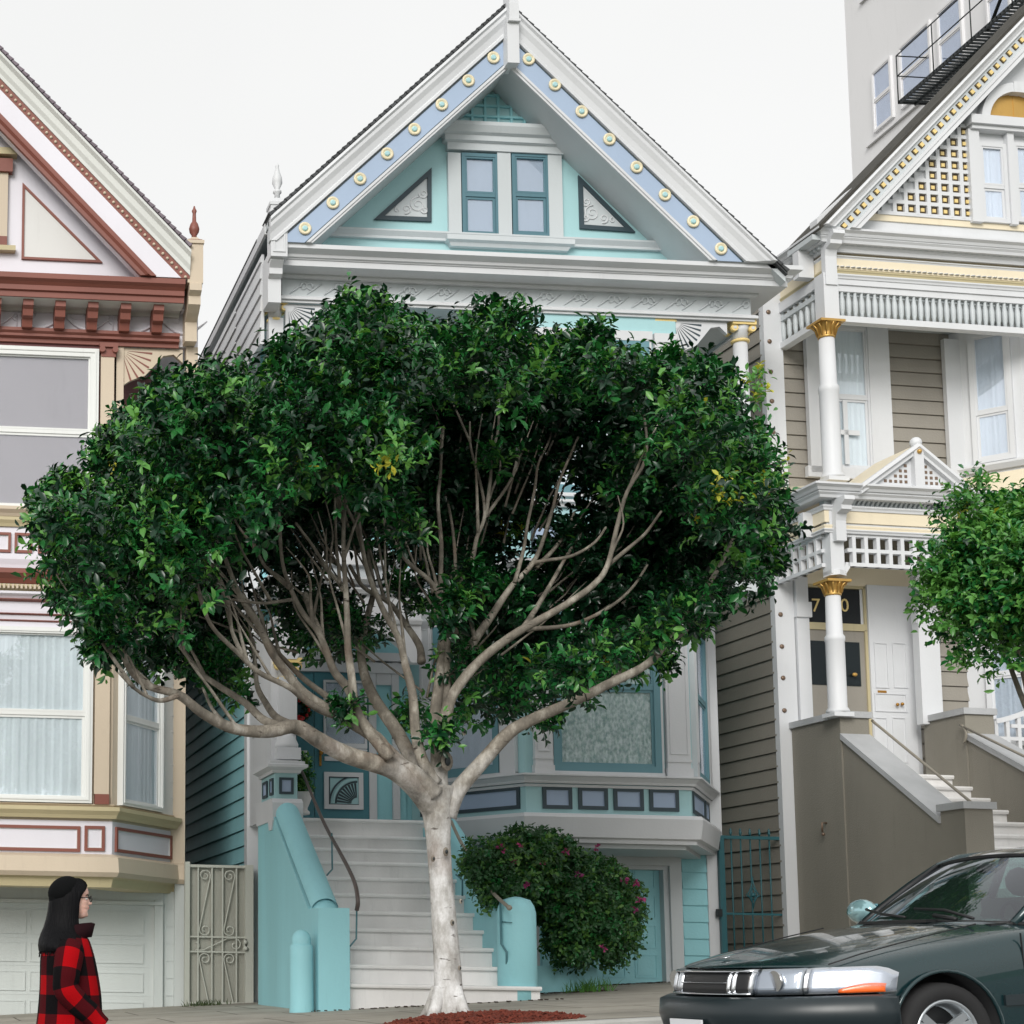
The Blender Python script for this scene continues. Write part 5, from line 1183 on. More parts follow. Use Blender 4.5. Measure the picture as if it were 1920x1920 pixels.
p = C.y(1655, 1297, YD-.1); m.box(p.x-.06, p.x+.05, YD-.105, YD-.09, p.z-.015, p.z+.015); m.build('door_handle', 'brass', w3)
# ---- staircase
SC_ = thing('taupe_staircase', 'grey-brown stucco staircase with pale stone caps climbing to the taupe house', 'staircase', (11.6, 19.2, gz(11.7)), RZ)
ORG[SC_.name] = Vector((11.6, 19.2, gz(11.7)))
# the stair shares the turned frame of the house: put its origin where that frame puts it
def f2w(p): v = Matrix.Rotation(RZ, 3, 'Z') @ (Vector(p)-Vector((PV[0], PV[1], 0)))+Vector((PV[0], PV[1], 0)); return v
SC_.location = f2w((11.6, 19.2, gz(11.7)))
xo = CXL+.22                                                     # porch base
yF = CP-.05; xF = cX(1573, 1400, yF); xG = cX(1625, 1400, yF)   # front pedestal
zcap = cZ(1600, 1346, yF); zsl = cZ(1600, 1387, yF)
zg3 = gz(11)-.4
xo = cX(1484, 1400, CY-.06)
xF = (xo+xF)/2+.02
m = MB(); m.box(xF-.0, xG+.04, yF, CY-.06, zg3, zcap); m.build('porch_base', 'taupe_stucco', SC_)
m = MB(); m.box(xF-.03, xG+.07, yF-.03, CY-.02, zcap, zcap+.075); m.build('stone_cap', 'stone_cap', SC_)
yP = 17.42; p_ = C.y(1815, 1600, yP); xP0 = xF+.01
zp = cZ(1840, 1523, yP); zs2 = cZ(1775, 1548, yP+.3)
xw0, xw1 = xF+.02, xF+.34
yP = yF-2.05
m = MB(); m.yz([(yF, zg3), (yF, zsl), (yP+.38, zs2), (yP+.38, zp), (yP, zp), (yP, zg3)], xw0, xw1); m.build('side_wall', 'taupe_stucco', SC_)
m = MB(); m.yz([(yF, zsl), (yF, zsl+.07), (yP+.38, zs2+.07), (yP+.38, zs2)], xw0-.03, xw1+.03); m.box(xw0-.03, xw1+.03, yP-.03, yP+.41, zp, zp+.075); m.build('stone_cap', 'stone_cap', SC_)
# right cheek
xr0 = cX(1812, 1400, yF); xr1 = cX(1866, 1400, yF)
zc2 = cZ(1840, 1340, yF)
m = MB(); m.box(xr0, xr1, yF, CY-.3, zg3, zc2); m.yz([(yF, zg3), (yF, zc2-.3), (yP+.3, zs2+.25), (yP+.3, zg3)], xr0+.02, xr1-.02); m.build('side_wall', 'taupe_stucco', SC_)
m = MB(); m.box(xr0-.03, xr1+.03, yF-.03, CY-.3, zc2, zc2+.075); m.yz([(yF-.0, zc2-.3), (yF, zc2-.23), (yP+.3, zs2+.32), (yP+.3, zs2+.25)], xr0-.01, xr1+.01); m.build('stone_cap', 'stone_cap', SC_)
zT = cZ(1740, 1447, yF-.0)
for k in range(13):
    m = MB(); z1 = zT-.165*k; y0 = yF+.25-.29*k; yb = y0+.33 if k else CY-.02
    m.yz([(yb, z1-1.6), (yb, z1), (y0, z1), (y0-.01, z1-.02), (y0, z1-.045), (y0+.03, z1-.045), (y0+.03, z1-1.6)], xw1, xr0+.02); m.build('step', 'marble_step', SC_)
m = MB(); xh = xw1+.08; m.tube([(xh, yF+.02, zcap-.02), (xh, yF-.02, zcap-.05), (xh, yP+.35, zp+.06)], .016, 8); m.build('handrail', 'rail_grey', SC_)
m = MB(); xh = xr0-.06; pc_ = [(xh, yF+.03+.12*math.cos(a), zc2-.25+.12*math.sin(a)) for a in np.linspace(-2.2, -4.6, 12)]; m.tube(pc_+[(xh, yP+.3, zs2+.5)], .016, 8); m.build('handrail', 'rail_grey', SC_)
m = MB(); m.tube([f for f in ((xF-.0, CY-.7, cZ(1506, 1545, CY-.5)), (xF-.06, CY-.7, cZ(1506, 1545, CY-.5)), (xF-.06, CY-.7, cZ(1506, 1562, CY-.5)))], .012, 8); m.ball((xF-.05, CY-.7, cZ(1506, 1566, CY-.5)), .022, 8); m.build('hose_tap', 'bolt', SC_)
# small white lattice railing further right
RL = thing('lattice_railing', 'white square lattice railing with a swept top rail, right of the taupe stairs', 'railing', tuple(f2w((xr1+.4, CY-.8, gz(14)))), RZ); ORG[RL.name] = Vector((xr1+.4, CY-.8, gz(14)))
m = MB(); yl = CY-.85; x0 = cX(1868, 1400, yl); zt0, zb0 = cZ(1868, 1348, yl), cZ(1868, 1428, yl)
P = [(x0+i*.1, zt0+.0+.5*(i/12)**1.3) for i in range(12)]
m.bar
for i in range(11): m.xz([P[i], P[i+1], (P[i+1][0], P[i+1][1]-.06), (P[i][0], P[i][1]-.06)], yl-.03, yl+.03)
for i in range(12): m.box(x0+i*.15-.02, x0+i*.15+.025, yl-.02, yl+.02, zb0-.2, zt0+.5*(min(i*.15/1.2, 1))**1.3-.03)
for k in range(5): m.box(x0+max(0, (k-2)*.2), x0+1.2, yl-.018, yl+.018, zb0-.05+k*.155, zb0-.005+k*.155)
m.build('lattice', 'trim_white', RL)
# ---- teal iron gate between blue and taupe houses
TG = thing('iron_gate', 'dark teal iron bar gate with spear tips, beside the taupe staircase', 'gate', (10.0, 20.3, gz(10)))
yg = 20.3; tx = lambda p: X(p, 1650, yg); tz = lambda q: Z(1410, q, yg)
m = MB(); m.box(tx(1348), tx(1358), yg-.03, yg+.02, gz(10)-.2, tz(1568)); m.box(tx(1466), tx(1474), yg-.03, yg+.02, gz(10)-.2, tz(1572)); m.box(tx(1350), tx(1472), yg-.025, yg+.015, tz(1574), tz(1568)); m.box(tx(1352), tx(1472), yg-.01, yg+.005, tz(1716), tz(1712)); m.build('gate_frame', 'gate_teal', TG)
m = MB()
for p in (1373, 1391, 1409, 1427, 1445): xx_ = tx(p); m.tube([(xx_, yg, gz(10)), (xx_, yg, tz(1568))], .010, 6); m.lathe(xx_, yg, [(.008, tz(1568)), (.02, tz(1562)), (.012, tz(1560)), (.016, tz(1557)), (.002, tz(1553))], 8)
m.build('gate_bars', 'gate_teal', TG)
m = MB(); xc = tx(1410); zc = tz(1678)
for s in (-1, 1):
    for w_, h_ in ((.09, .1), (.06, .2), (.03, .28)):
        m.tube([(xc, yg-.01, zc-h_*.6), (xc+s*w_, yg-.01, zc-.0), (xc+s*w_*.5, yg-.01, zc+h_*.4), (xc, yg-.01, zc+h_*.8)], .008, 5)
m.ball((xc, yg-.01, zc), .03, 8); m.build('ornament', 'gate_teal', TG)
m = MB(); m.box(tx(1463), tx(1474), yg-.07, yg-.02, tz(1726), tz(1708)); m.ball((tx(1476), yg-.08, tz(1715)), .03, 8); m.build('lock', 'iron_black', TG)
m = MB()
for q in (1587, 1713): m.box(tx(1340), tx(1349), yg-.05, yg-.0, tz(q+7), tz(q-7))
m.build('hinge', 'iron_black', TG)
# ================================================================ apartment tower behind
TXw = 18.7; TB = thing('apartment_tower', 'tall plain white apartment block rising behind the taupe house', 'building', (TXw+6, 30, gz(20)))
y1 = W.x(1590, 150, TXw).y
m = MB(); m.box(TXw, TXw+14, 22.0, y1, 1.0, W.x(1590, -60, TXw).z+3); m.build('wall', 'tower_white', TB)
def tw(pl, pr, yt, yb):
    """window on the side wall: left/right px edges, y of top/bottom at the left edge"""
    a, b_ = W.x(pl, yt, TXw), W.x(pr, yt, TXw); return a.y, b_.y, a.z, W.x(pl, yb, TXw).z
MT = Matrix(((0, 1, 0, TXw), (-1, 0, 0, 0), (0, 0, 1, 0), (0, 0, 0, 1)))   # local x -> -Y, outside -> -X
paint('tower_pane', (150, 166, 176), .3, .05)
Z1 = W.x(1636, 138, TXw); Z0 = W.x(1645, 248, TXw)
zt_, zb_ = Z1.z, Z0.z
for lev in (0, 1):
    dz = lev*3.05
    for pl, pr in ((1637, 1673), (1690, 1750), (1765, 1812), (1860, 1905)):
        ya, yb = W.x(pl, 140, TXw).y, W.x(pr, 110, TXw).y
        window(TB, MT, -ya, -yb, zb_+dz, zt_+dz, 'tower_white', 'blind_pale', .05, .5, pleat=False, glassm='window_glass_bright')
m = MB()
for k in range(3): z = zb_-.12+k*3.05; m.box(TXw-.06, TXw, 26, y1-.6, z-.05, z)
m.build('sill_course', 'tower_white', TB)
FE = MB(); zf = W.x(1745, 198, TXw).z; ya = W.x(1745, 198, TXw).y; xo_ = TXw-.62; yb = ya-7
m = MB(); m.box(xo_, xo_+.04, yb, ya, zf, zf+.06); m.box(TXw-.04, TXw, yb, ya, zf, zf+.06); m.box(xo_, TXw, ya-.04, ya, zf, zf+.06)
for q in (.3,): m.box(xo_+q, xo_+q+.03, yb, ya, zf-.02, zf+.05)
y_ = yb
while y_ < ya: m.box(xo_, TXw, y_, y_+.035, zf+.01, zf+.04); y_ += .1
fe = m.build('fire_escape', 'iron_black', TB)
m = MB()
for h in (.55, .95): m.tube([(xo_, yb, zf+h), (xo_, ya, zf+h), (TXw, ya, zf+h)], .013, 5)
y_ = ya
while y_ > yb: m.tube([(xo_, y_, zf), (xo_, y_, zf+.95)], .011, 5); y_ -= 1.1
m.build('railing', 'iron_black', fe)
m = MB()
for k in range(4): m.yz([(ya-1-k*1.8, zf), (ya-1-k*1.8-.05, zf), (ya-1-k*1.8, zf-.5)], TXw-.04, TXw-.01)
m.tube([(xo_+.1, ya-2.5, zf), (xo_+.1, ya-5.5, zf+3)], .03, 5); m.tube([(xo_+.5, ya-2.5, zf), (xo_+.5, ya-5.5, zf+3)], .03, 5); m.build('ladder', 'iron_black', fe)
# ================================================================ ground
def concrete(name, rgb, sx=1.25, sy=1.2, joint=.012):
    m, t, b = _mat(name); N = t.nodes; K = t.links.new; c = lin(rgb)
    tc = N.new('ShaderNodeTexCoord'); n = N.new('ShaderNodeTexNoise'); n.inputs['Scale'].default_value = 1.1; n.inputs['Detail'].default_value = 9; n.inputs['Roughness'].default_value = .7; K(tc.outputs['Object'], n.inputs['Vector'])
    r = N.new('ShaderNodeValToRGB'); r.color_ramp.elements[0].position = .3; r.color_ramp.elements[1].position = .72; r.color_ramp.elements[0].color = tuple(v*.62 for v in c)+(1,); r.color_ramp.elements[1].color = tuple(v*1.15 for v in c)+(1,); K(n.outputs[0], r.inputs[0])
    sp = N.new('ShaderNodeTexNoise'); sp.inputs['Scale'].default_value = 60; K(tc.outputs['Object'], sp.inputs['Vector'])
    br = N.new('ShaderNodeTexBrick'); br.inputs['Scale'].default_value = 1; br.inputs['Mortar Size'].default_value = joint; br.inputs['Brick Width'].default_value = sx; br.inputs['Row Height'].default_value = sy; br.offset = .35; br.inputs['Color1'].default_value = (1, 1, 1, 1); br.inputs['Color2'].default_value = (.84, .84, .83, 1); br.inputs['Mortar'].default_value = (.3, .29, .27, 1); br.inputs['Mortar Smooth'].default_value = .2
    wv = N.new('ShaderNodeTexNoise'); wv.inputs['Scale'].default_value = .8; ma = N.new('ShaderNodeVectorMath'); ma.operation = 'MULTIPLY_ADD'; ma.inputs[1].default_value = (.05, .05, 0); K(tc.outputs['Object'], wv.inputs['Vector']); K(wv.outputs['Color'], ma.inputs[0]); K(tc.outputs['Object'], ma.inputs[2]); K(ma.outputs[0], br.inputs['Vector'])
    mx = N.new('ShaderNodeMix'); mx.data_type = 'RGBA'; mx.blend_type = 'MULTIPLY'; mx.inputs[0].default_value = 1; K(r.outputs[0], mx.inputs[6]); K(br.outputs[0], mx.inputs[7]); K(mx.outputs[2], b.inputs['Base Color']); b.inputs['Roughness'].default_value = .88
    bp = N.new('ShaderNodeBump'); bp.inputs['Strength'].default_value = .35; bp.inputs['Distance'].default_value = .01; K(sp.outputs[0], bp.inputs['Height']); K(bp.outputs[0], b.inputs['Normal']); return m
concrete('pavement_concrete', (172, 167, 156)); paint('kerb_concrete', (176, 176, 172), .85, .15, 3, bump=.4, dirt=.3); paint('asphalt', (112, 112, 112), .9, .2, 4, bump=.6, dirt=.25, fine=90); paint('soil_ground', (96, 92, 78), .95, .2, 1, bump=.5); paint('grass_green', (66, 92, 44), .9, .2, 2)
YK = 12.15
def sheet(name, mat, xs, ys_, zf, mats=None):
    V = [(x, y, zf(x, y)) for y in ys_ for x in xs]; nx = len(xs); F = [(j*nx+i, j*nx+i+1, (j+1)*nx+i+1, (j+1)*nx+i) for j in range(len(ys_)-1) for i in range(nx-1)]
    m = MB(); m._a(V, F, True); o = m.build(name, mat, fix=False); struct(o); return o
xs = list(np.linspace(-30, 50, 60))
def rz(x, y):
    d = YK-y; return gz(x)-.15-(.118*min(d, 3.6)+.02*max(0, min(d-3.6, 5)))
sheet('pavement', 'pavement_concrete', xs, list(np.linspace(YK+.16, 24, 14)), lambda x, y: gz(x)+.004*math.sin(x*1.7+y))
m = MB(); m._a([(x, y, gz(x)-dz) for x in (-30, 50) for y, dz in ((YK, .16), (YK, .02), (YK+.02, .0), (YK+.16, .0), (YK+.16, .16))], [(0, 1, 6, 5), (1, 2, 7, 6), (2, 3, 8, 7), (3, 4, 9, 8)]); struct(m.build('kerb', 'kerb_concrete'))
sheet('road', 'asphalt', xs, [YK-a for a in (0, .5, 1, 2, 3, 3.6, 5, 7, 8.6, 12, 20)], rz)
def far(x, y):
    X_ = max(-30, min(50, x)); base = gz(X_)-1.2
    return base if y < YK else base
sheet('ground', 'soil_ground', [-1500, -300, -80]+list(np.linspace(-40, 60, 12))+[120, 400, 1500], [-1500, -300, -60, -8.1, 10, 24, 40, 100, 400, 1500], lambda x, y: gz(max(-40, min(60, x)))-(.95 if y < 20 else .1 if y < 60 else .6))
sheet('park_lawn', 'grass_green', xs, [-60, -30, -15, -8.0], lambda x, y: gz(x)-.82)
# mulch bed
def mz(x, y):
    d = ((x-4.45)/.74)**2+((y-13.0)/.62)**2; return gz(x)-.012+max(0, 1-d)*.06+(.018*noise.noise(Vector((x*9, y*9, 0))) if d < 1 else 0)
paint('mulch_red', (104, 46, 32), .95, .45, 14, bump=.8, dirt=.5)
m = MB(); nx, ny = 46, 34; V = [(3.5+2.25*i/nx, 12.36+1.6*j/ny, mz(3.5+2.25*i/nx, 12.36+1.6*j/ny)) for j in range(ny+1) for i in range(nx+1)]
m._a(V, [(j*(nx+1)+i, j*(nx+1)+i+1, (j+1)*(nx+1)+i+1, (j+1)*(nx+1)+i) for j in range(ny) for i in range(nx)], True)
for _ in range(2600):
    a, r_ = random.random()*6.283, math.sqrt(random.random()); x, y = 4.45+.76*r_*math.cos(a), 13.0+.64*r_*math.sin(a); z = mz(x, y)+.008
    M = Matrix.Translation((x, y, z)) @ Matrix.Rotation(random.random()*6.28, 4, 'Z') @ Matrix.Rotation(random.uniform(-.6, .6), 4, 'Y') @ Matrix.Rotation(random.uniform(-.6, .6), 4, 'X'); m.M = M; s = random.uniform(.4, 1.2); m.box(-.028*s, .028*s, -.009*s, .009*s, -.004, .005)
m.M = None
mo = m.build('mulch', 'mulch_red', fix=False); struct(mo, 'stuff', 'reddish bark mulch heaped round the base of the street tree', 'mulch')
# planter and debris by the blue house
m = MB(); x0, x1 = 6.27, X(1165, 1830, 19.3); yP0 = 18.4; zt = Z(1080, 1812, yP0); m.box(x0, X(1120, 1830, yP0), yP0, yP0+.14, gz(x0)-.3, zt); m.box(X(1120, 1830, yP0)-.14, X(1120, 1830, yP0), yP0+.14, YM-.22, gz(x0)-.3, zt-.003)
tag(recentre(m.build('planter_wall', 'teal_mid'), (x0, yP0, gz(x0))), 'low pale teal planter wall under the flowering bush', 'planter')
m = MB(); m.box(x0, X(1120, 1830, yP0)-.14, yP0+.14, YM-.22, zt-.2, zt-.06); struct(m.build('planter_soil', 'soil'), 'stuff', 'dark soil in the teal planter', 'soil')
def tuft(cx, cy, n, r_, h, mat, lab, nm):
    m = MB()
    for _ in range(n):
        a = random.random()*6.28; q = r_*random.random(); x, y = cx+q*math.cos(a), cy+q*math.sin(a)*.5; z = gz(x)-.01; b_ = random.random()*6.28; l = h*random.uniform(.5, 1.1); w_ = .006; t = random.uniform(.2, .9)*l
        m._a([(x-w_, y, z), (x+w_, y, z), (x+t*.5*math.cos(b_)+w_*.6, y+t*.5*math.sin(b_), z+l*.6), (x+t*.5*math.cos(b_)-w_*.6, y+t*.5*math.sin(b_), z+l*.6), (x+t*math.cos(b_), y+t*math.sin(b_), z+l)], [(0, 1, 2, 3), (3, 2, 4)])
    tag(recentre(m.build(nm, mat, fix=False), (cx, cy, gz(cx))), lab, 'grass')
leafmat('weed_green', (70, 120, 50), .6); leafmat('weed_dark', (70, 84, 56), .6)
tuft(X(1100, 1848, 18.2), 18.15, 110, .28, .17, 'weed_green', 'fresh green grass tuft at the foot of the planter wall', 'grass_tuft')
tuft(X(386, 1912, 19.9), 19.95, 90, .3, .09, 'weed_dark', 'dull weeds growing at the foot of the scroll gate', 'weeds')
m = MB()
for _ in range(420):
    x = random.uniform(6.2, 9.1); y = 18.3-random.random()**2*.35 if x < 7.6 else YM-.3-random.random()**2*.3; z = gz(x)+.006; s = random.uniform(.3, 1)
    m.M = Matrix.Translation((x, y, z)) @ Matrix.Rotation(random.random()*6.28, 4, 'Z'); m.box(-.02*s, .02*s, -.012*s, .012*s, 0, .006)
for _ in range(60):
    x = random.uniform(3.9, 6.4); m.M = Matrix.Translation((x, 16.42-random.random()*.12, gz(x)+.005)) @ Matrix.Rotation(random.random()*6.28, 4, 'Z'); s = random.uniform(.4, 1.2); m.box(-.015*s, .015*s, -.01*s, .01*s, 0, .01)
struct(m.build('fallen_leaves', 'soil', fix=False), 'stuff', 'dry leaf litter along the foot of the walls', 'leaf litter')
# ================================================================ street tree
def bark(name, rgb, light, cut=.52, blend=None, rgb2=None):
    m, t, b = _mat(name); N = t.nodes; K = t.links.new; tc = N.new('ShaderNodeTexCoord')
    mp = N.new('ShaderNodeMapping'); mp.inputs['Scale'].default_value = (1, 1, .55); K(tc.outputs['Object'], mp.inputs[0])
    n = N.new('ShaderNodeTexNoise'); n.inputs['Scale'].default_value = 5.5; n.inputs['Detail'].default_value = 10; n.inputs['Roughness'].default_value = .72; K(mp.outputs[0], n.inputs['Vector'])
    r = N.new('ShaderNodeValToRGB'); e = r.color_ramp.elements; e[0].position = .34; e[0].color = tuple(v*.42 for v in lin(rgb))+(1,); e[1].position = .66; e[1].color = lin(light)+(1,); x = e.new(cut); x.color = lin(rgb)+(1,); K(n.outputs[0], r.inputs[0])
    src = r.outputs[0]
    if blend:          # bark turns from smooth pale to rough brown with age up into the limbs
        r2 = N.new('ShaderNodeValToRGB'); e = r2.color_ramp.elements; e[0].position = .34; e[0].color = tuple(v*.42 for v in lin(rgb2))+(1,); e[1].position = .66; e[1].color = lin((178, 172, 160))+(1,); x = e.new(.52); x.color = lin(rgb2)+(1,); K(n.outputs[0], r2.inputs[0])
        sp = N.new('ShaderNodeSeparateXYZ'); K(tc.outputs['Object'], sp.inputs[0]); nb = N.new('ShaderNodeTexNoise'); nb.inputs['Scale'].default_value = 4; nb.inputs['Detail'].default_value = 5; K(tc.outputs['Object'], nb.inputs['Vector']); ma = N.new('ShaderNodeMath'); ma.operation = 'MULTIPLY_ADD'; ma.inputs[1].default_value = 1.6; K(nb.outputs[0], ma.inputs[0]); K(sp.outputs[2], ma.inputs[2])
        mb_ = N.new('ShaderNodeMapRange'); mb_.inputs[1].default_value = blend[0]+.8; mb_.inputs[2].default_value = blend[1]+.8; K(ma.outputs[0], mb_.inputs[0]); mm = N.new('ShaderNodeMix'); mm.data_type = 'RGBA'; K(mb_.outputs[0], mm.inputs[0]); K(r.outputs[0], mm.inputs[6]); K(r2.outputs[0], mm.inputs[7]); src = mm.outputs[2]
    # thin dark horizontal lenticels
    mp2 = N.new('ShaderNodeMapping'); mp2.inputs['Scale'].default_value = (9, 9, 34); K(tc.outputs['Object'], mp2.inputs[0]); v = N.new('ShaderNodeTexNoise'); v.inputs['Scale'].default_value = 1; v.inputs['Detail'].default_value = 3; K(mp2.outputs[0], v.inputs['Vector'])
    mr = N.new('ShaderNodeMapRange'); mr.inputs[1].default_value = .66; mr.inputs[2].default_value = .74; K(v.outputs[0], mr.inputs[0]); mx = N.new('ShaderNodeMix'); mx.data_type = 'RGBA'; K(mr.outputs[0], mx.inputs[0]); K(src, mx.inputs[6]); mx.inputs[7].default_value = lin((70, 62, 56))+(1,)
    # moss / rust tints
    n4 = N.new('ShaderNodeTexNoise'); n4.inputs['Scale'].default_value = 2.3; n4.inputs['Detail'].default_value = 5; K(tc.outputs['Object'], n4.inputs['Vector']); m4 = N.new('ShaderNodeMapRange'); m4.inputs[1].default_value = .56; m4.inputs[2].default_value = .72; m4.inputs[4].default_value = .45; K(n4.outputs[0], m4.inputs[0])
    mx4 = N.new('ShaderNodeMix'); mx4.data_type = 'RGBA'; K(m4.outputs[0], mx4.inputs[0]); K(mx.outputs[2], mx4.inputs[6]); mx4.inputs[7].default_value = lin((118, 92, 74))+(1,)
    K(mx4.outputs[2], b.inputs['Base Color']); b.inputs['Roughness'].default_value = .85
    bp = N.new('ShaderNodeBump'); bp.inputs['Strength'].default_value = .5; bp.inputs['Distance'].default_value = .015; K(n.outputs[0], bp.inputs['Height']); K(bp.outputs[0], b.inputs['Normal']); return m
bark('bark_pale', (170, 168, 164), (222, 222, 222), .47, (2.45, 3.25), (128, 121, 110)); bark('bark_limb', (128, 121, 110), (178, 172, 160))
TY = 13.5; SCL = FPX/TY
def tp(px, py, dy=0): return W.y(px, py, TY+dy)
T = thing('street_tree', 'large umbrella-shaped street tree with pale trunk and dark leaves, before the blue house', 'tree', (X(840, 1905, TY), TY, gz(4.3)))
def limb(m, pts, w0, w1, d0, d1, wob=.006, n=10):
    w0 *= .84; w1 *= .8
    P = smooth_path([tp(x, y, d0+(d1-d0)*(i/(len(pts)-1))) for i, (x, y) in enumerate(pts)], 5); k = len(P); R = []
    for i in range(k):
        t = i/(k-1); R.append((w0+(w1-w0)*t**.62)/2/SCL*(1+.05*noise.noise(Vector((i*.6, w0, d1*9)))))
        P[i] = P[i]+Vector((noise.noise(P[i]*2.2+Vector((5, 0, 0))), noise.noise(P[i]*2.2), noise.noise(P[i]*2.2+Vector((0, 9, 0)))))*wob*2
    m.tube(P, R, n); m.ball(P[-1], R[-1], 8); return P
m = MB()
base = tp(840, 1905); gzb = gz(base.x)
n = 26
prof = [(1925, 48), (1912, 43), (1900, 37.5), (1880, 34), (1850, 31.5), (1800, 29.5), (1740, 28), (1680, 26.5), (1620, 26), (1580, 27), (1540, 31), (1500, 38), (1475, 42)]
ctr = {1925: 846, 1912: 846, 1900: 845, 1880: 843, 1850: 841, 1800: 838, 1740: 833, 1680: 829, 1620: 825, 1580: 822, 1540: 820, 1500: 818, 1475: 818}
pts = []; fs = []
ks = list(range(len(prof)*4-3))
for q in ks:
    i, t = q//4, (q % 4)/4; y0, r0 = prof[i]; y1_, r1 = prof[min(i+1, len(prof)-1)]; y = y0+(y1_-y0)*t; r = (r0+(r1-r0)*t)/SCL*.84; cx = ctr[y0]+(ctr[y1_]-ctr[y0])*t; p = tp(cx, y)
    for j in range(n):
        a = 6.283*j/n; fl = max(0, (1.0-(p.z-gzb)/.35)); rr = r*(1+.10*fl*math.sin(a*5+1)+.05*noise.noise(Vector((math.cos(a)*1.2, math.sin(a)*1.2, p.z*2.4)))); yy = .85 if p.z > gzb+1.9 else 1
        pts.append((p.x+rr*math.cos(a), p.y+rr*math.sin(a)*yy, p.z))
for q in range(len(ks)-1):
    for j in range(n): k = (j+1) % n; fs.append((q*n+j, q*n+k, (q+1)*n+k, (q+1)*n+j))
fs.append(tuple(range((len(ks)-1)*n, len(ks)*n)))
m._a(pts, fs, True)
for a, l in ((.3, .28), (1.2, .2), (2.6, .24), (3.6, .22), (5.3, .26)):
    c, s = math.cos(a), math.sin(a); m.tube([(base.x+.08*c, base.y+.08*s, gzb+.25), (base.x+.14*c, base.y+.14*s, gzb+.07), (base.x+l*c, base.y+l*s, gzb-.03)], [.05, .055, .02], 8)
m.build('trunk', 'bark_pale', T, fix=False)
kn = MB()
for px, py, r, dx in ((838, 1428, 15, 0), (848, 1730, 5, 0), (812, 1610, 5, 0), (836, 1597, 7, 0), (745, 1455, 6, 0), (870, 1372, 6, 0), (862, 1815, 4, 0), (864, 1690, 4, 0)):
    p = tp(px, py, -.15 if r < 10 else -.17); kn.ball(p, r/SCL*1.0, 12, sc=(.8, .35, 1.25)); kn.ball(p+Vector((0, -.02, 0)), r/SCL*.5, 8, mi=1, sc=(.8, .35, 1.2))
kn.build('knot', ['bark_limb', 'iron_black'], T)
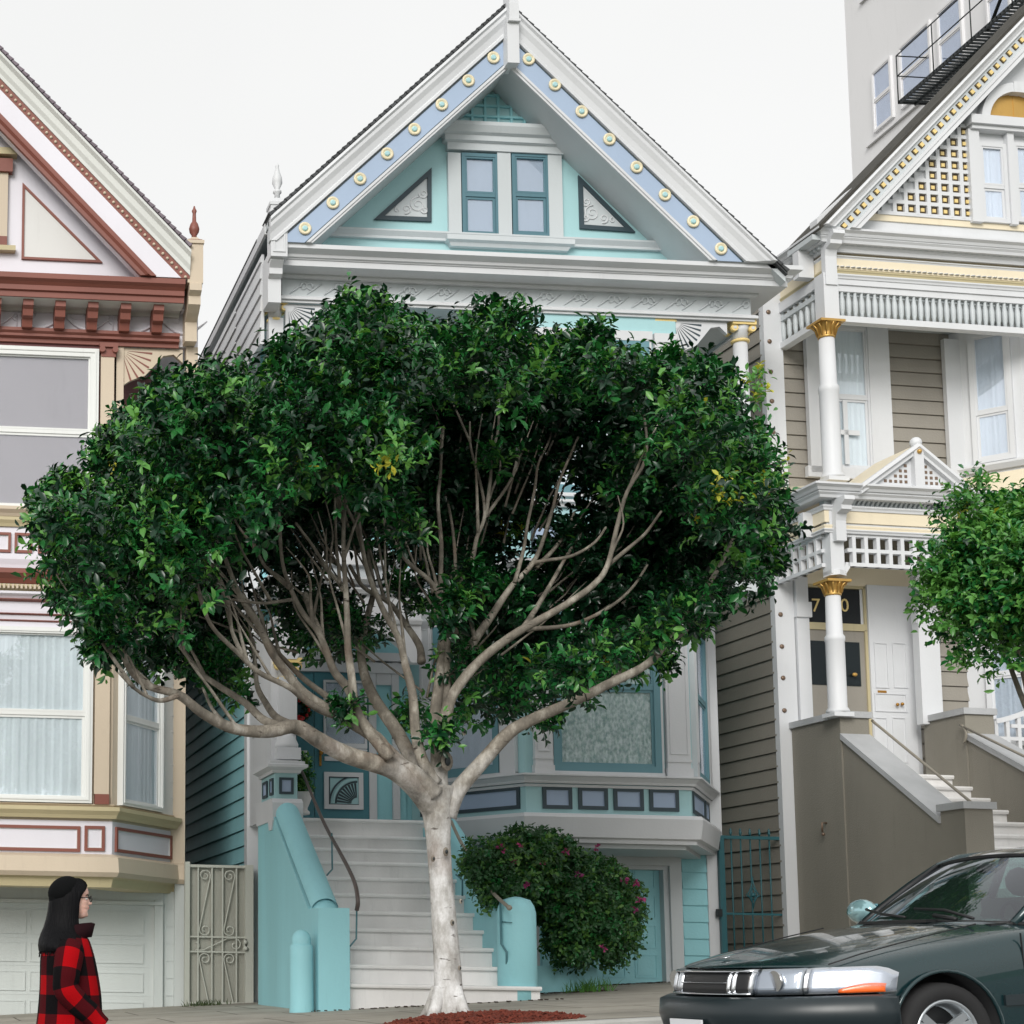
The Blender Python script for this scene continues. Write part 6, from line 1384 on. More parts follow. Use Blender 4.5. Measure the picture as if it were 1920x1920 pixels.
LIMBS = [ # points, w0, w1, depth0, depth1
 ([(815,1520),(780,1478),(732,1441),(651,1417),(597,1387),(553,1362),(499,1371),(434,1363),(380,1337),(335,1302),(282,1285),(250,1260),(235,1230),(235,1180)], 62, 9, 0, -1.3),
 ([(335,1303),(300,1312),(270,1302),(245,1285),(222,1262)], 14, 5, -1.0, -1.4),
 ([(556,1366),(499,1352),(461,1319),(407,1284),(370,1252),(312,1172),(290,1110)], 26, 7, -.5, .3),
 ([(565,1366),(521,1346),(499,1319),(483,1287),(478,1240),(470,1190)], 24, 8, -.5, .5),
 ([(815,1490),(781,1455),(732,1424),(705,1384),(651,1350),(610,1327),(570,1300),(542,1268),(510,1224),(488,1178),(461,1138),(440,1097),(420,1040)], 48, 9, -.1, -.6),
 ([(640,1345),(600,1332),(570,1312),(542,1289),(488,1262),(448,1224),(407,1184),(385,1149),(370,1110)], 20, 7, -.3, -1.2),
 ([(456,1228),(437,1184),(432,1150),(425,1110)], 12, 5, -.8, -.9),
 ([(665,1352),(624,1314),(570,1273),(532,1235),(502,1198),(490,1150)], 20, 9, 0, .8),
 ([(770,1450),(720,1400),(678,1350),(655,1295),(629,1260),(613,1219),(597,1184),(570,1151),(548,1108),(532,1062),(523,1000)], 34, 7, -.1, -.3),
 ([(545,1102),(518,1080),(494,1056),(475,1015)], 14, 6, -.3, 0),
 ([(548,1124),(520,1128),(488,1131),(434,1123)], 9, 6, -.3, -.6),
 ([(600,1184),(585,1150),(572,1115)], 16, 14, -.2, .2),
 ([(730,1420),(691,1370),(665,1319),(659,1265),(653,1211),(651,1157),(648,1102),(645,1048),(645,980),(650,920)], 30, 7, -.3, -.5),
 ([(642,1104),(637,1095),(613,1065),(586,1021),(556,981)], 13, 6, -.4, .1),
 ([(636,1094),(634,1050),(630,1000),(628,960)], 10, 5, -.4, -.2),
 ([(810,1480),(786,1445),(746,1373),(705,1314),(682,1260),(678,1211),(688,1157),(700,1100),(690,1040)], 48, 10, .1, 1.2),
 ([(818,1470),(795,1430),(781,1373),(773,1306),(759,1251),(746,1197),(719,1143),(691,1075),(675,1002),(670,960)], 34, 8, -.1, -.2),
 ([(790,1240),(786,1211),(759,1170),(730,1130),(680,1100),(655,1060)], 22, 9, .2, .9),
 ([(735,1170),(728,1110),(715,1050),(703,990)], 9, 5, 0, .3),
 ([(822,1480),(824,1430),(822,1380),(818,1333),(822,1280),(828,1220),(832,1150)], 52, 16, 0, .2),
 ([(835,1330),(838,1250),(835,1160),(813,1097),(759,1048),(719,981),(700,930)], 22, 6, .1, .3),
 ([(830,1180),(827,1092),(827,1021),(821,940),(826,880),(832,800)], 16, 6, .2, .6),
 ([(812,1110),(800,1060),(786,1005)], 9, 5, .2, .6),
 ([(845,1160),(854,1092),(851,1008),(838,940),(820,900)], 13, 5, .2, .9),
 ([(852,1190),(867,1092),(886,1048),(894,1010),(909,968),(903,914),(884,842),(880,790)], 17, 5, .1, .6),
 ([(909,970),(950,914),(972,867),(969,836)], 10, 5, .4, .7),
 ([(912,966),(920,900),(922,851),(934,800),(936,690)], 11, 5, .4, .2),
 ([(826,1400),(838,1340),(852,1296),(894,1242),(956,1195),(1000,1167),(1066,1129),(1112,1095),(1137,1061),(1156,992),(1175,923),(1203,873),(1212,829),(1208,780)], 34, 5, 0, -.4),
 ([(838,1310),(852,1270),(885,1210),(915,1165),(941,1126),(969,1089),(994,1061),(1016,1020),(1034,961),(1050,900),(1085,820)], 30, 6, .2, .7),
 ([(1000,1056),(1019,1051),(1072,1042),(1116,1017),(1137,989)], 12, 6, .5, .2),
 ([(1005,1062),(1035,1035),(1059,1001),(1075,960)], 14, 6, .5, .9),
 ([(966,1092),(978,1040),(988,992),(1003,914),(1009,867),(1031,823),(1040,780)], 11, 5, .4, .9),
 ([(984,1176),(1019,1120),(1056,1054),(1090,1000)], 16, 7, .1, .9),
 ([(1141,1058),(1184,1023),(1212,998),(1240,960)], 12, 6, -.2, -.5),
 ([(990,1180),(1006,1178),(1075,1170),(1144,1139),(1184,1104),(1215,1060)], 14, 6, .1, .4),
 ([(838,1530),(862,1478),(909,1422),(956,1372),(1000,1348),(1066,1320),(1137,1286),(1200,1254),(1237,1220),(1269,1164),(1312,1117),(1350,1060),(1380,1000)], 48, 8, 0, -.6),
 ([(1150,1275),(1164,1260),(1184,1223),(1210,1180)], 12, 6, -.2, .4),
 ([(1240,1216),(1290,1180),(1340,1150),(1380,1120)], 10, 5, -.3, .2),
 ([(890,1200),(880,1160),(874,1130)], 12, 6, 0, .1),
 ([(432,1363),(400,1330),(380,1290)], 12, 6, -.6, -.2),
]
rt = random.Random(15); ALLP = []
for L_ in LIMBS:
    m = MB(); ALLP.append(limb(m, *L_)); m.build('limb', 'bark_pale', T, fix=False)
nb_ = 0
for P_ in ALLP:                                  # slender upright side branches
    k = len(P_)
    for i in range(int(k*.45), k-2, 5):
        if rt.random() < .62 and nb_ < 52:
            a = P_[i]; up_ = (P_[i]-P_[i-1]).normalized(); out_ = Vector((a.x-tp(825, 1400).x, (a.y-TY)*.6, 0)); d = (up_*.35+Vector((0, 0, .95))+out_*.22+Vector((rt.uniform(-.35, .35), rt.uniform(-.3, .4), 0))).normalized(); l = rt.uniform(.45, 1.0); s_ = Vector((rt.uniform(-.12, .12), rt.uniform(-.1, .1), 0))
            Q = smooth_path([a, a+d*l*.35+s_*.5, a+d*l*.7+s_, a+d*l+Vector((s_.x*.3, 0, .08))], 4); r0_ = rt.uniform(.011, .018); m = MB(); m.tube(Q, list(np.linspace(r0_, .004, len(Q))), 7); m.build('branch', 'bark_pale', T, fix=False); nb_ += 1
# foliage clumps
OUT = [(64,930),(110,885),(160,905),(188,800),(235,745),(320,695),(400,672),(480,680),(522,622),(590,600),(640,558),(700,546),(755,575),(830,603),(900,548),(960,565),(1040,622),(1110,603),(1180,645),(1280,640),(1360,655),(1400,705),(1420,790),(1460,875),(1500,970),(1482,1070),(1450,1118),(1385,1130),(1330,1200),(1260,1238),(1180,1285),(1100,1325),(1000,1345),(905,1345),(868,1290),(800,1180),(740,1180),(700,1235),(600,1235),(520,1215),(470,1290),(400,1300),(330,1285),(250,1285),(180,1262),(118,1175),(75,1050)]
FRL = [(64,930),(110,885),(160,905),(188,800),(235,745),(320,695),(400,672),(480,680),(522,622),(590,600),(640,558),(700,546),(755,575),(800,640),(765,760),(745,860),(715,905),(640,890),(560,905),(470,965),(400,1050),(330,1175),(250,1262),(180,1262),(118,1175),(75,1050)]
FRR = [(1240,640),(1360,655),(1400,705),(1420,790),(1460,875),(1500,970),(1482,1070),(1450,1118),(1370,1110),(1330,1060),(1290,960),(1250,850),(1230,740)]
TOP = [(755,575),(830,603),(900,548),(960,565),(1040,622),(1110,603),(1180,645),(1280,640),(1290,700),(1200,760),(1100,740),(1000,740),(900,760),(800,740),(760,700)]
def inside(p, poly):
    x, y = p; c = False
    for i in range(len(poly)):
        (x1, y1_), (x2, y2) = poly[i-1], poly[i]
        if (y1_ > y) != (y2 > y) and x < (x2-x1)*(y-y1_)/(y2-y1_)+x1: c = not c
    return c
def dist(p, poly):
    d = 1e9; P = Vector(p)
    for i in range(len(poly)):
        a, b_ = Vector(poly[i-1]), Vector(poly[i]); t = max(0, min(1, (P-a).dot(b_-a)/(b_-a).length_squared)); d = min(d, (P-a-(b_-a)*t).length)
    return d
HOLES = [(665,1085,72,48),(484,1098,28,26),(1058,935,26,50),(960,1040,22,26),(272,1163,22,12),(810,1150,16,40),(1060,1150,14,6),(530,1190,14,10)]
def scatter(poly, step, inset, y0, y1, r0, r1, holes=True, seed=1, jit=.5, poly2=None):
    rr = random.Random(seed); C = []
    xs_ = [p[0] for p in poly]; ys2 = [p[1] for p in poly]; y = min(ys2)
    while y < max(ys2):
        x = min(xs_)+(0 if int(y/step) % 2 else step/2)
        while x < max(xs_):
            p = (x+rr.uniform(-jit, jit)*step, y+rr.uniform(-jit, jit)*step); x += step
            if not inside(p, poly): continue
            d = dist(p, OUT)
            if not inside(p, OUT) or d < inset: continue
            r = rr.uniform(r0, r1)
            if holes and any(((p[0]-h[0])/(h[2]+r*SCL*.75))**2+((p[1]-h[1])/(h[3]+r*SCL*.75))**2 < 1 for h in HOLES): continue
            w_ = tp(p[0], p[1], 0); Y = rr.uniform(y0, y1); q = W.y(p[0], p[1], Y); C.append((q.x, q.y, q.z, r))
        y += step*.87
    return C
CF = scatter(FRL, 58, 68, 11.7, 12.5, .20, .30, seed=3)+scatter(FRR, 56, 66, 12.0, 13.0, .19, .28, seed=4)+scatter(TOP, 54, 66, 12.5, 13.4, .18, .27, seed=5)
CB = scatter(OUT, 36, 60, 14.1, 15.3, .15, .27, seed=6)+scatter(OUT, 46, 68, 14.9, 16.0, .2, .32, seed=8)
CT = scatter(FRL, 54, 70, 12.8, 14.2, .18, .28, seed=9)+scatter(TOP, 48, 70, 13.6, 15, .18, .28, seed=10)+scatter(FRR, 54, 70, 13.2, 14.6, .18, .28, seed=11)
def edge(poly, step, y0, y1, r, seed, ins=20, back=None):
    rr = random.Random(seed); C = []
    for i in range(len(poly)):
        a, b_ = Vector(poly[i-1]), Vector(poly[i]); n = max(1, int((b_-a).length/step))
        for k in range(n):
            p = a+(b_-a)*((k+rr.random())/n); nn = Vector((-(b_-a).y, (b_-a).x)).normalized()
            if not inside(tuple(p+nn*6), poly): nn = -nn
            p += nn*ins*rr.uniform(.5, 1.7); q = W.y(p.x, p.y, rr.uniform(y0, y1) if back is None or i < back else rr.uniform(14.1, 15.3)); C.append((q.x, q.y, q.z, r*rr.uniform(.5, 1.2)))
    return C
CE = edge(OUT, 30, 12.4, 14.8, .11, 21, 54, 33)+edge(FRL, 46, 11.8, 12.8, .11, 22, 52)
# small tufts on the inner limbs
for px, py, r, dy in ((655,1335,.04,-.35),(855,1125,.08,-.1),(835,1175,.07,-.2),(865,1150,.07,-.1),(885,1090,.07,.1),(825,1380,.05,-.2),(745,960,.16,-1.0),(760,1000,.12,-.9),(720,900,.2,-1.2),(740,860,.18,-1.2),(420,1265,.13,.4),(440,1290,.1,.4),(395,1245,.13,.3),(960,1130,.1,.5),(1100,1295,.07,.5),(1010,1345,.07,.4),(1230,1240,.07,.4),(930,870,.1,.2),(1160,930,.1,0),(1190,860,.14,-.2),(640,1170,.2,1.6),(600,1200,.22,1.6),(560,1180,.2,1.6),(660,1210,.16,1.6),(615,1150,.16,1.8),(850,1250,.13,.2),(870,1310,.12,.3),(960,1300,.15,.8),(1060,1270,.2,.9),(1000,1290,.2,1.0),(1130,1240,.2,.9),(900,1320,.14,.6),(770,1335,.05,.5)):
    p = tp(px, py, dy); CE.append((p.x, p.y, p.z, r))
ctr3 = tuple(tp(800, 1250, .3))
print('clumps', len(CF), len(CB), len(CT), len(CE))
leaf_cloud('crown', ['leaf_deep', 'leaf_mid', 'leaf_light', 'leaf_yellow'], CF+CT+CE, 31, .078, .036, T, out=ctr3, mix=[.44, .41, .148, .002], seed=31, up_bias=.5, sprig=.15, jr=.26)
leaf_cloud('crown', ['leaf_deep', 'leaf_mid', 'leaf_light', 'leaf_yellow'], CB, 24, .084, .043, T, out=ctr3, mix=[.86, .13, .01, .0], seed=32, up_bias=.35, sprig=.16)  # back leaves mostly leaf_deep: crown interior's shade painted into the leaf colour
CYL = [tuple(tp(x, y, d))+(r,) for x, y, r, d in ((1330,935,.10,-1.35),(1310,960,.07,-1.35),(1470,890,.07,-.6),(1440,910,.08,-.6),(960,1015,.06,1.2),(740,850,.10,-1.9),(750,870,.08,-1.9),(1420,720,.05,-.4),(1415,745,.05,-.4),(1355,925,.06,-1.3))]
leaf_cloud('young_leaves', ['leaf_light', 'leaf_yellow'], CYL, 7, .062, .03, T, mix=[.7, .3], seed=33)
# fine twigs inside the crown
m = MB(); rr = random.Random(5)
for c in rr.sample(CB, min(150, len(CB))):
    q = Vector(c[:3]); cc = Vector(ctr3); d = (cc-q); l = rr.uniform(.5, 1.0); st = q+d.normalized()*l+Vector((0, 0, -.25*l)); m.tube([q, q*.5+st*.5+Vector((rr.uniform(-.05, .05), rr.uniform(-.05, .05), -.05)), st], [.004, .008, .012], 5)
m.build('twig_mass', 'bark_limb', T, fix=False)['kind'] = 'stuff'
# ---------------- smaller tree at the right edge
TR = (X(2010, 1900, 13.9), 13.9); T2 = thing('street_tree', 'small round street tree with bright green leaves at the right edge, before the taupe house', 'tree', (TR[0], TR[1], gz(TR[0])))
m = MB(); P = [Vector((TR[0], TR[1], gz(TR[0])-.1)), Vector((TR[0]-.02, TR[1], 2.2)), Vector((TR[0]-.04, TR[1], 3.4)), Vector((TR[0]-.1, TR[1], 4.2))]; m.tube(smooth_path(P), list(np.linspace(.09, .05, 16)), 10); m.build('trunk', 'bark_limb', T2, fix=False)
for x, y, d in ((1900, 1180, -.3), (1850, 1120, .3), (1990, 1000, 0), (2100, 1100, .2), (1930, 1050, -.6), (1915, 1260, -.2)):
    m = MB(); b0 = P[2] if y > 1100 else P[3]; q = W.y(x, y, TR[1]+d); m.tube(smooth_path([b0, b0*.5+q*.5-Vector((0, 0, .12)), q]), list(np.linspace(.035, .01, 11)), 7); m.build('limb', 'bark_limb', T2, fix=False)
C2 = []; rr = random.Random(12)
for _ in range(400):
    while True:
        a, b_, c = rr.uniform(-1, 1), rr.uniform(-1, 1), rr.uniform(-1, 1)
        if .12 < a*a+b_*b_+c*c < 1: break
    p = W.y(2030+a*262, 1078+b_*134, TR[1]+c*1.0); C2.append((p.x, p.y, p.z, rr.uniform(.12, .22)))
for x, y, r in ((1765,1090,.12),(1752,1130,.08),(1795,965,.12),(1820,930,.14),(1765,1050,.16),(1790,1170,.13),(1830,1215,.14),(1880,1230,.14)): p = W.y(x, y, TR[1]-.3); C2.append((p.x, p.y, p.z, r))
leaf_cloud('crown', ['leaf_mid', 'leaf_light', 'leaf_deep', 'leaf_yellow'], C2, 36, .064, .033, T2, out=(TR[0], TR[1], 4.2), mix=[.34, .62, .035, .005], seed=41, up_bias=.3, sprig=.15)
# ---------------- flowering bush
BP = [(868,1610),(905,1578),(985,1552),(1050,1572),(1100,1602),(1160,1625),(1198,1680),(1202,1730),(1172,1785),(1120,1808),(1040,1800),(1025,1740),(985,1700),(930,1695),(895,1678),(880,1645)]
rr = random.Random(77); CB2 = []
for _ in range(1200):
    p = (rr.uniform(865, 1205), rr.uniform(1550, 1810))
    if inside(p, BP) and dist(p, BP) > 13:
        d = min(dist(p, BP)/90, 1); Y = rr.uniform(17.9-.75*d, 18.5) if p[0] > 1000 else rr.uniform(17.05, 17.45) if p[0] < 960 else rr.uniform(17.2, 18.0); q = W.y(*p, Y); CB2.append((q.x, q.y, q.z, rr.uniform(.07, .15)))
    if len(CB2) > 270: break
bp = W.y(1060, 1790, 18.7); BU = thing('flowering_bush', 'dark green drooping bush with a few magenta flowers, in the low teal planter', 'bush', (bp.x, bp.y, gz(bp.x)))
leaf_cloud('foliage', ['bush_leaf', 'bush_light', 'leaf_mid'], CB2, 26, .052, .03, BU, out=(bp.x, 18.6, bp.z+.5), mix=[.66, .22, .12], seed=51, up_bias=0, sprig=.12, droop=.05)
fl = []
for px, py in ((940,1592),(1018,1622),(990,1660),(1118,1590),(1195,1660),(1190,1708),(1085,1640),(960,1620),(1170,1650),(980,1585),(1200,1690),(1130,1780),(1060,1600)): q = W.y(px, py, 17.3 if px > 1000 else 16.95); fl.append((q.x, q.y, q.z, .022))
leaf_cloud('flowers', ['flower_magenta'], fl, 3, .035, .03, BU, seed=52, sprig=.02, nleaf=4)
for k, (a, b_) in enumerate((((1060, 1800), (1000, 1650)), ((1080, 1800), (1080, 1640)), ((1090, 1800), (1150, 1700)), ((1070, 1800), (1040, 1600)))):
    m = MB(); m.tube(smooth_path([W.y(a[0], a[1]+15, 18.7), W.y((a[0]+b_[0])/2, (a[1]+b_[1])/2-15, 18.5), W.y(b_[0], b_[1], 18.2)]), [.025-.0015*i for i in range(11)], 6); m.build('stem', 'bark_limb', BU, fix=False)
# ================================================================ parked car
def simple(name, rgb, rough=.4, metal=0, coat=0, spec=.5, flake=0):
    m, t, b = _mat(name); b.inputs['Base Color'].default_value = lin(rgb)+(1,); b.inputs['Roughness'].default_value = rough; b.inputs['Metallic'].default_value = metal
    b.inputs['Specular IOR Level'].default_value = spec
    if coat: b.inputs['Coat Weight'].default_value = coat; b.inputs['Coat Roughness'].default_value = .015
    N = t.nodes; K = t.links.new; tc = N.new('ShaderNodeTexCoord'); n = N.new('ShaderNodeTexNoise'); n.inputs['Scale'].default_value = 6; n.inputs['Detail'].default_value = 8; K(tc.outputs['Object'], n.inputs['Vector'])
    mr = N.new('ShaderNodeMapRange'); mr.inputs[3].default_value = rough*.8; mr.inputs[4].default_value = min(1, rough*1.3+.02); K(n.outputs[0], mr.inputs[0]); K(mr.outputs[0], b.inputs['Roughness']); return m
simple('car_paint', (14, 46, 50), .25, .3, 1.0); simple('car_rubber', (30, 40, 44), .32); simple('tyre_rubber', (30, 30, 31), .8); simple('chrome', (205, 208, 212), .15, 1.0); simple('alloy', (196, 202, 206), .3, .8)
simple('black_plastic', (22, 23, 25), .45); simple('lamp_reflector', (168, 174, 180), .2, .9); simple('mirror_shell', (150, 190, 196), .12, .5, 1.0); simple('lamp_white', (190, 194, 200), .2, .6); simple('amber', (236, 104, 34), .2, 0, .6); simple('plate_white', (218, 220, 224), .4); simple('seat_cloth', (96, 90, 82), .9); simple('mirror_face', (200, 220, 226), .08, 1.0)  # mirror_shell: pale tone paints the reflected sky onto the housing
glass('lamp_glass', (.95, .97, 1), .1); glass('car_glass', (.34, .50, .47), .10); simple('roof_cream', (14, 46, 50), .22, .3, 1.0)
CL, CWD = 4.6, .855
def nose(v): a = abs(v)/.855; return .56*a**3+.10*a*a
def body_pt(s, v, z):
    k = max(0, 1-s/1.7); kb = max(0, 1-(CL-s)/1.3); return (s+nose(v)*k-nose(v)*.7*kb, v, z)
ST = [ # s, ztop, zshoulder, halfwidth, zbottom
 (0.0,.735,.70,.80,.30),(.06,.760,.715,.81,.26),(.25,.800,.745,.83,.20),(.55,.850,.785,.85,.18),(.95,.905,.83,.856,.18),(1.35,.955,.865,.856,.18),(1.7,.975,.885,.856,.18),(2.3,.965,.90,.856,.18),(2.9,.965,.915,.856,.18),(3.5,.97,.925,.85,.18),(3.95,.975,.925,.84,.2),(4.3,.96,.90,.82,.24),(4.55,.90,.84,.78,.3),(4.6,.84,.78,.76,.34)]
def sect(st):
    s, zt, zs, w_, zb = st
    P = [(0, zt), (.35*w_, zt-.004), (.66*w_, zt-.016), (.84*w_, zs+.35*(zt-zs)), (.95*w_, zs), (w_*.995, zs-.07), (w_, zs-.2), (w_*1.0, (zs+zb)/2-.03), (w_*.985, zb+.08), (w_*.92, zb), (0, zb)]
    full = [(v, z) for v, z in P]+[(-v, z) for v, z in P[-2:0:-1]]
    return [body_pt(s, v, z) for v, z in full]
V = []; Fs = []; R_ = [sect(s) for s in ST]; n = len(R_[0])
for r in R_: V += r
for i in range(len(R_)-1):
    for k in range(n): j = (k+1) % n; Fs.append((i*n+k, i*n+j, (i+1)*n+j, (i+1)*n+k))
def capf(b, rev):
    # quad cap between mirrored halves
    h = n//2; out = []
    for k in range(0, h):
        a, b1, c, d = k, k+1, n-(k+1), (n-k) % n
        q = [b+a, b+b1, b+c, b+d]; q = [x for i, x in enumerate(q) if x not in q[:i]]
        if len(q) > 2: out.append(tuple(q[::-1] if rev else q))
    return out
Fs += capf(0, True)+capf((len(R_)-1)*n, False)
def evalmesh(o):
    dg = bpy.context.evaluated_depsgraph_get(); dg.update(); me = bpy.data.meshes.new_from_object(o.evaluated_get(dg)); return me
mb = MB(); mb._a(V, Fs, True); bo = mb.build('body', ['car_paint', 'black_plastic'], None)
ss = bo.modifiers.new('s', 'SUBSURF'); ss.levels = 3; ss.render_levels = 3
cut = []
for u in (.98, 3.6):
    for s in (-1, 1):
        c = MB(); c.M = Matrix.Translation((u, s*.74, .315)) @ Matrix.Rotation(math.pi/2, 4, 'X'); c.lathe(0, 0, [(.355, -.22), (.355, .22)], 48, smooth=False); co_ = c.build('cutter', 'black_plastic'); cut.append(co_)
        bm_ = bo.modifiers.new('b', 'BOOLEAN'); bm_.operation = 'DIFFERENCE'; bm_.object = co_; bm_.solver = 'EXACT'
me = evalmesh(bo); bo.modifiers.clear(); bo.data = me
for c in cut: bpy.data.objects.remove(c)
me.name = 'body'; me.polygons.foreach_set('use_smooth', [True]*len(me.polygons))
YAW = math.radians(8); SL = math.atan(.065)
CX0, CY0 = 4.92, 10.25
car_z = rz(CX0+1, CY0)+.02
CAR = thing('parked_car', 'dark green hatchback parked at the kerb, front wheel and headlight towards the viewer', 'car', (CX0, CY0, car_z-.065))
CAR.rotation_mode = 'XYZ'
CAR.rotation_euler = Matrix.Rotation(YAW, 3, 'Z').to_4x4().__matmul__(Matrix.Rotation(-SL, 4, 'Y')).to_euler()
def cadd(o, par=None):
    o.parent = par or CAR; return o
bo.location = (0, 0, 0); cadd(bo)
def cb(mb, name, mats, par=None, fix=True): return cadd(mb.build(name, mats, None, fix), par)
# surface patches that hug the nose: outline in (v, z), offset outward
def skin(vs, zf0, zf1, off, mb, mi=0, tilt=.04, nz_=4, back=.05):
    """strip over v list, between zf0(v) and zf1(v)"""
    P = []
    for v in vs:
        for k in range(nz_+1):
            z = zf0(v)+(zf1(v)-zf0(v))*k/nz_; bulge = off*(1-abs(2*k/nz_-1)**4*.45)
            t = tilt*(z-.6)/.15; P.append((v, z, nose(v)+t-bulge))
    pts = [(u, v, z) for v, z, u in P]+[(u+back, v*.985, z) for v, z, u in P]; c = nz_+1; m_ = len(vs); fs = []; B = m_*c
    for i in range(m_-1):
        for k in range(nz_): fs.append((i*c+k, i*c+k+1, (i+1)*c+k+1, (i+1)*c+k)); 
        fs.append((i*c, (i+1)*c, B+(i+1)*c, B+i*c)); fs.append((i*c+nz_, B+i*c+nz_, B+(i+1)*c+nz_, (i+1)*c+nz_))
    for e_ in (0, m_-1): fs += [(e_*c+k, e_*c+k+1, B+e_*c+k+1, B+e_*c+k) for k in range(nz_)]
    mb._a(pts, fs, True, mi)
zt_h = lambda v: .725+.0*v
zb_h = lambda v: .575
for s in (-1, 1):
    f = lambda a, b, k=9: [s*(a+(b-a)*i/k) for i in range(k+1)]
    m = MB(); skin(f(.40, .60), zb_h, zt_h, .006, m, 0); o = cb(m, 'headlight', 'lamp_reflector')
    m = MB(); skin(f(.405, .595), lambda v: .585, lambda v: .716, .022, m, 0); cb(m, 'lens', 'lamp_glass', o)
    m = MB(); m.M = Matrix.Translation((nose(.5)+.02, s*.5, .655)) @ Matrix.Rotation(math.pi/2, 4, 'Y'); m.lathe(0, 0, [(.062, -.03), (.05, .0), (.02, .02)], 20); cb(m, 'bulb_reflector', 'chrome', o)
    m = MB(); skin(f(.61, .845), lambda v: .575, lambda v: .725-.05*max(0, (abs(v)-.78)/.07)**2, .006, m, 0); o2 = cb(m, 'corner_lamp', 'lamp_white')
    m = MB()
    skin(f(.612, .625), lambda v: .58, lambda v: .72, .022, m); cb(m, 'lens_rib', 'chrome', o2)
    m = MB(); skin(f(.72, .835), lambda v: .577, lambda v: .600+.03*math.sin((abs(v)-.72)/.115*2.2), .018, m, 0); cb(m, 'indicator', 'amber', o2)
    m = MB(); skin(f(.615, .848), lambda v: .585, lambda v: .716-.05*max(0, (abs(v)-.78)/.07)**2, .02, m, 0); cb(m, 'lens', 'lamp_glass', o2)
m = MB(); skin([-.385+.77*i/14 for i in range(15)], lambda v: .585, lambda v: .715, .012, m, 0); gr = cb(m, 'grille', 'black_plastic')
m = MB(); skin([-.39+.78*i/14 for i in range(15)], lambda v: .708, lambda v: .726, .03, m); skin([-.39+.78*i/14 for i in range(15)], lambda v: .576, lambda v: .590, .03, m); skin([-.24+.48*i/10 for i in range(11)], lambda v: .646, lambda v: .652, .028, m)
for v in (-.39, -.285, -.25, .24, .275, .38): skin([v, v+.012], lambda v: .58, lambda v: .72, .032, m)
cb(m, 'grille_frame', 'chrome', gr)
# bumper
def strip(zlo, zhi, off, name, mat, vmax=.845, thick=.1):
    vs = [-vmax+2*vmax*i/30 for i in range(31)]; m = MB(); pts = []; pr = [(0, zlo), (-off*.8, zlo+.02), (-off, (zlo+zhi)/2), (-off*.9, zhi-.02), (-off*.5, zhi), (thick, zhi), (thick, zlo)]
    for v in vs:
        d = Vector((1, -(nose(v+.01)-nose(v-.01))/.02)).normalized()
        for o_, z in pr: pts.append((nose(v)+o_*d.x, v+o_*d.y, z))
    # run the ends along the sides to the wheel arch
    nn = len(pr); fs = []
    for i in range(30):
        for k in range(nn): j = (k+1) % nn; fs.append((i*nn+k, i*nn+j, (i+1)*nn+j, (i+1)*nn+k))
    fs += [tuple(range(nn)), tuple(range(30*nn, 31*nn))]
    m._a(pts, fs, True); 
    return cb(m, name, mat)
bmp = strip(.34, .565, .12, 'bumper', 'car_rubber'); strip(.20, .335, .07, 'front_apron', 'car_paint')
m = MB()
for s in (-1, 1): m.box(.60, 1.0-.34, s*.84-.03, s*.84+.045, .36, .55)
m.box(4.62, 4.74, -.8, .8, .36, .56); cb(m, 'bumper_end', 'car_rubber')
m = MB(); m.box(-.145, -.13, -.16, .16, .33, .435); cb(m, 'number_plate', 'plate_white')
# side trim, door lines, hood line
m = MB()
for s in (-1, 1): m.box(1.36, 3.22, s*.845, s*.872, .46, .52); m.box(1.32, 3.2, s*.80, s*.862, .17, .24)
cb(m, 'side_moulding', 'car_rubber')
m = MB()
for s in (-1, 1):
    for u in (1.52, 2.72): m.box(u, u+.006, s*.85, s*.8575, .28, .87)
cb(m, 'door_gap', 'black_plastic')
for s in (-1, 1): m = MB(); m.box(2.45, 2.62, s*.85, s*.88, .74, .77); cb(m, 'door_handle', 'car_paint')
# bonnet seam
m = MB()
for s in (-1, 1): P = [body_pt(u, s*.68, 0) for u in (.03, .3, .6, .95, 1.3)]; P = [(p[0], p[1], z+.0005) for p, z in zip(P, (.742, .792, .838, .888, .932))]; m.tube(P, .004, 4)
cb(m, 'bonnet_seam', 'black_plastic')
m = MB(); m.M = Matrix.Translation((.17, 0, .792)) @ Matrix.Rotation(-.15, 4, 'Y'); m.lathe(0, 0, [(.032, 0), (.032, .006), (.024, .008)], 20); cb(m, 'bonnet_badge', 'chrome')
# greenhouse
def gh(u, v, z): return (u, v, z)
A0, A1, B1, B0 = (1.55, .70, .955), (2.22, .53, 1.365), (3.45, .53, 1.36), (4.25, .66, .96)
def W2(a, c, t): return tuple(a[i]+(c[i]-a[i])*t for i in range(3))
N_ = 12; rows = []
prof_u = [(1.40, .955, .68, .24), (1.62, 1.085, .66, .20), (1.86, 1.22, .62, .16), (2.12, 1.345, .565, .10), (2.30, 1.392, .545, .07), (2.7, 1.42, .545, .05), (3.1, 1.42, .54, .04), (3.45, 1.385, .53, .02), (3.85, 1.21, .58, -.04), (4.15, 1.06, .62, -.05), (4.35, .96, .64, -.05)]
pts = []; fs = []
for u, z, hw, bow in prof_u:
    for i in range(N_+1): t = -1+2*i/N_; pts.append((u+bow*t*t*1.0, t*hw, z-.035*t*t-.0))
nc = N_+1
gl = [(i*nc+k, i*nc+k+1, (i+1)*nc+k+1, (i+1)*nc+k) for i in range(0, 3) for k in range(N_)]+[(i*nc+k, i*nc+k+1, (i+1)*nc+k+1, (i+1)*nc+k) for i in range(7, 10) for k in range(N_)]
rf_ = [(i*nc+k, i*nc+k+1, (i+1)*nc+k+1, (i+1)*nc+k) for i in range(3, 7) for k in range(N_)]
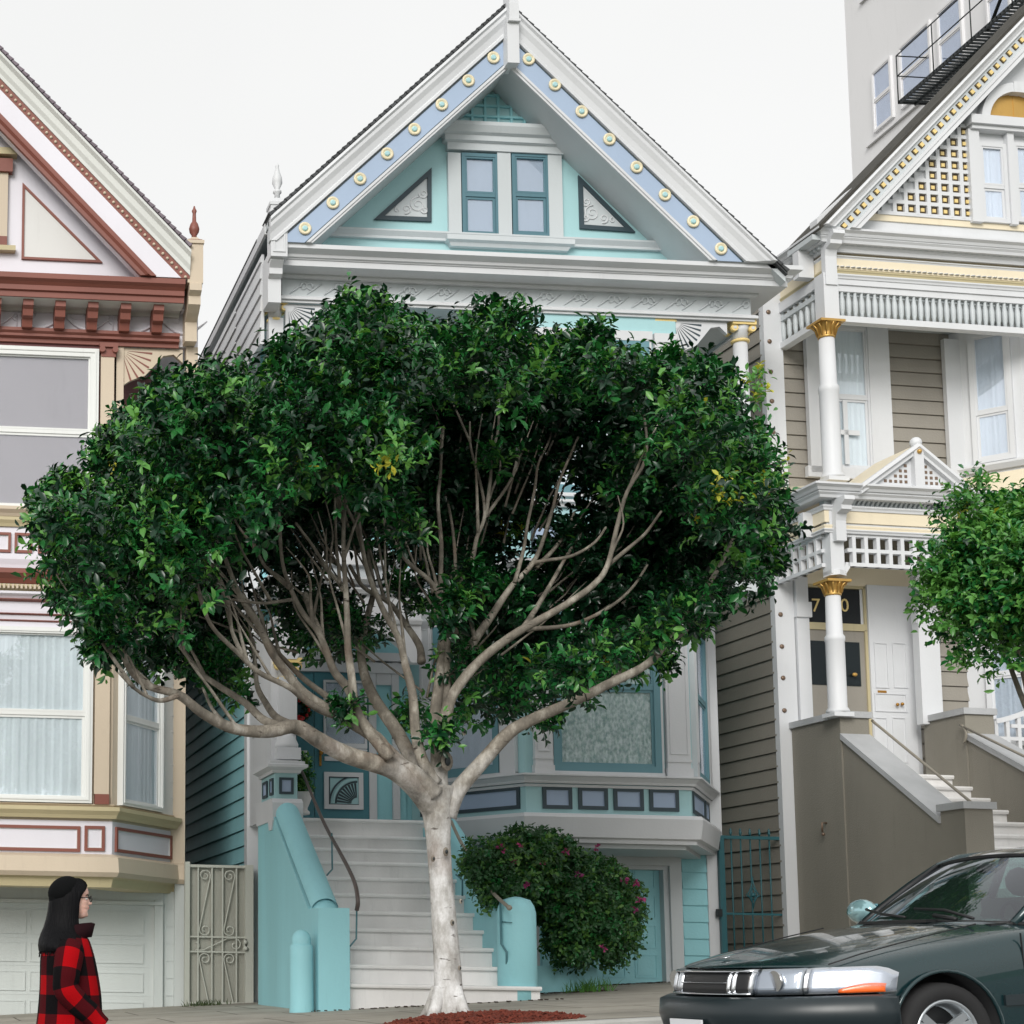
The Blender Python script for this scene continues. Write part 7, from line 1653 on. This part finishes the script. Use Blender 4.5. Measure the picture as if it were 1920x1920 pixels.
def used(P_, F_):
    ix = sorted({i for f in F_ for i in f}); mp_ = {v: k for k, v in enumerate(ix)}; return [P_[i] for i in ix], [tuple(mp_[i] for i in f) for f in F_]
m = MB(); m._a(*used(pts, gl[:3*N_]), True); cb(m, 'windscreen', 'car_glass', fix=False)
m = MB(); m._a(*used(pts, gl[3*N_:]), True); cb(m, 'rear_window', 'car_glass', fix=False)
m = MB(); m._a(*used(pts, rf_), True); o = cb(m, 'roof', 'roof_cream', fix=False)
for s in (-1, 1):
    k = N_ if s > 0 else 0; top = [pts[i*nc+k] for i in range(3, 8)]; m = MB()
    low = [(1.78, s*.79, .905), (2.3, s*.80, .915), (2.7, s*.80, .92), (3.3, s*.795, .93), (3.95, s*.77, .94)]
    m._a(top+low, [(i, i+1, 6+i, 5+i) for i in range(4)]+[], True); tp_ = [pts[i*nc+k] for i in range(0, 4)]
    m._a([tp_[0], tp_[1], tp_[2], tp_[3], (1.78, s*.79, .905)], [(0, 1, 4), (1, 2, 4), (2, 3, 4)], True); m._a([pts[7*nc+k], pts[8*nc+k], pts[9*nc+k], (3.95, s*.77, .94)], [(0, 1, 3), (1, 2, 3)], True)
    cb(m, 'side_window', 'car_glass', fix=False)
    m = MB(); m.tube([pts[i*nc+k] for i in range(0, 11)], .026, 8); m.tube([(2.72, s*.80, .92), pts[5*nc+k]], .03, 6); cb(m, 'roof_pillar', 'car_paint')
    m = MB(); m.tube([pts[0*nc+k], (1.78, s*.79, .905)]+low[1:]+[pts[10*nc+k]], .016, 6); cb(m, 'window_seal', 'black_plastic')
m = MB(); m.tube([pts[0*nc+k] for k in range(nc)], .016, 6); m.tube([pts[3*nc+k] for k in range(nc)], .014, 6); m.tube([(pts[i*nc+k][0]-.01, pts[i*nc+k][1]*.985, pts[i*nc+k][2]) for k in (0,) for i in range(0, 4)], .018, 6); m.tube([(pts[i*nc+N_][0]-.01, pts[i*nc+N_][1]*.985, pts[i*nc+N_][2]) for i in range(0, 4)], .018, 6)
cb(m, 'windscreen_seal', 'black_plastic')
m = MB(); a = [(pts[0*nc+k][0]-.03, pts[0*nc+k][1], pts[0*nc+k][2]+.018) for k in range(1, N_)]; 
m.tube([(1.42, -.05, .985), (1.50, .25, 1.01), (1.62, .55, 1.045)], .010, 5); m.tube([(1.42, -.62, .965), (1.50, -.3, 1.02), (1.52, -.02, 1.035)], .010, 5); m.tube([(1.36, -.55, .965), (1.42, -.3, .99)], .014, 5); m.box(1.36, 1.46, -.3, .3, .95, .968); cb(m, 'wiper', 'black_plastic')
for s in (-1, 1):
    m = MB(); m.ball((1.93, s*.99, 1.03), .115, 16, sc=(.62, 1.15, .74)); m.tube([(1.90, s*.82, .94), (1.92, s*.9, .99)], .03, 8); o = cb(m, 'door_mirror', 'mirror_shell')
    m = MB(); m.box(1.985, 1.992, s*.99-.095, s*.99+.095, .98, 1.08); cb(m, 'mirror_glass', 'mirror_face', o)
# seats and dash seen through the glass
m = MB(); m.box(1.5, 1.9, -.66, .66, .8, .93); cb(m, 'dashboard', 'black_plastic')
for s in (-.36, .36): m = MB(); m.box(2.55, 2.7, s-.24, s+.24, .5, 1.08); m.ball((2.66, s, 1.18), .1, 10, sc=(.6, 1.2, 1)); m.box(2.15, 2.6, s-.24, s+.24, .4, .62); cb(m, 'seat', 'seat_cloth')
m = MB(); m.ball((2.1, 0, 1.27), .04, 10, sc=(.4, 2.4, .8)); cb(m, 'rear_view_mirror', 'black_plastic')
m = MB(); m.M = Matrix.Translation((2.02, -.36, .9)) @ Matrix.Rotation(1.1, 4, 'Y'); m.tube([(.17*math.cos(a), .17*math.sin(a), 0) for a in np.linspace(0, 6.2832, 25)], .014, 6); m.box(-.16, .16, -.02, .02, -.01, .01); cb(m, 'steering_wheel', 'black_plastic')
# wheels
for u in (.98, 3.6):
    for s in (-1, 1):
        m = MB(); m.M = Matrix.Translation((u, s*.765, .305)) @ Matrix.Rotation(s*-math.pi/2, 4, 'X')   # local +z = outward
        if True: m.M = Matrix.Translation((u, s*.765, .305)) @ Matrix.Rotation(math.pi/2*(1 if s < 0 else -1), 4, 'X')
        m.lathe(0, 0, [(.205, -.09), (.27, -.095), (.298, -.075), (.305, -.04), (.305, .04), (.298, .075), (.27, .092), (.222, .088), (.205, .07), (.205, -.09)], 40); wh = cb(m, 'wheel', 'tyre_rubber')
        r = MB(m.M); r.lathe(0, 0, [(.21, -.08), (.212, .072), (.202, .082), (.188, .07), (.18, .02), (.17, -.05)], 36)
        for k in range(3):
            for dd in (-.16, .16):
                a = 6.283*k/3+.5+dd; c, q = math.cos(a), math.sin(a); r.prism([(c*.04-q*.03, q*.04+c*.03, .035), (c*.04+q*.03, q*.04-c*.03, .035), (c*.195+q*.022, q*.195-c*.022, .06), (c*.195-q*.022, q*.195+c*.022, .06)], (0, 0, -.02))
        r.lathe(0, 0, [(.07, 0), (.068, .04), (.05, .052), (.02, .055)], 24); cb(r, 'rim', 'alloy', wh)
        b_ = MB(m.M); b_.lathe(0, 0, [(.17, -.06), (.17, -.04)], 24); cb(b_, 'brake_disc', 'black_plastic', wh)
# arch lips
for u in (.98, 3.6):
    for s in (-1, 1): m = MB(); m.tube([(u+.362*math.cos(a), s*.852, .315+.362*math.sin(a)) for a in np.linspace(-.25, math.pi+.25, 24)], .012, 6); cb(m, 'wheel_arch_lip', 'car_paint')
# ================================================================ woman in plaid coat
m, t, b = _mat('skin'); N = t.nodes; K = t.links.new; tc = N.new('ShaderNodeTexCoord'); n_ = N.new('ShaderNodeTexNoise'); n_.inputs['Scale'].default_value = 18; K(tc.outputs['Object'], n_.inputs['Vector'])
r = N.new('ShaderNodeValToRGB'); r.color_ramp.elements[0].color = lin((214, 164, 146))+(1,); r.color_ramp.elements[1].color = lin((234, 196, 180))+(1,); K(n_.outputs[0], r.inputs[0]); K(r.outputs[0], b.inputs['Base Color']); b.inputs['Roughness'].default_value = .5; b.inputs['Subsurface Weight'].default_value = .12; b.inputs['Subsurface Radius'].default_value = (.01, .004, .002)
m, t, b = _mat('hair_black'); N = t.nodes; K = t.links.new; tc = N.new('ShaderNodeTexCoord'); mp = N.new('ShaderNodeMapping'); mp.inputs['Scale'].default_value = (130, 130, 5); K(tc.outputs['Object'], mp.inputs[0]); n_ = N.new('ShaderNodeTexNoise'); n_.inputs['Scale'].default_value = 1; n_.inputs['Detail'].default_value = 4; K(mp.outputs[0], n_.inputs['Vector'])
r = N.new('ShaderNodeValToRGB'); r.color_ramp.elements[0].color = lin((8, 8, 9))+(1,); r.color_ramp.elements[1].color = lin((16, 16, 19))+(1,); K(n_.outputs[0], r.inputs[0]); K(r.outputs[0], b.inputs['Base Color']); b.inputs['Roughness'].default_value = .5; b.inputs['Specular IOR Level'].default_value = .08
bp_ = N.new('ShaderNodeBump'); bp_.inputs['Strength'].default_value = .8; bp_.inputs['Distance'].default_value = .006; K(n_.outputs[0], bp_.inputs['Height']); K(bp_.outputs[0], b.inputs['Normal'])
def plaid(name, su, sv, off=(0, 0)):
    m, t, b = _mat(name); N = t.nodes; K = t.links.new; uv = N.new('ShaderNodeUVMap'); uv.uv_map = 'uv'; sx = N.new('ShaderNodeSeparateXYZ'); K(uv.outputs[0], sx.inputs[0]); st = []
    for o, s, of in (('X', su, off[0]), ('Y', sv, off[1])):
        a = N.new('ShaderNodeMath'); a.operation = 'MULTIPLY_ADD'; a.inputs[1].default_value = s; a.inputs[2].default_value = of+40; K(sx.outputs[o], a.inputs[0]); f = N.new('ShaderNodeMath'); f.operation = 'FRACT'; K(a.outputs[0], f.inputs[0]); g = N.new('ShaderNodeMath'); g.operation = 'GREATER_THAN'; g.inputs[1].default_value = .5; K(f.outputs[0], g.inputs[0]); st.append(g)
    s = N.new('ShaderNodeMath'); s.operation = 'ADD'; K(st[0].outputs[0], s.inputs[0]); K(st[1].outputs[0], s.inputs[1]); h = N.new('ShaderNodeMath'); h.operation = 'MULTIPLY'; h.inputs[1].default_value = .5; K(s.outputs[0], h.inputs[0])
    r = N.new('ShaderNodeValToRGB'); r.color_ramp.interpolation = 'CONSTANT'; e = r.color_ramp.elements; e[0].color = lin((13, 11, 13))+(1,); e[0].position = 0; e[1].position = .75; e[1].color = lin((152, 6, 14))+(1,); x = e.new(.25); x.color = lin((66, 10, 16))+(1,); K(h.outputs[0], r.inputs[0]); K(r.outputs[0], b.inputs['Base Color']); b.inputs['Roughness'].default_value = .95
    tc = N.new('ShaderNodeTexCoord'); n = N.new('ShaderNodeTexNoise'); n.inputs['Scale'].default_value = 160; K(tc.outputs['Object'], n.inputs['Vector']); bp = N.new('ShaderNodeBump'); bp.inputs['Strength'].default_value = .6; bp.inputs['Distance'].default_value = .003; K(n.outputs[0], bp.inputs['Height']); K(bp.outputs[0], b.inputs['Normal'])
    b.inputs['Specular IOR Level'].default_value = .1
plaid('plaid_coat', 5.0, 4.6, (.1, .15)); plaid('plaid_sleeve', 3.0, 5.0, (.35, .1))
simple('trouser', (30, 32, 40), .85); simple('shoe', (28, 26, 26), .5); simple('lip', (190, 110, 104), .45); simple('eye_white', (226, 222, 218), .3); simple('eye_dark', (30, 22, 18), .2); simple('collar_dark', (34, 14, 18), .95, 0, 0, .1); simple('knit_black', (11, 12, 13), .95, 0, 0, .1)
PS = .985; PXY = W.y(128, 1900, 9.3); PZ = rz(PXY.x, 9.3); HT = W.y(128, 1650, 9.3).z-PZ
K_ = HT/1.62                                                    # body is modelled 1.62 m tall to the crown
PE = thing('person', 'woman with long black hair and glasses in a red and black plaid coat, walking right', 'person', (PXY.x, PXY.y, PZ)); PE.scale = (K_, K_, K_)
def pb_(mb, name, mats, par=None, fix=True): o = mb.build(name, mats, None, fix); o.parent = par or PE; return o
# body: skeleton grown with a skin modifier; x forward, y left, z up
J = dict(pelvis=(0, 0, .86), waist=(0, 0, .98), chest=(-.01, 0, 1.12), upper=(-.01, 0, 1.235), neck=(0, 0, 1.34), head0=(.01, 0, 1.44),
 hipL=(0, .085, .82), kneeL=(.12, .09, .46), ankL=(.02, .09, .10), toeL=(.16, .10, .045), hipR=(0, -.085, .82), kneeR=(.0, -.09, .45), ankR=(-.16, -.09, .12), toeR=(-.03, -.10, .04),
 shL=(-.01, .15, 1.215), elL=(-.05, .21, .98), wrL=(.10, .20, .80), shR=(-.01, -.15, 1.215), elR=(-.03, -.225, .99), wrR=(.17, -.205, .80), paR=(.215, -.20, .755), paL=(.14, .19, .75))
E = [('pelvis','waist'),('waist','chest'),('chest','upper'),('upper','neck'),('neck','head0'),('pelvis','hipL'),('hipL','kneeL'),('kneeL','ankL'),('ankL','toeL'),('pelvis','hipR'),('hipR','kneeR'),('kneeR','ankR'),('ankR','toeR'),('upper','shL'),('shL','elL'),('elL','wrL'),('upper','shR'),('shR','elR'),('elR','wrR'),('wrR','paR'),('wrL','paL')]
RAD = dict(pelvis=.12, waist=.1, chest=.115, upper=.09, neck=.045, head0=.045, hipL=.085, kneeL=.052, ankL=.034, toeL=.03, hipR=.085, kneeR=.052, ankR=.034, toeR=.03, shL=.05, elL=.036, wrL=.024, shR=.05, elR=.036, wrR=.024, paR=.026, paL=.026)
names = list(J); me = bpy.data.meshes.new('body'); me.from_pydata([J[k] for k in names], [(names.index(a), names.index(b)) for a, b in E], []); me.update(); sk_o = bpy.data.objects.new('body', me); SC.collection.objects.link(sk_o)
md = sk_o.modifiers.new('skin', 'SKIN'); 
for i, k in enumerate(names):
    sv = me.skin_vertices[0].data[i]; rr_ = RAD[k]; sv.radius = (rr_, rr_*(.8 if k in ('chest', 'waist', 'pelvis', 'upper') else 1)); sv.use_root = (k == 'pelvis')
sk_o.modifiers.new('sub', 'SUBSURF').levels = 2; sk_o.modifiers['sub'].render_levels = 2
bme = evalmesh(sk_o); sk_o.modifiers.clear(); sk_o.data = bme
# head
HZ = 1.40; HXc = .02
zt = [0, .012, .03, .045, .055, .065, .078, .092, .108, .125, .14, .16, .18, .2, .213, .22]
fr = [.055, .078, .082, .084, .079, .087, .083, .090, .086, .080, .088, .087, .078, .055, .03, .005]
bk = [.01, .0, -.02, -.05, -.062, -.07, -.078, -.085, -.09, -.095, -.097, -.096, -.09, -.07, -.045, -.015]
hw = [.022, .036, .046, .054, .058, .061, .064, .067, .069, .071, .072, .071, .066, .052, .034, .012]
mb = MB(); pts = []; n = 40
for z, f_, b1, h in zip(zt, fr, bk, hw):
    for j in range(n):
        a = 6.283185*j/n; c, s = math.cos(a), math.sin(a); cx = (f_+b1)/2; rx = (f_-b1)/2
        e = .85; x = cx+rx*math.copysign(abs(c)**e, c); y = h*math.copysign(abs(s)**.9, s)
        if .1 < z < .135 and c > .5 and abs(y) > .012: x -= .008*max(0, 1-abs(abs(y)-.03)/.022)     # eye sockets
        pts.append((HXc+x, y, HZ+z))
fs = [(i*n+j, i*n+(j+1) % n, (i+1)*n+(j+1) % n, (i+1)*n+j) for i in range(len(zt)-1) for j in range(n)]+[tuple(range(n))[::-1], tuple(range((len(zt)-1)*n, len(zt)*n))]
mb._a(pts, fs, True)
# nose, lips, ears, brow
def blob(c, r, sc): mb.ball((HXc+c[0], c[1], HZ+c[2]), r, 14, sc=sc)
mb._a([(HXc+.083, 0, HZ+.128), (HXc+.108, .0, HZ+.086), (HXc+.088, .017, HZ+.082), (HXc+.088, -.017, HZ+.082), (HXc+.078, .012, HZ+.12), (HXc+.078, -.012, HZ+.12), (HXc+.07, 0, HZ+.078)], [(0, 1, 2, 4), (0, 5, 3, 1), (1, 3, 6, 2), (0, 4, 2, 6), (0, 6, 3, 5)])
blob((.100, 0, .088), .0105, (1, 1.1, .9)); blob((.090, .010, .084), .008, (1, 1, .8)); blob((.090, -.010, .084), .008, (1, 1, .8)); blob((.084, 0, .067), .009, (1, 2.2, .6)); blob((.082, 0, .058), .009, (1, 2.0, .7)); blob((.074, 0, .022), .016, (.9, 1.1, .8))
for s in (-1, 1): blob((-.005, s*.07, .1), .02, (.7, .35, 1.5))
# hands with fingers (in the same body mesh)
def hand(wr, pa, side, curl=.9):
    wr, pa = Vector(wr), Vector(pa); d = (pa-wr).normalized(); lat = Vector((0, 0, 1)); lat = (lat-d*lat.dot(d)).normalized(); nrm = d.cross(lat)*side
    mb.tube([wr-d*.02, wr+d*.03, wr+d*.075], [.023, .03, .028], 10)
    for q, ln in zip((-.024, -.008, .008, .024), (.058, .07, .074, .066)):
        b0 = wr+d*.07+lat*q; dd = d; P = [b0]
        for k in range(3): dd = (dd*math.cos(curl*.5)+nrm*math.sin(curl*.5)).normalized(); P.append(P[-1]+dd*ln*(.45, .32, .25)[k])
        mb.tube(P, [.0085, .008, .0075, .006], 8); mb.ball(P[-1], .006, 8)
    b0 = wr+d*.025+lat*.024; P = [b0, b0+(d*.6+lat*.7).normalized()*.03, b0+(d*.8+lat*.5).normalized()*.055+nrm*.01]; mb.tube(P, [.011, .01, .007], 8); mb.ball(P[-1], .007, 8)
hand(J['wrR'], J['paR'], 1); hand(J['wrL'], J['paL'], -1)
tmp = mb.build('tmp', 'skin', None)
import bmesh
bm = bmesh.new(); bm.from_mesh(bme); bm.from_mesh(tmp.data); bm.to_mesh(bme); bm.free(); bpy.data.objects.remove(tmp)
rm = sk_o.modifiers.new('r', 'REMESH'); rm.mode = 'VOXEL'; rm.voxel_size = .0055; sm = sk_o.modifiers.new('s', 'SMOOTH'); sm.factor = .5; sm.iterations = 2
bme = evalmesh(sk_o)
bm = bmesh.new(); bm.from_mesh(bme); seen = set(); isl = []
for v0 in bm.verts:
    if v0 in seen: continue
    st = [v0]; seen.add(v0); g = [v0]
    while st:
        v = st.pop()
        for e_ in v.link_edges:
            o2 = e_.other_vert(v)
            if o2 not in seen: seen.add(o2); st.append(o2); g.append(o2)
    isl.append(g)
isl.sort(key=len); print('body islands', [len(g) for g in isl][-6:])
for g in isl[:-1]: bmesh.ops.delete(bm, geom=g, context='VERTS')
bm.to_mesh(bme); bm.free(); sk_o.modifiers.clear(); bme.name = 'body'; bme.materials.clear(); bme.materials.append(MATS['skin']); sk_o.data = bme; bme.polygons.foreach_set('use_smooth', [True]*len(bme.polygons)); sk_o.parent = PE
bme.polygons.foreach_set('material_index', [0]*len(bme.polygons))
m = MB()
for s in (-1, 1): m.ball((HXc+.069, s*.030, HZ+.114), .0125, 12, sc=(1, 1.1, .8)); m.ball((HXc+.0775, s*.030, HZ+.114), .0062, 10, mi=1, sc=(.8, 1, 1))
pb_(m, 'eyes', ['eye_white', 'eye_dark']); m = MB(); m.ball((HXc+.0875, 0, HZ+.066), .0055, 10, sc=(1, 3.2, .7)); m.ball((HXc+.086, 0, HZ+.058), .006, 10, sc=(1, 2.8, .8)); pb_(m, 'lips', 'lip')
m = MB()
for s in (-1, 1): m.tube([(HXc+.086, s*.016, HZ+.131), (HXc+.08, s*.034, HZ+.136), (HXc+.068, s*.048, HZ+.132)], [.002, .003, .0015], 6)
pb_(m, 'eyebrows', 'hair_black')
m = MB()
for s in (-1, 1):
    m.tube([(HXc+.098+.004*math.cos(a), s*(.032+.024*math.cos(a)), HZ+.112+.017*math.sin(a)) for a in np.linspace(0, 6.2832, 17)], .0022, 6); m.tube([(HXc+.094, s*.056, HZ+.118), (HXc+.05, s*.072, HZ+.118), (HXc-.01, s*.076, HZ+.112)], .0028, 6)
m.tube([(HXc+.100, -.009, HZ+.117), (HXc+.103, 0, HZ+.119), (HXc+.100, .009, HZ+.117)], .002, 6); gls = pb_(m, 'glasses', 'black_plastic')
# hair: lofted curtain, open at the face
prof = [ # dz from chin level, centre x, back reach, side halfwidth, front edge x
 (.232, -.01, .02, .012, .01), (.226, -.012, .052, .045, .03), (.212, -.013, .078, .068, .052), (.19, -.015, .095, .083, .068), (.165, -.016, .105, .090, .064), (.14, -.018, .112, .093, .046), (.11, -.02, .118, .095, .034), (.08, -.022, .120, .096, .028), (.04, -.024, .122, .098, .026), (0, -.028, .126, .102, .026), (-.05, -.036, .134, .112, .030), (-.09, -.044, .142, .135, .036), (-.125, -.050, .146, .170, .040), (-.155, -.054, .144, .200, .042), (-.19, -.058, .135, .212, .034)]
m = MB(); na = 30; pts = []
for dz, cx, bk_, sd2, fe in prof:
    ring = []
    for j in range(na+1):
        t = -1+2*j/na; a = math.pi-t*math.pi*.5*1.0   # around the back
        if abs(t) < .72: ang = t/.72*math.pi/2; x = cx-bk_*math.cos(ang); y = sd2*math.sin(ang)
        else: u = (abs(t)-.72)/.28; x = cx+(fe-cx)*u; y = math.copysign(sd2*(1-.10*u*u if dz > .0 else 1-.25*u*u), t)
        wv = .004*noise.noise(Vector((x*30, y*30, dz*2))); ring.append((HXc+x+wv, y+wv, HZ+dz))
    pts.append(ring)
for dz_i in range(5):   # close the top and fringe: pull the front edges together over the crown
    fe = prof[dz_i][4]; 
    for j in range(na+1):
        t = -1+2*j/na
        if abs(t) > .72:
            u = (abs(t)-.72)/.28; x, y, z = pts[dz_i][j]; f = (1, 1, .85, .45, .12)[dz_i]; pts[dz_i][j] = (x+.02*u*f, y*(1-u*f), z)
o_ = [p for r in pts for p in r]; B = len(o_); inn = []
for r, pr in zip(pts, prof):
    for x, y, z in r: cx = HXc+pr[1]; inn.append((cx+(x-cx)*.84, y*.84, z-.006))
fs = []; c = na+1
for i in range(len(pts)-1):
    for j in range(na): fs.append((i*c+j, i*c+j+1, (i+1)*c+j+1, (i+1)*c+j)); fs.append((B+i*c+j, B+(i+1)*c+j, B+(i+1)*c+j+1, B+i*c+j+1))
    for j in (0, na): fs.append((i*c+j, (i+1)*c+j, B+(i+1)*c+j, B+i*c+j))
for j in range(na): fs.append((j, B+j, B+j+1, j+1)); q = (len(pts)-1)*c; fs.append((q+j, q+j+1, B+q+j+1, B+q+j))
m._a(o_+inn, fs, True); pb_(m, 'hair', 'hair_black')
# loose strand ends
m = MB(); rr = random.Random(4)
for i in range(170):
    a = rr.uniform(-1.75, 1.75); x = -.052-.135*math.cos(a); y = .108*math.sin(a); x2 = x+rr.uniform(-.01, .012); y *= 1.85; m.tube([(HXc+x*.86, y*.86, HZ-.12), (HXc+x*.97, y*.98, HZ-.17), (HXc+x2, y*1.0, HZ-.20-rr.random()*.025)], [.003, .004, .0012], 4, cap=False)
pb_(m, 'hair_ends', 'hair_black', fix=False)
m = MB(); m.M = Matrix.Translation((HXc-.052, 0, HZ+.158)) @ Matrix.Rotation(-.55, 4, 'Y'); m.ball((0, 0, 0), .1, 24, sc=(1.0, .97, .80)); m.M = Matrix.Translation((HXc-.105, 0, HZ+.115)); m.ball((0, 0, 0), .05, 16, sc=(.75, 1.25, .95)); pb_(m, 'beanie', 'knit_black')
# coat
def uvloft(name, mats, rings, parent, uscale, vlen, closed=True, cap=True):
    me = bpy.data.meshes.new(name); n = len(rings[0]); V = [p for r in rings for p in r]; F = []; UV = []
    per = []; acc = [0]
    for i in range(1, len(rings)): acc.append(acc[-1]+(Vector(rings[i][0])-Vector(rings[i-1][0])).length*.5+(Vector(rings[i][n//2])-Vector(rings[i-1][n//2])).length*.5)
    for i in range(len(rings)-1):
        for j in range(n):
            k = (j+1) % n; F.append((i*n+j, i*n+k, (i+1)*n+k, (i+1)*n+j)); UV += [(j/n*uscale, acc[i]), ((j+1)/n*uscale, acc[i]), ((j+1)/n*uscale, acc[i+1]), (j/n*uscale, acc[i+1])]
    me.from_pydata(V, [], F); uvl = me.uv_layers.new(name='uv')
    for l, q in zip(uvl.data, UV): l.uv = q
    me.materials.append(MATS[mats]); me.polygons.foreach_set('use_smooth', [True]*len(F)); me.update(); o = bpy.data.objects.new(name, me); SC.collection.objects.link(o); o.parent = parent
    s = o.modifiers.new('t', 'SOLIDIFY'); s.thickness = .008; s.offset = -1; s2 = o.modifiers.new('s', 'SUBSURF'); s2.levels = 1; s2.render_levels = 2; return o
cz = [(1.345, .012, .068, .075), (1.315, .0, .092, .11), (1.275, -.01, .118, .15), (1.23, -.012, .136, .175), (1.17, -.008, .15, .19), (1.09, .0, .158, .195), (1.01, .008, .166, .2), (.92, .012, .174, .205), (.82, .010, .178, .212), (.74, .006, .188, .22), (.68, .004, .192, .222)]
rings = []; n = 36
for z, cx, rx, ry in cz:
    r_ = []
    for j in range(n):
        a = 6.283185*j/n; fold = 1+.035*math.sin(a*5+z*7)*max(0, (1.25-z)) + .02*noise.noise(Vector((math.cos(a)*2, math.sin(a)*2, z*5))); c, s = math.cos(a), math.sin(a)
        r_.append((cx+rx*fold*math.copysign(abs(c)**.85, c), ry*fold*math.copysign(abs(s)**.85, s), z+.02*c*(1 if z > 1.3 else 0)*-1))
    rings.append(r_)
uvloft('coat', 'plaid_coat', rings, PE, 1.3, 1)
for s, (a, b1, c1) in ((-1, ('shR', 'elR', 'wrR')), (1, ('shL', 'elL', 'wrL'))):
    P = smooth_path([Vector(J['upper'])+Vector((0, s*.09, -.03)), Vector(J[a])+Vector((0, s*.01, -.0)), Vector(J[a])*.5+Vector(J[b1])*.5+Vector((-.01, s*.02, 0)), Vector(J[b1]), Vector(J[b1])*.4+Vector(J[c1])*.6, Vector(J[c1])], 4); R = [.045, .055, .072, .082, .083, .083, .082, .08, .078, .077, .076, .075, .074, .072, .07, .068, .066, .064, .060, .056, .054]
    rings = []; up = None
    for i, p in enumerate(P):
        d = (P[min(i+1, len(P)-1)]-P[max(i-1, 0)]).normalized(); u = Vector((0, 1, 0)); u = (u-d*u.dot(d)).normalized(); v = d.cross(u); rr_ = R[min(i, len(R)-1)]
        rings.append([tuple(p+(u*math.cos(q)+v*math.sin(q))*rr_*(1+.06*math.sin(i*1.9+q)*(.4+.6*(i > 8)))) for q in np.linspace(0, 6.283185, 19)[:-1]])
    uvloft('sleeve', 'plaid_sleeve', rings, PE, .95, 1)
# collar
m = MB(); pts = []; k = 22
for z, rx, ry, cx in ((1.305, .088, .10, .01), (1.335, .082, .088, .02), (1.362, .095, .09, .032), (1.358, .108, .10, .036), (1.325, .108, .11, .026), (1.285, .108, .122, .016)):
    for j in range(k): a = .22+5.84*j/(k-1); pts.append((cx+rx*math.cos(a), ry*math.sin(a), z-.03*math.cos(a)*0+ .012*math.cos(a)))
fs = [(i*k+j, i*k+j+1, (i+1)*k+j+1, (i+1)*k+j) for i in range(5) for j in range(k-1)]; m._a(pts, fs, True); o = pb_(m, 'collar', 'collar_dark', fix=False); sdm = o.modifiers.new('s', 'SOLIDIFY'); sdm.thickness = .006
# trousers and shoes
m = MB()
for s, (h, kn_, an) in ((1, ('hipL', 'kneeL', 'ankL')), (-1, ('hipR', 'kneeR', 'ankR'))): P = smooth_path([Vector(J[h])+Vector((0, 0, .06)), Vector(J[h])*.5+Vector(J[kn_])*.5, Vector(J[kn_]), Vector(J[kn_])*.45+Vector(J[an])*.55, Vector(J[an])-Vector((0, 0, .01))], 4); m.tube(P, list(np.linspace(.105, .06, len(P))), 14)
m.ball((0, 0, .86), .135, 18, sc=(.95, 1.15, .9)); pb_(m, 'trousers', 'trouser')
for an, to in (('ankL', 'toeL'), ('ankR', 'toeR')):
    m = MB(); a, q = Vector(J[an]), Vector(J[to]); m.tube([a+Vector((-.05, 0, -.055)), a+Vector((0, 0, -.04)), q+Vector((0, 0, .0)), q+Vector((.05, 0, -.01))], [.036, .042, .036, .022], 12); m.tube([a+Vector((0, 0, .06)), a+Vector((0, 0, -.03))], [.045, .045], 12); pb_(m, 'shoe', 'shoe')
# ---------------------------------------------------------------- pieces that do not touch are parts of their own
REN = {'spindle_row': 'spindle', 'gate_bars': 'gate_bar', 'eyes': 'eye', 'eyebrows': 'eyebrow', 'bead_row': 'bead', 'flowers': 'flower'}
for o in list(SC.objects):
    b_ = o.name.split('.')[0]
    if o.type == 'MESH' and b_ in ('corner_board', 'front_trim', 'pilaster', 'porch_pilaster', 'triangle_panel', 'cornice_bracket', 'spindle_row', 'gate_bars', 'knot', 'hinge', 'bumper_end', 'side_moulding', 'bonnet_seam', 'eyes', 'eyebrows', 'window_casing', 'door_handle', 'door_surround', 'porch_post', 'capital', 'stone_cap', 'corner_block', 'bead_row', 'lattice_block', 'pierced_holes', 'scroll_relief', 'door_gap', 'sill_course', 'flowers', 'porch_roof', 'eave_board', 'wiper'):
        kids = list(o.children)
        if kids and b_ != 'triangle_panel': continue
        r_ = split_loose(o, name=REN.get(b_))
        for c in kids: c.parent = r_[0]
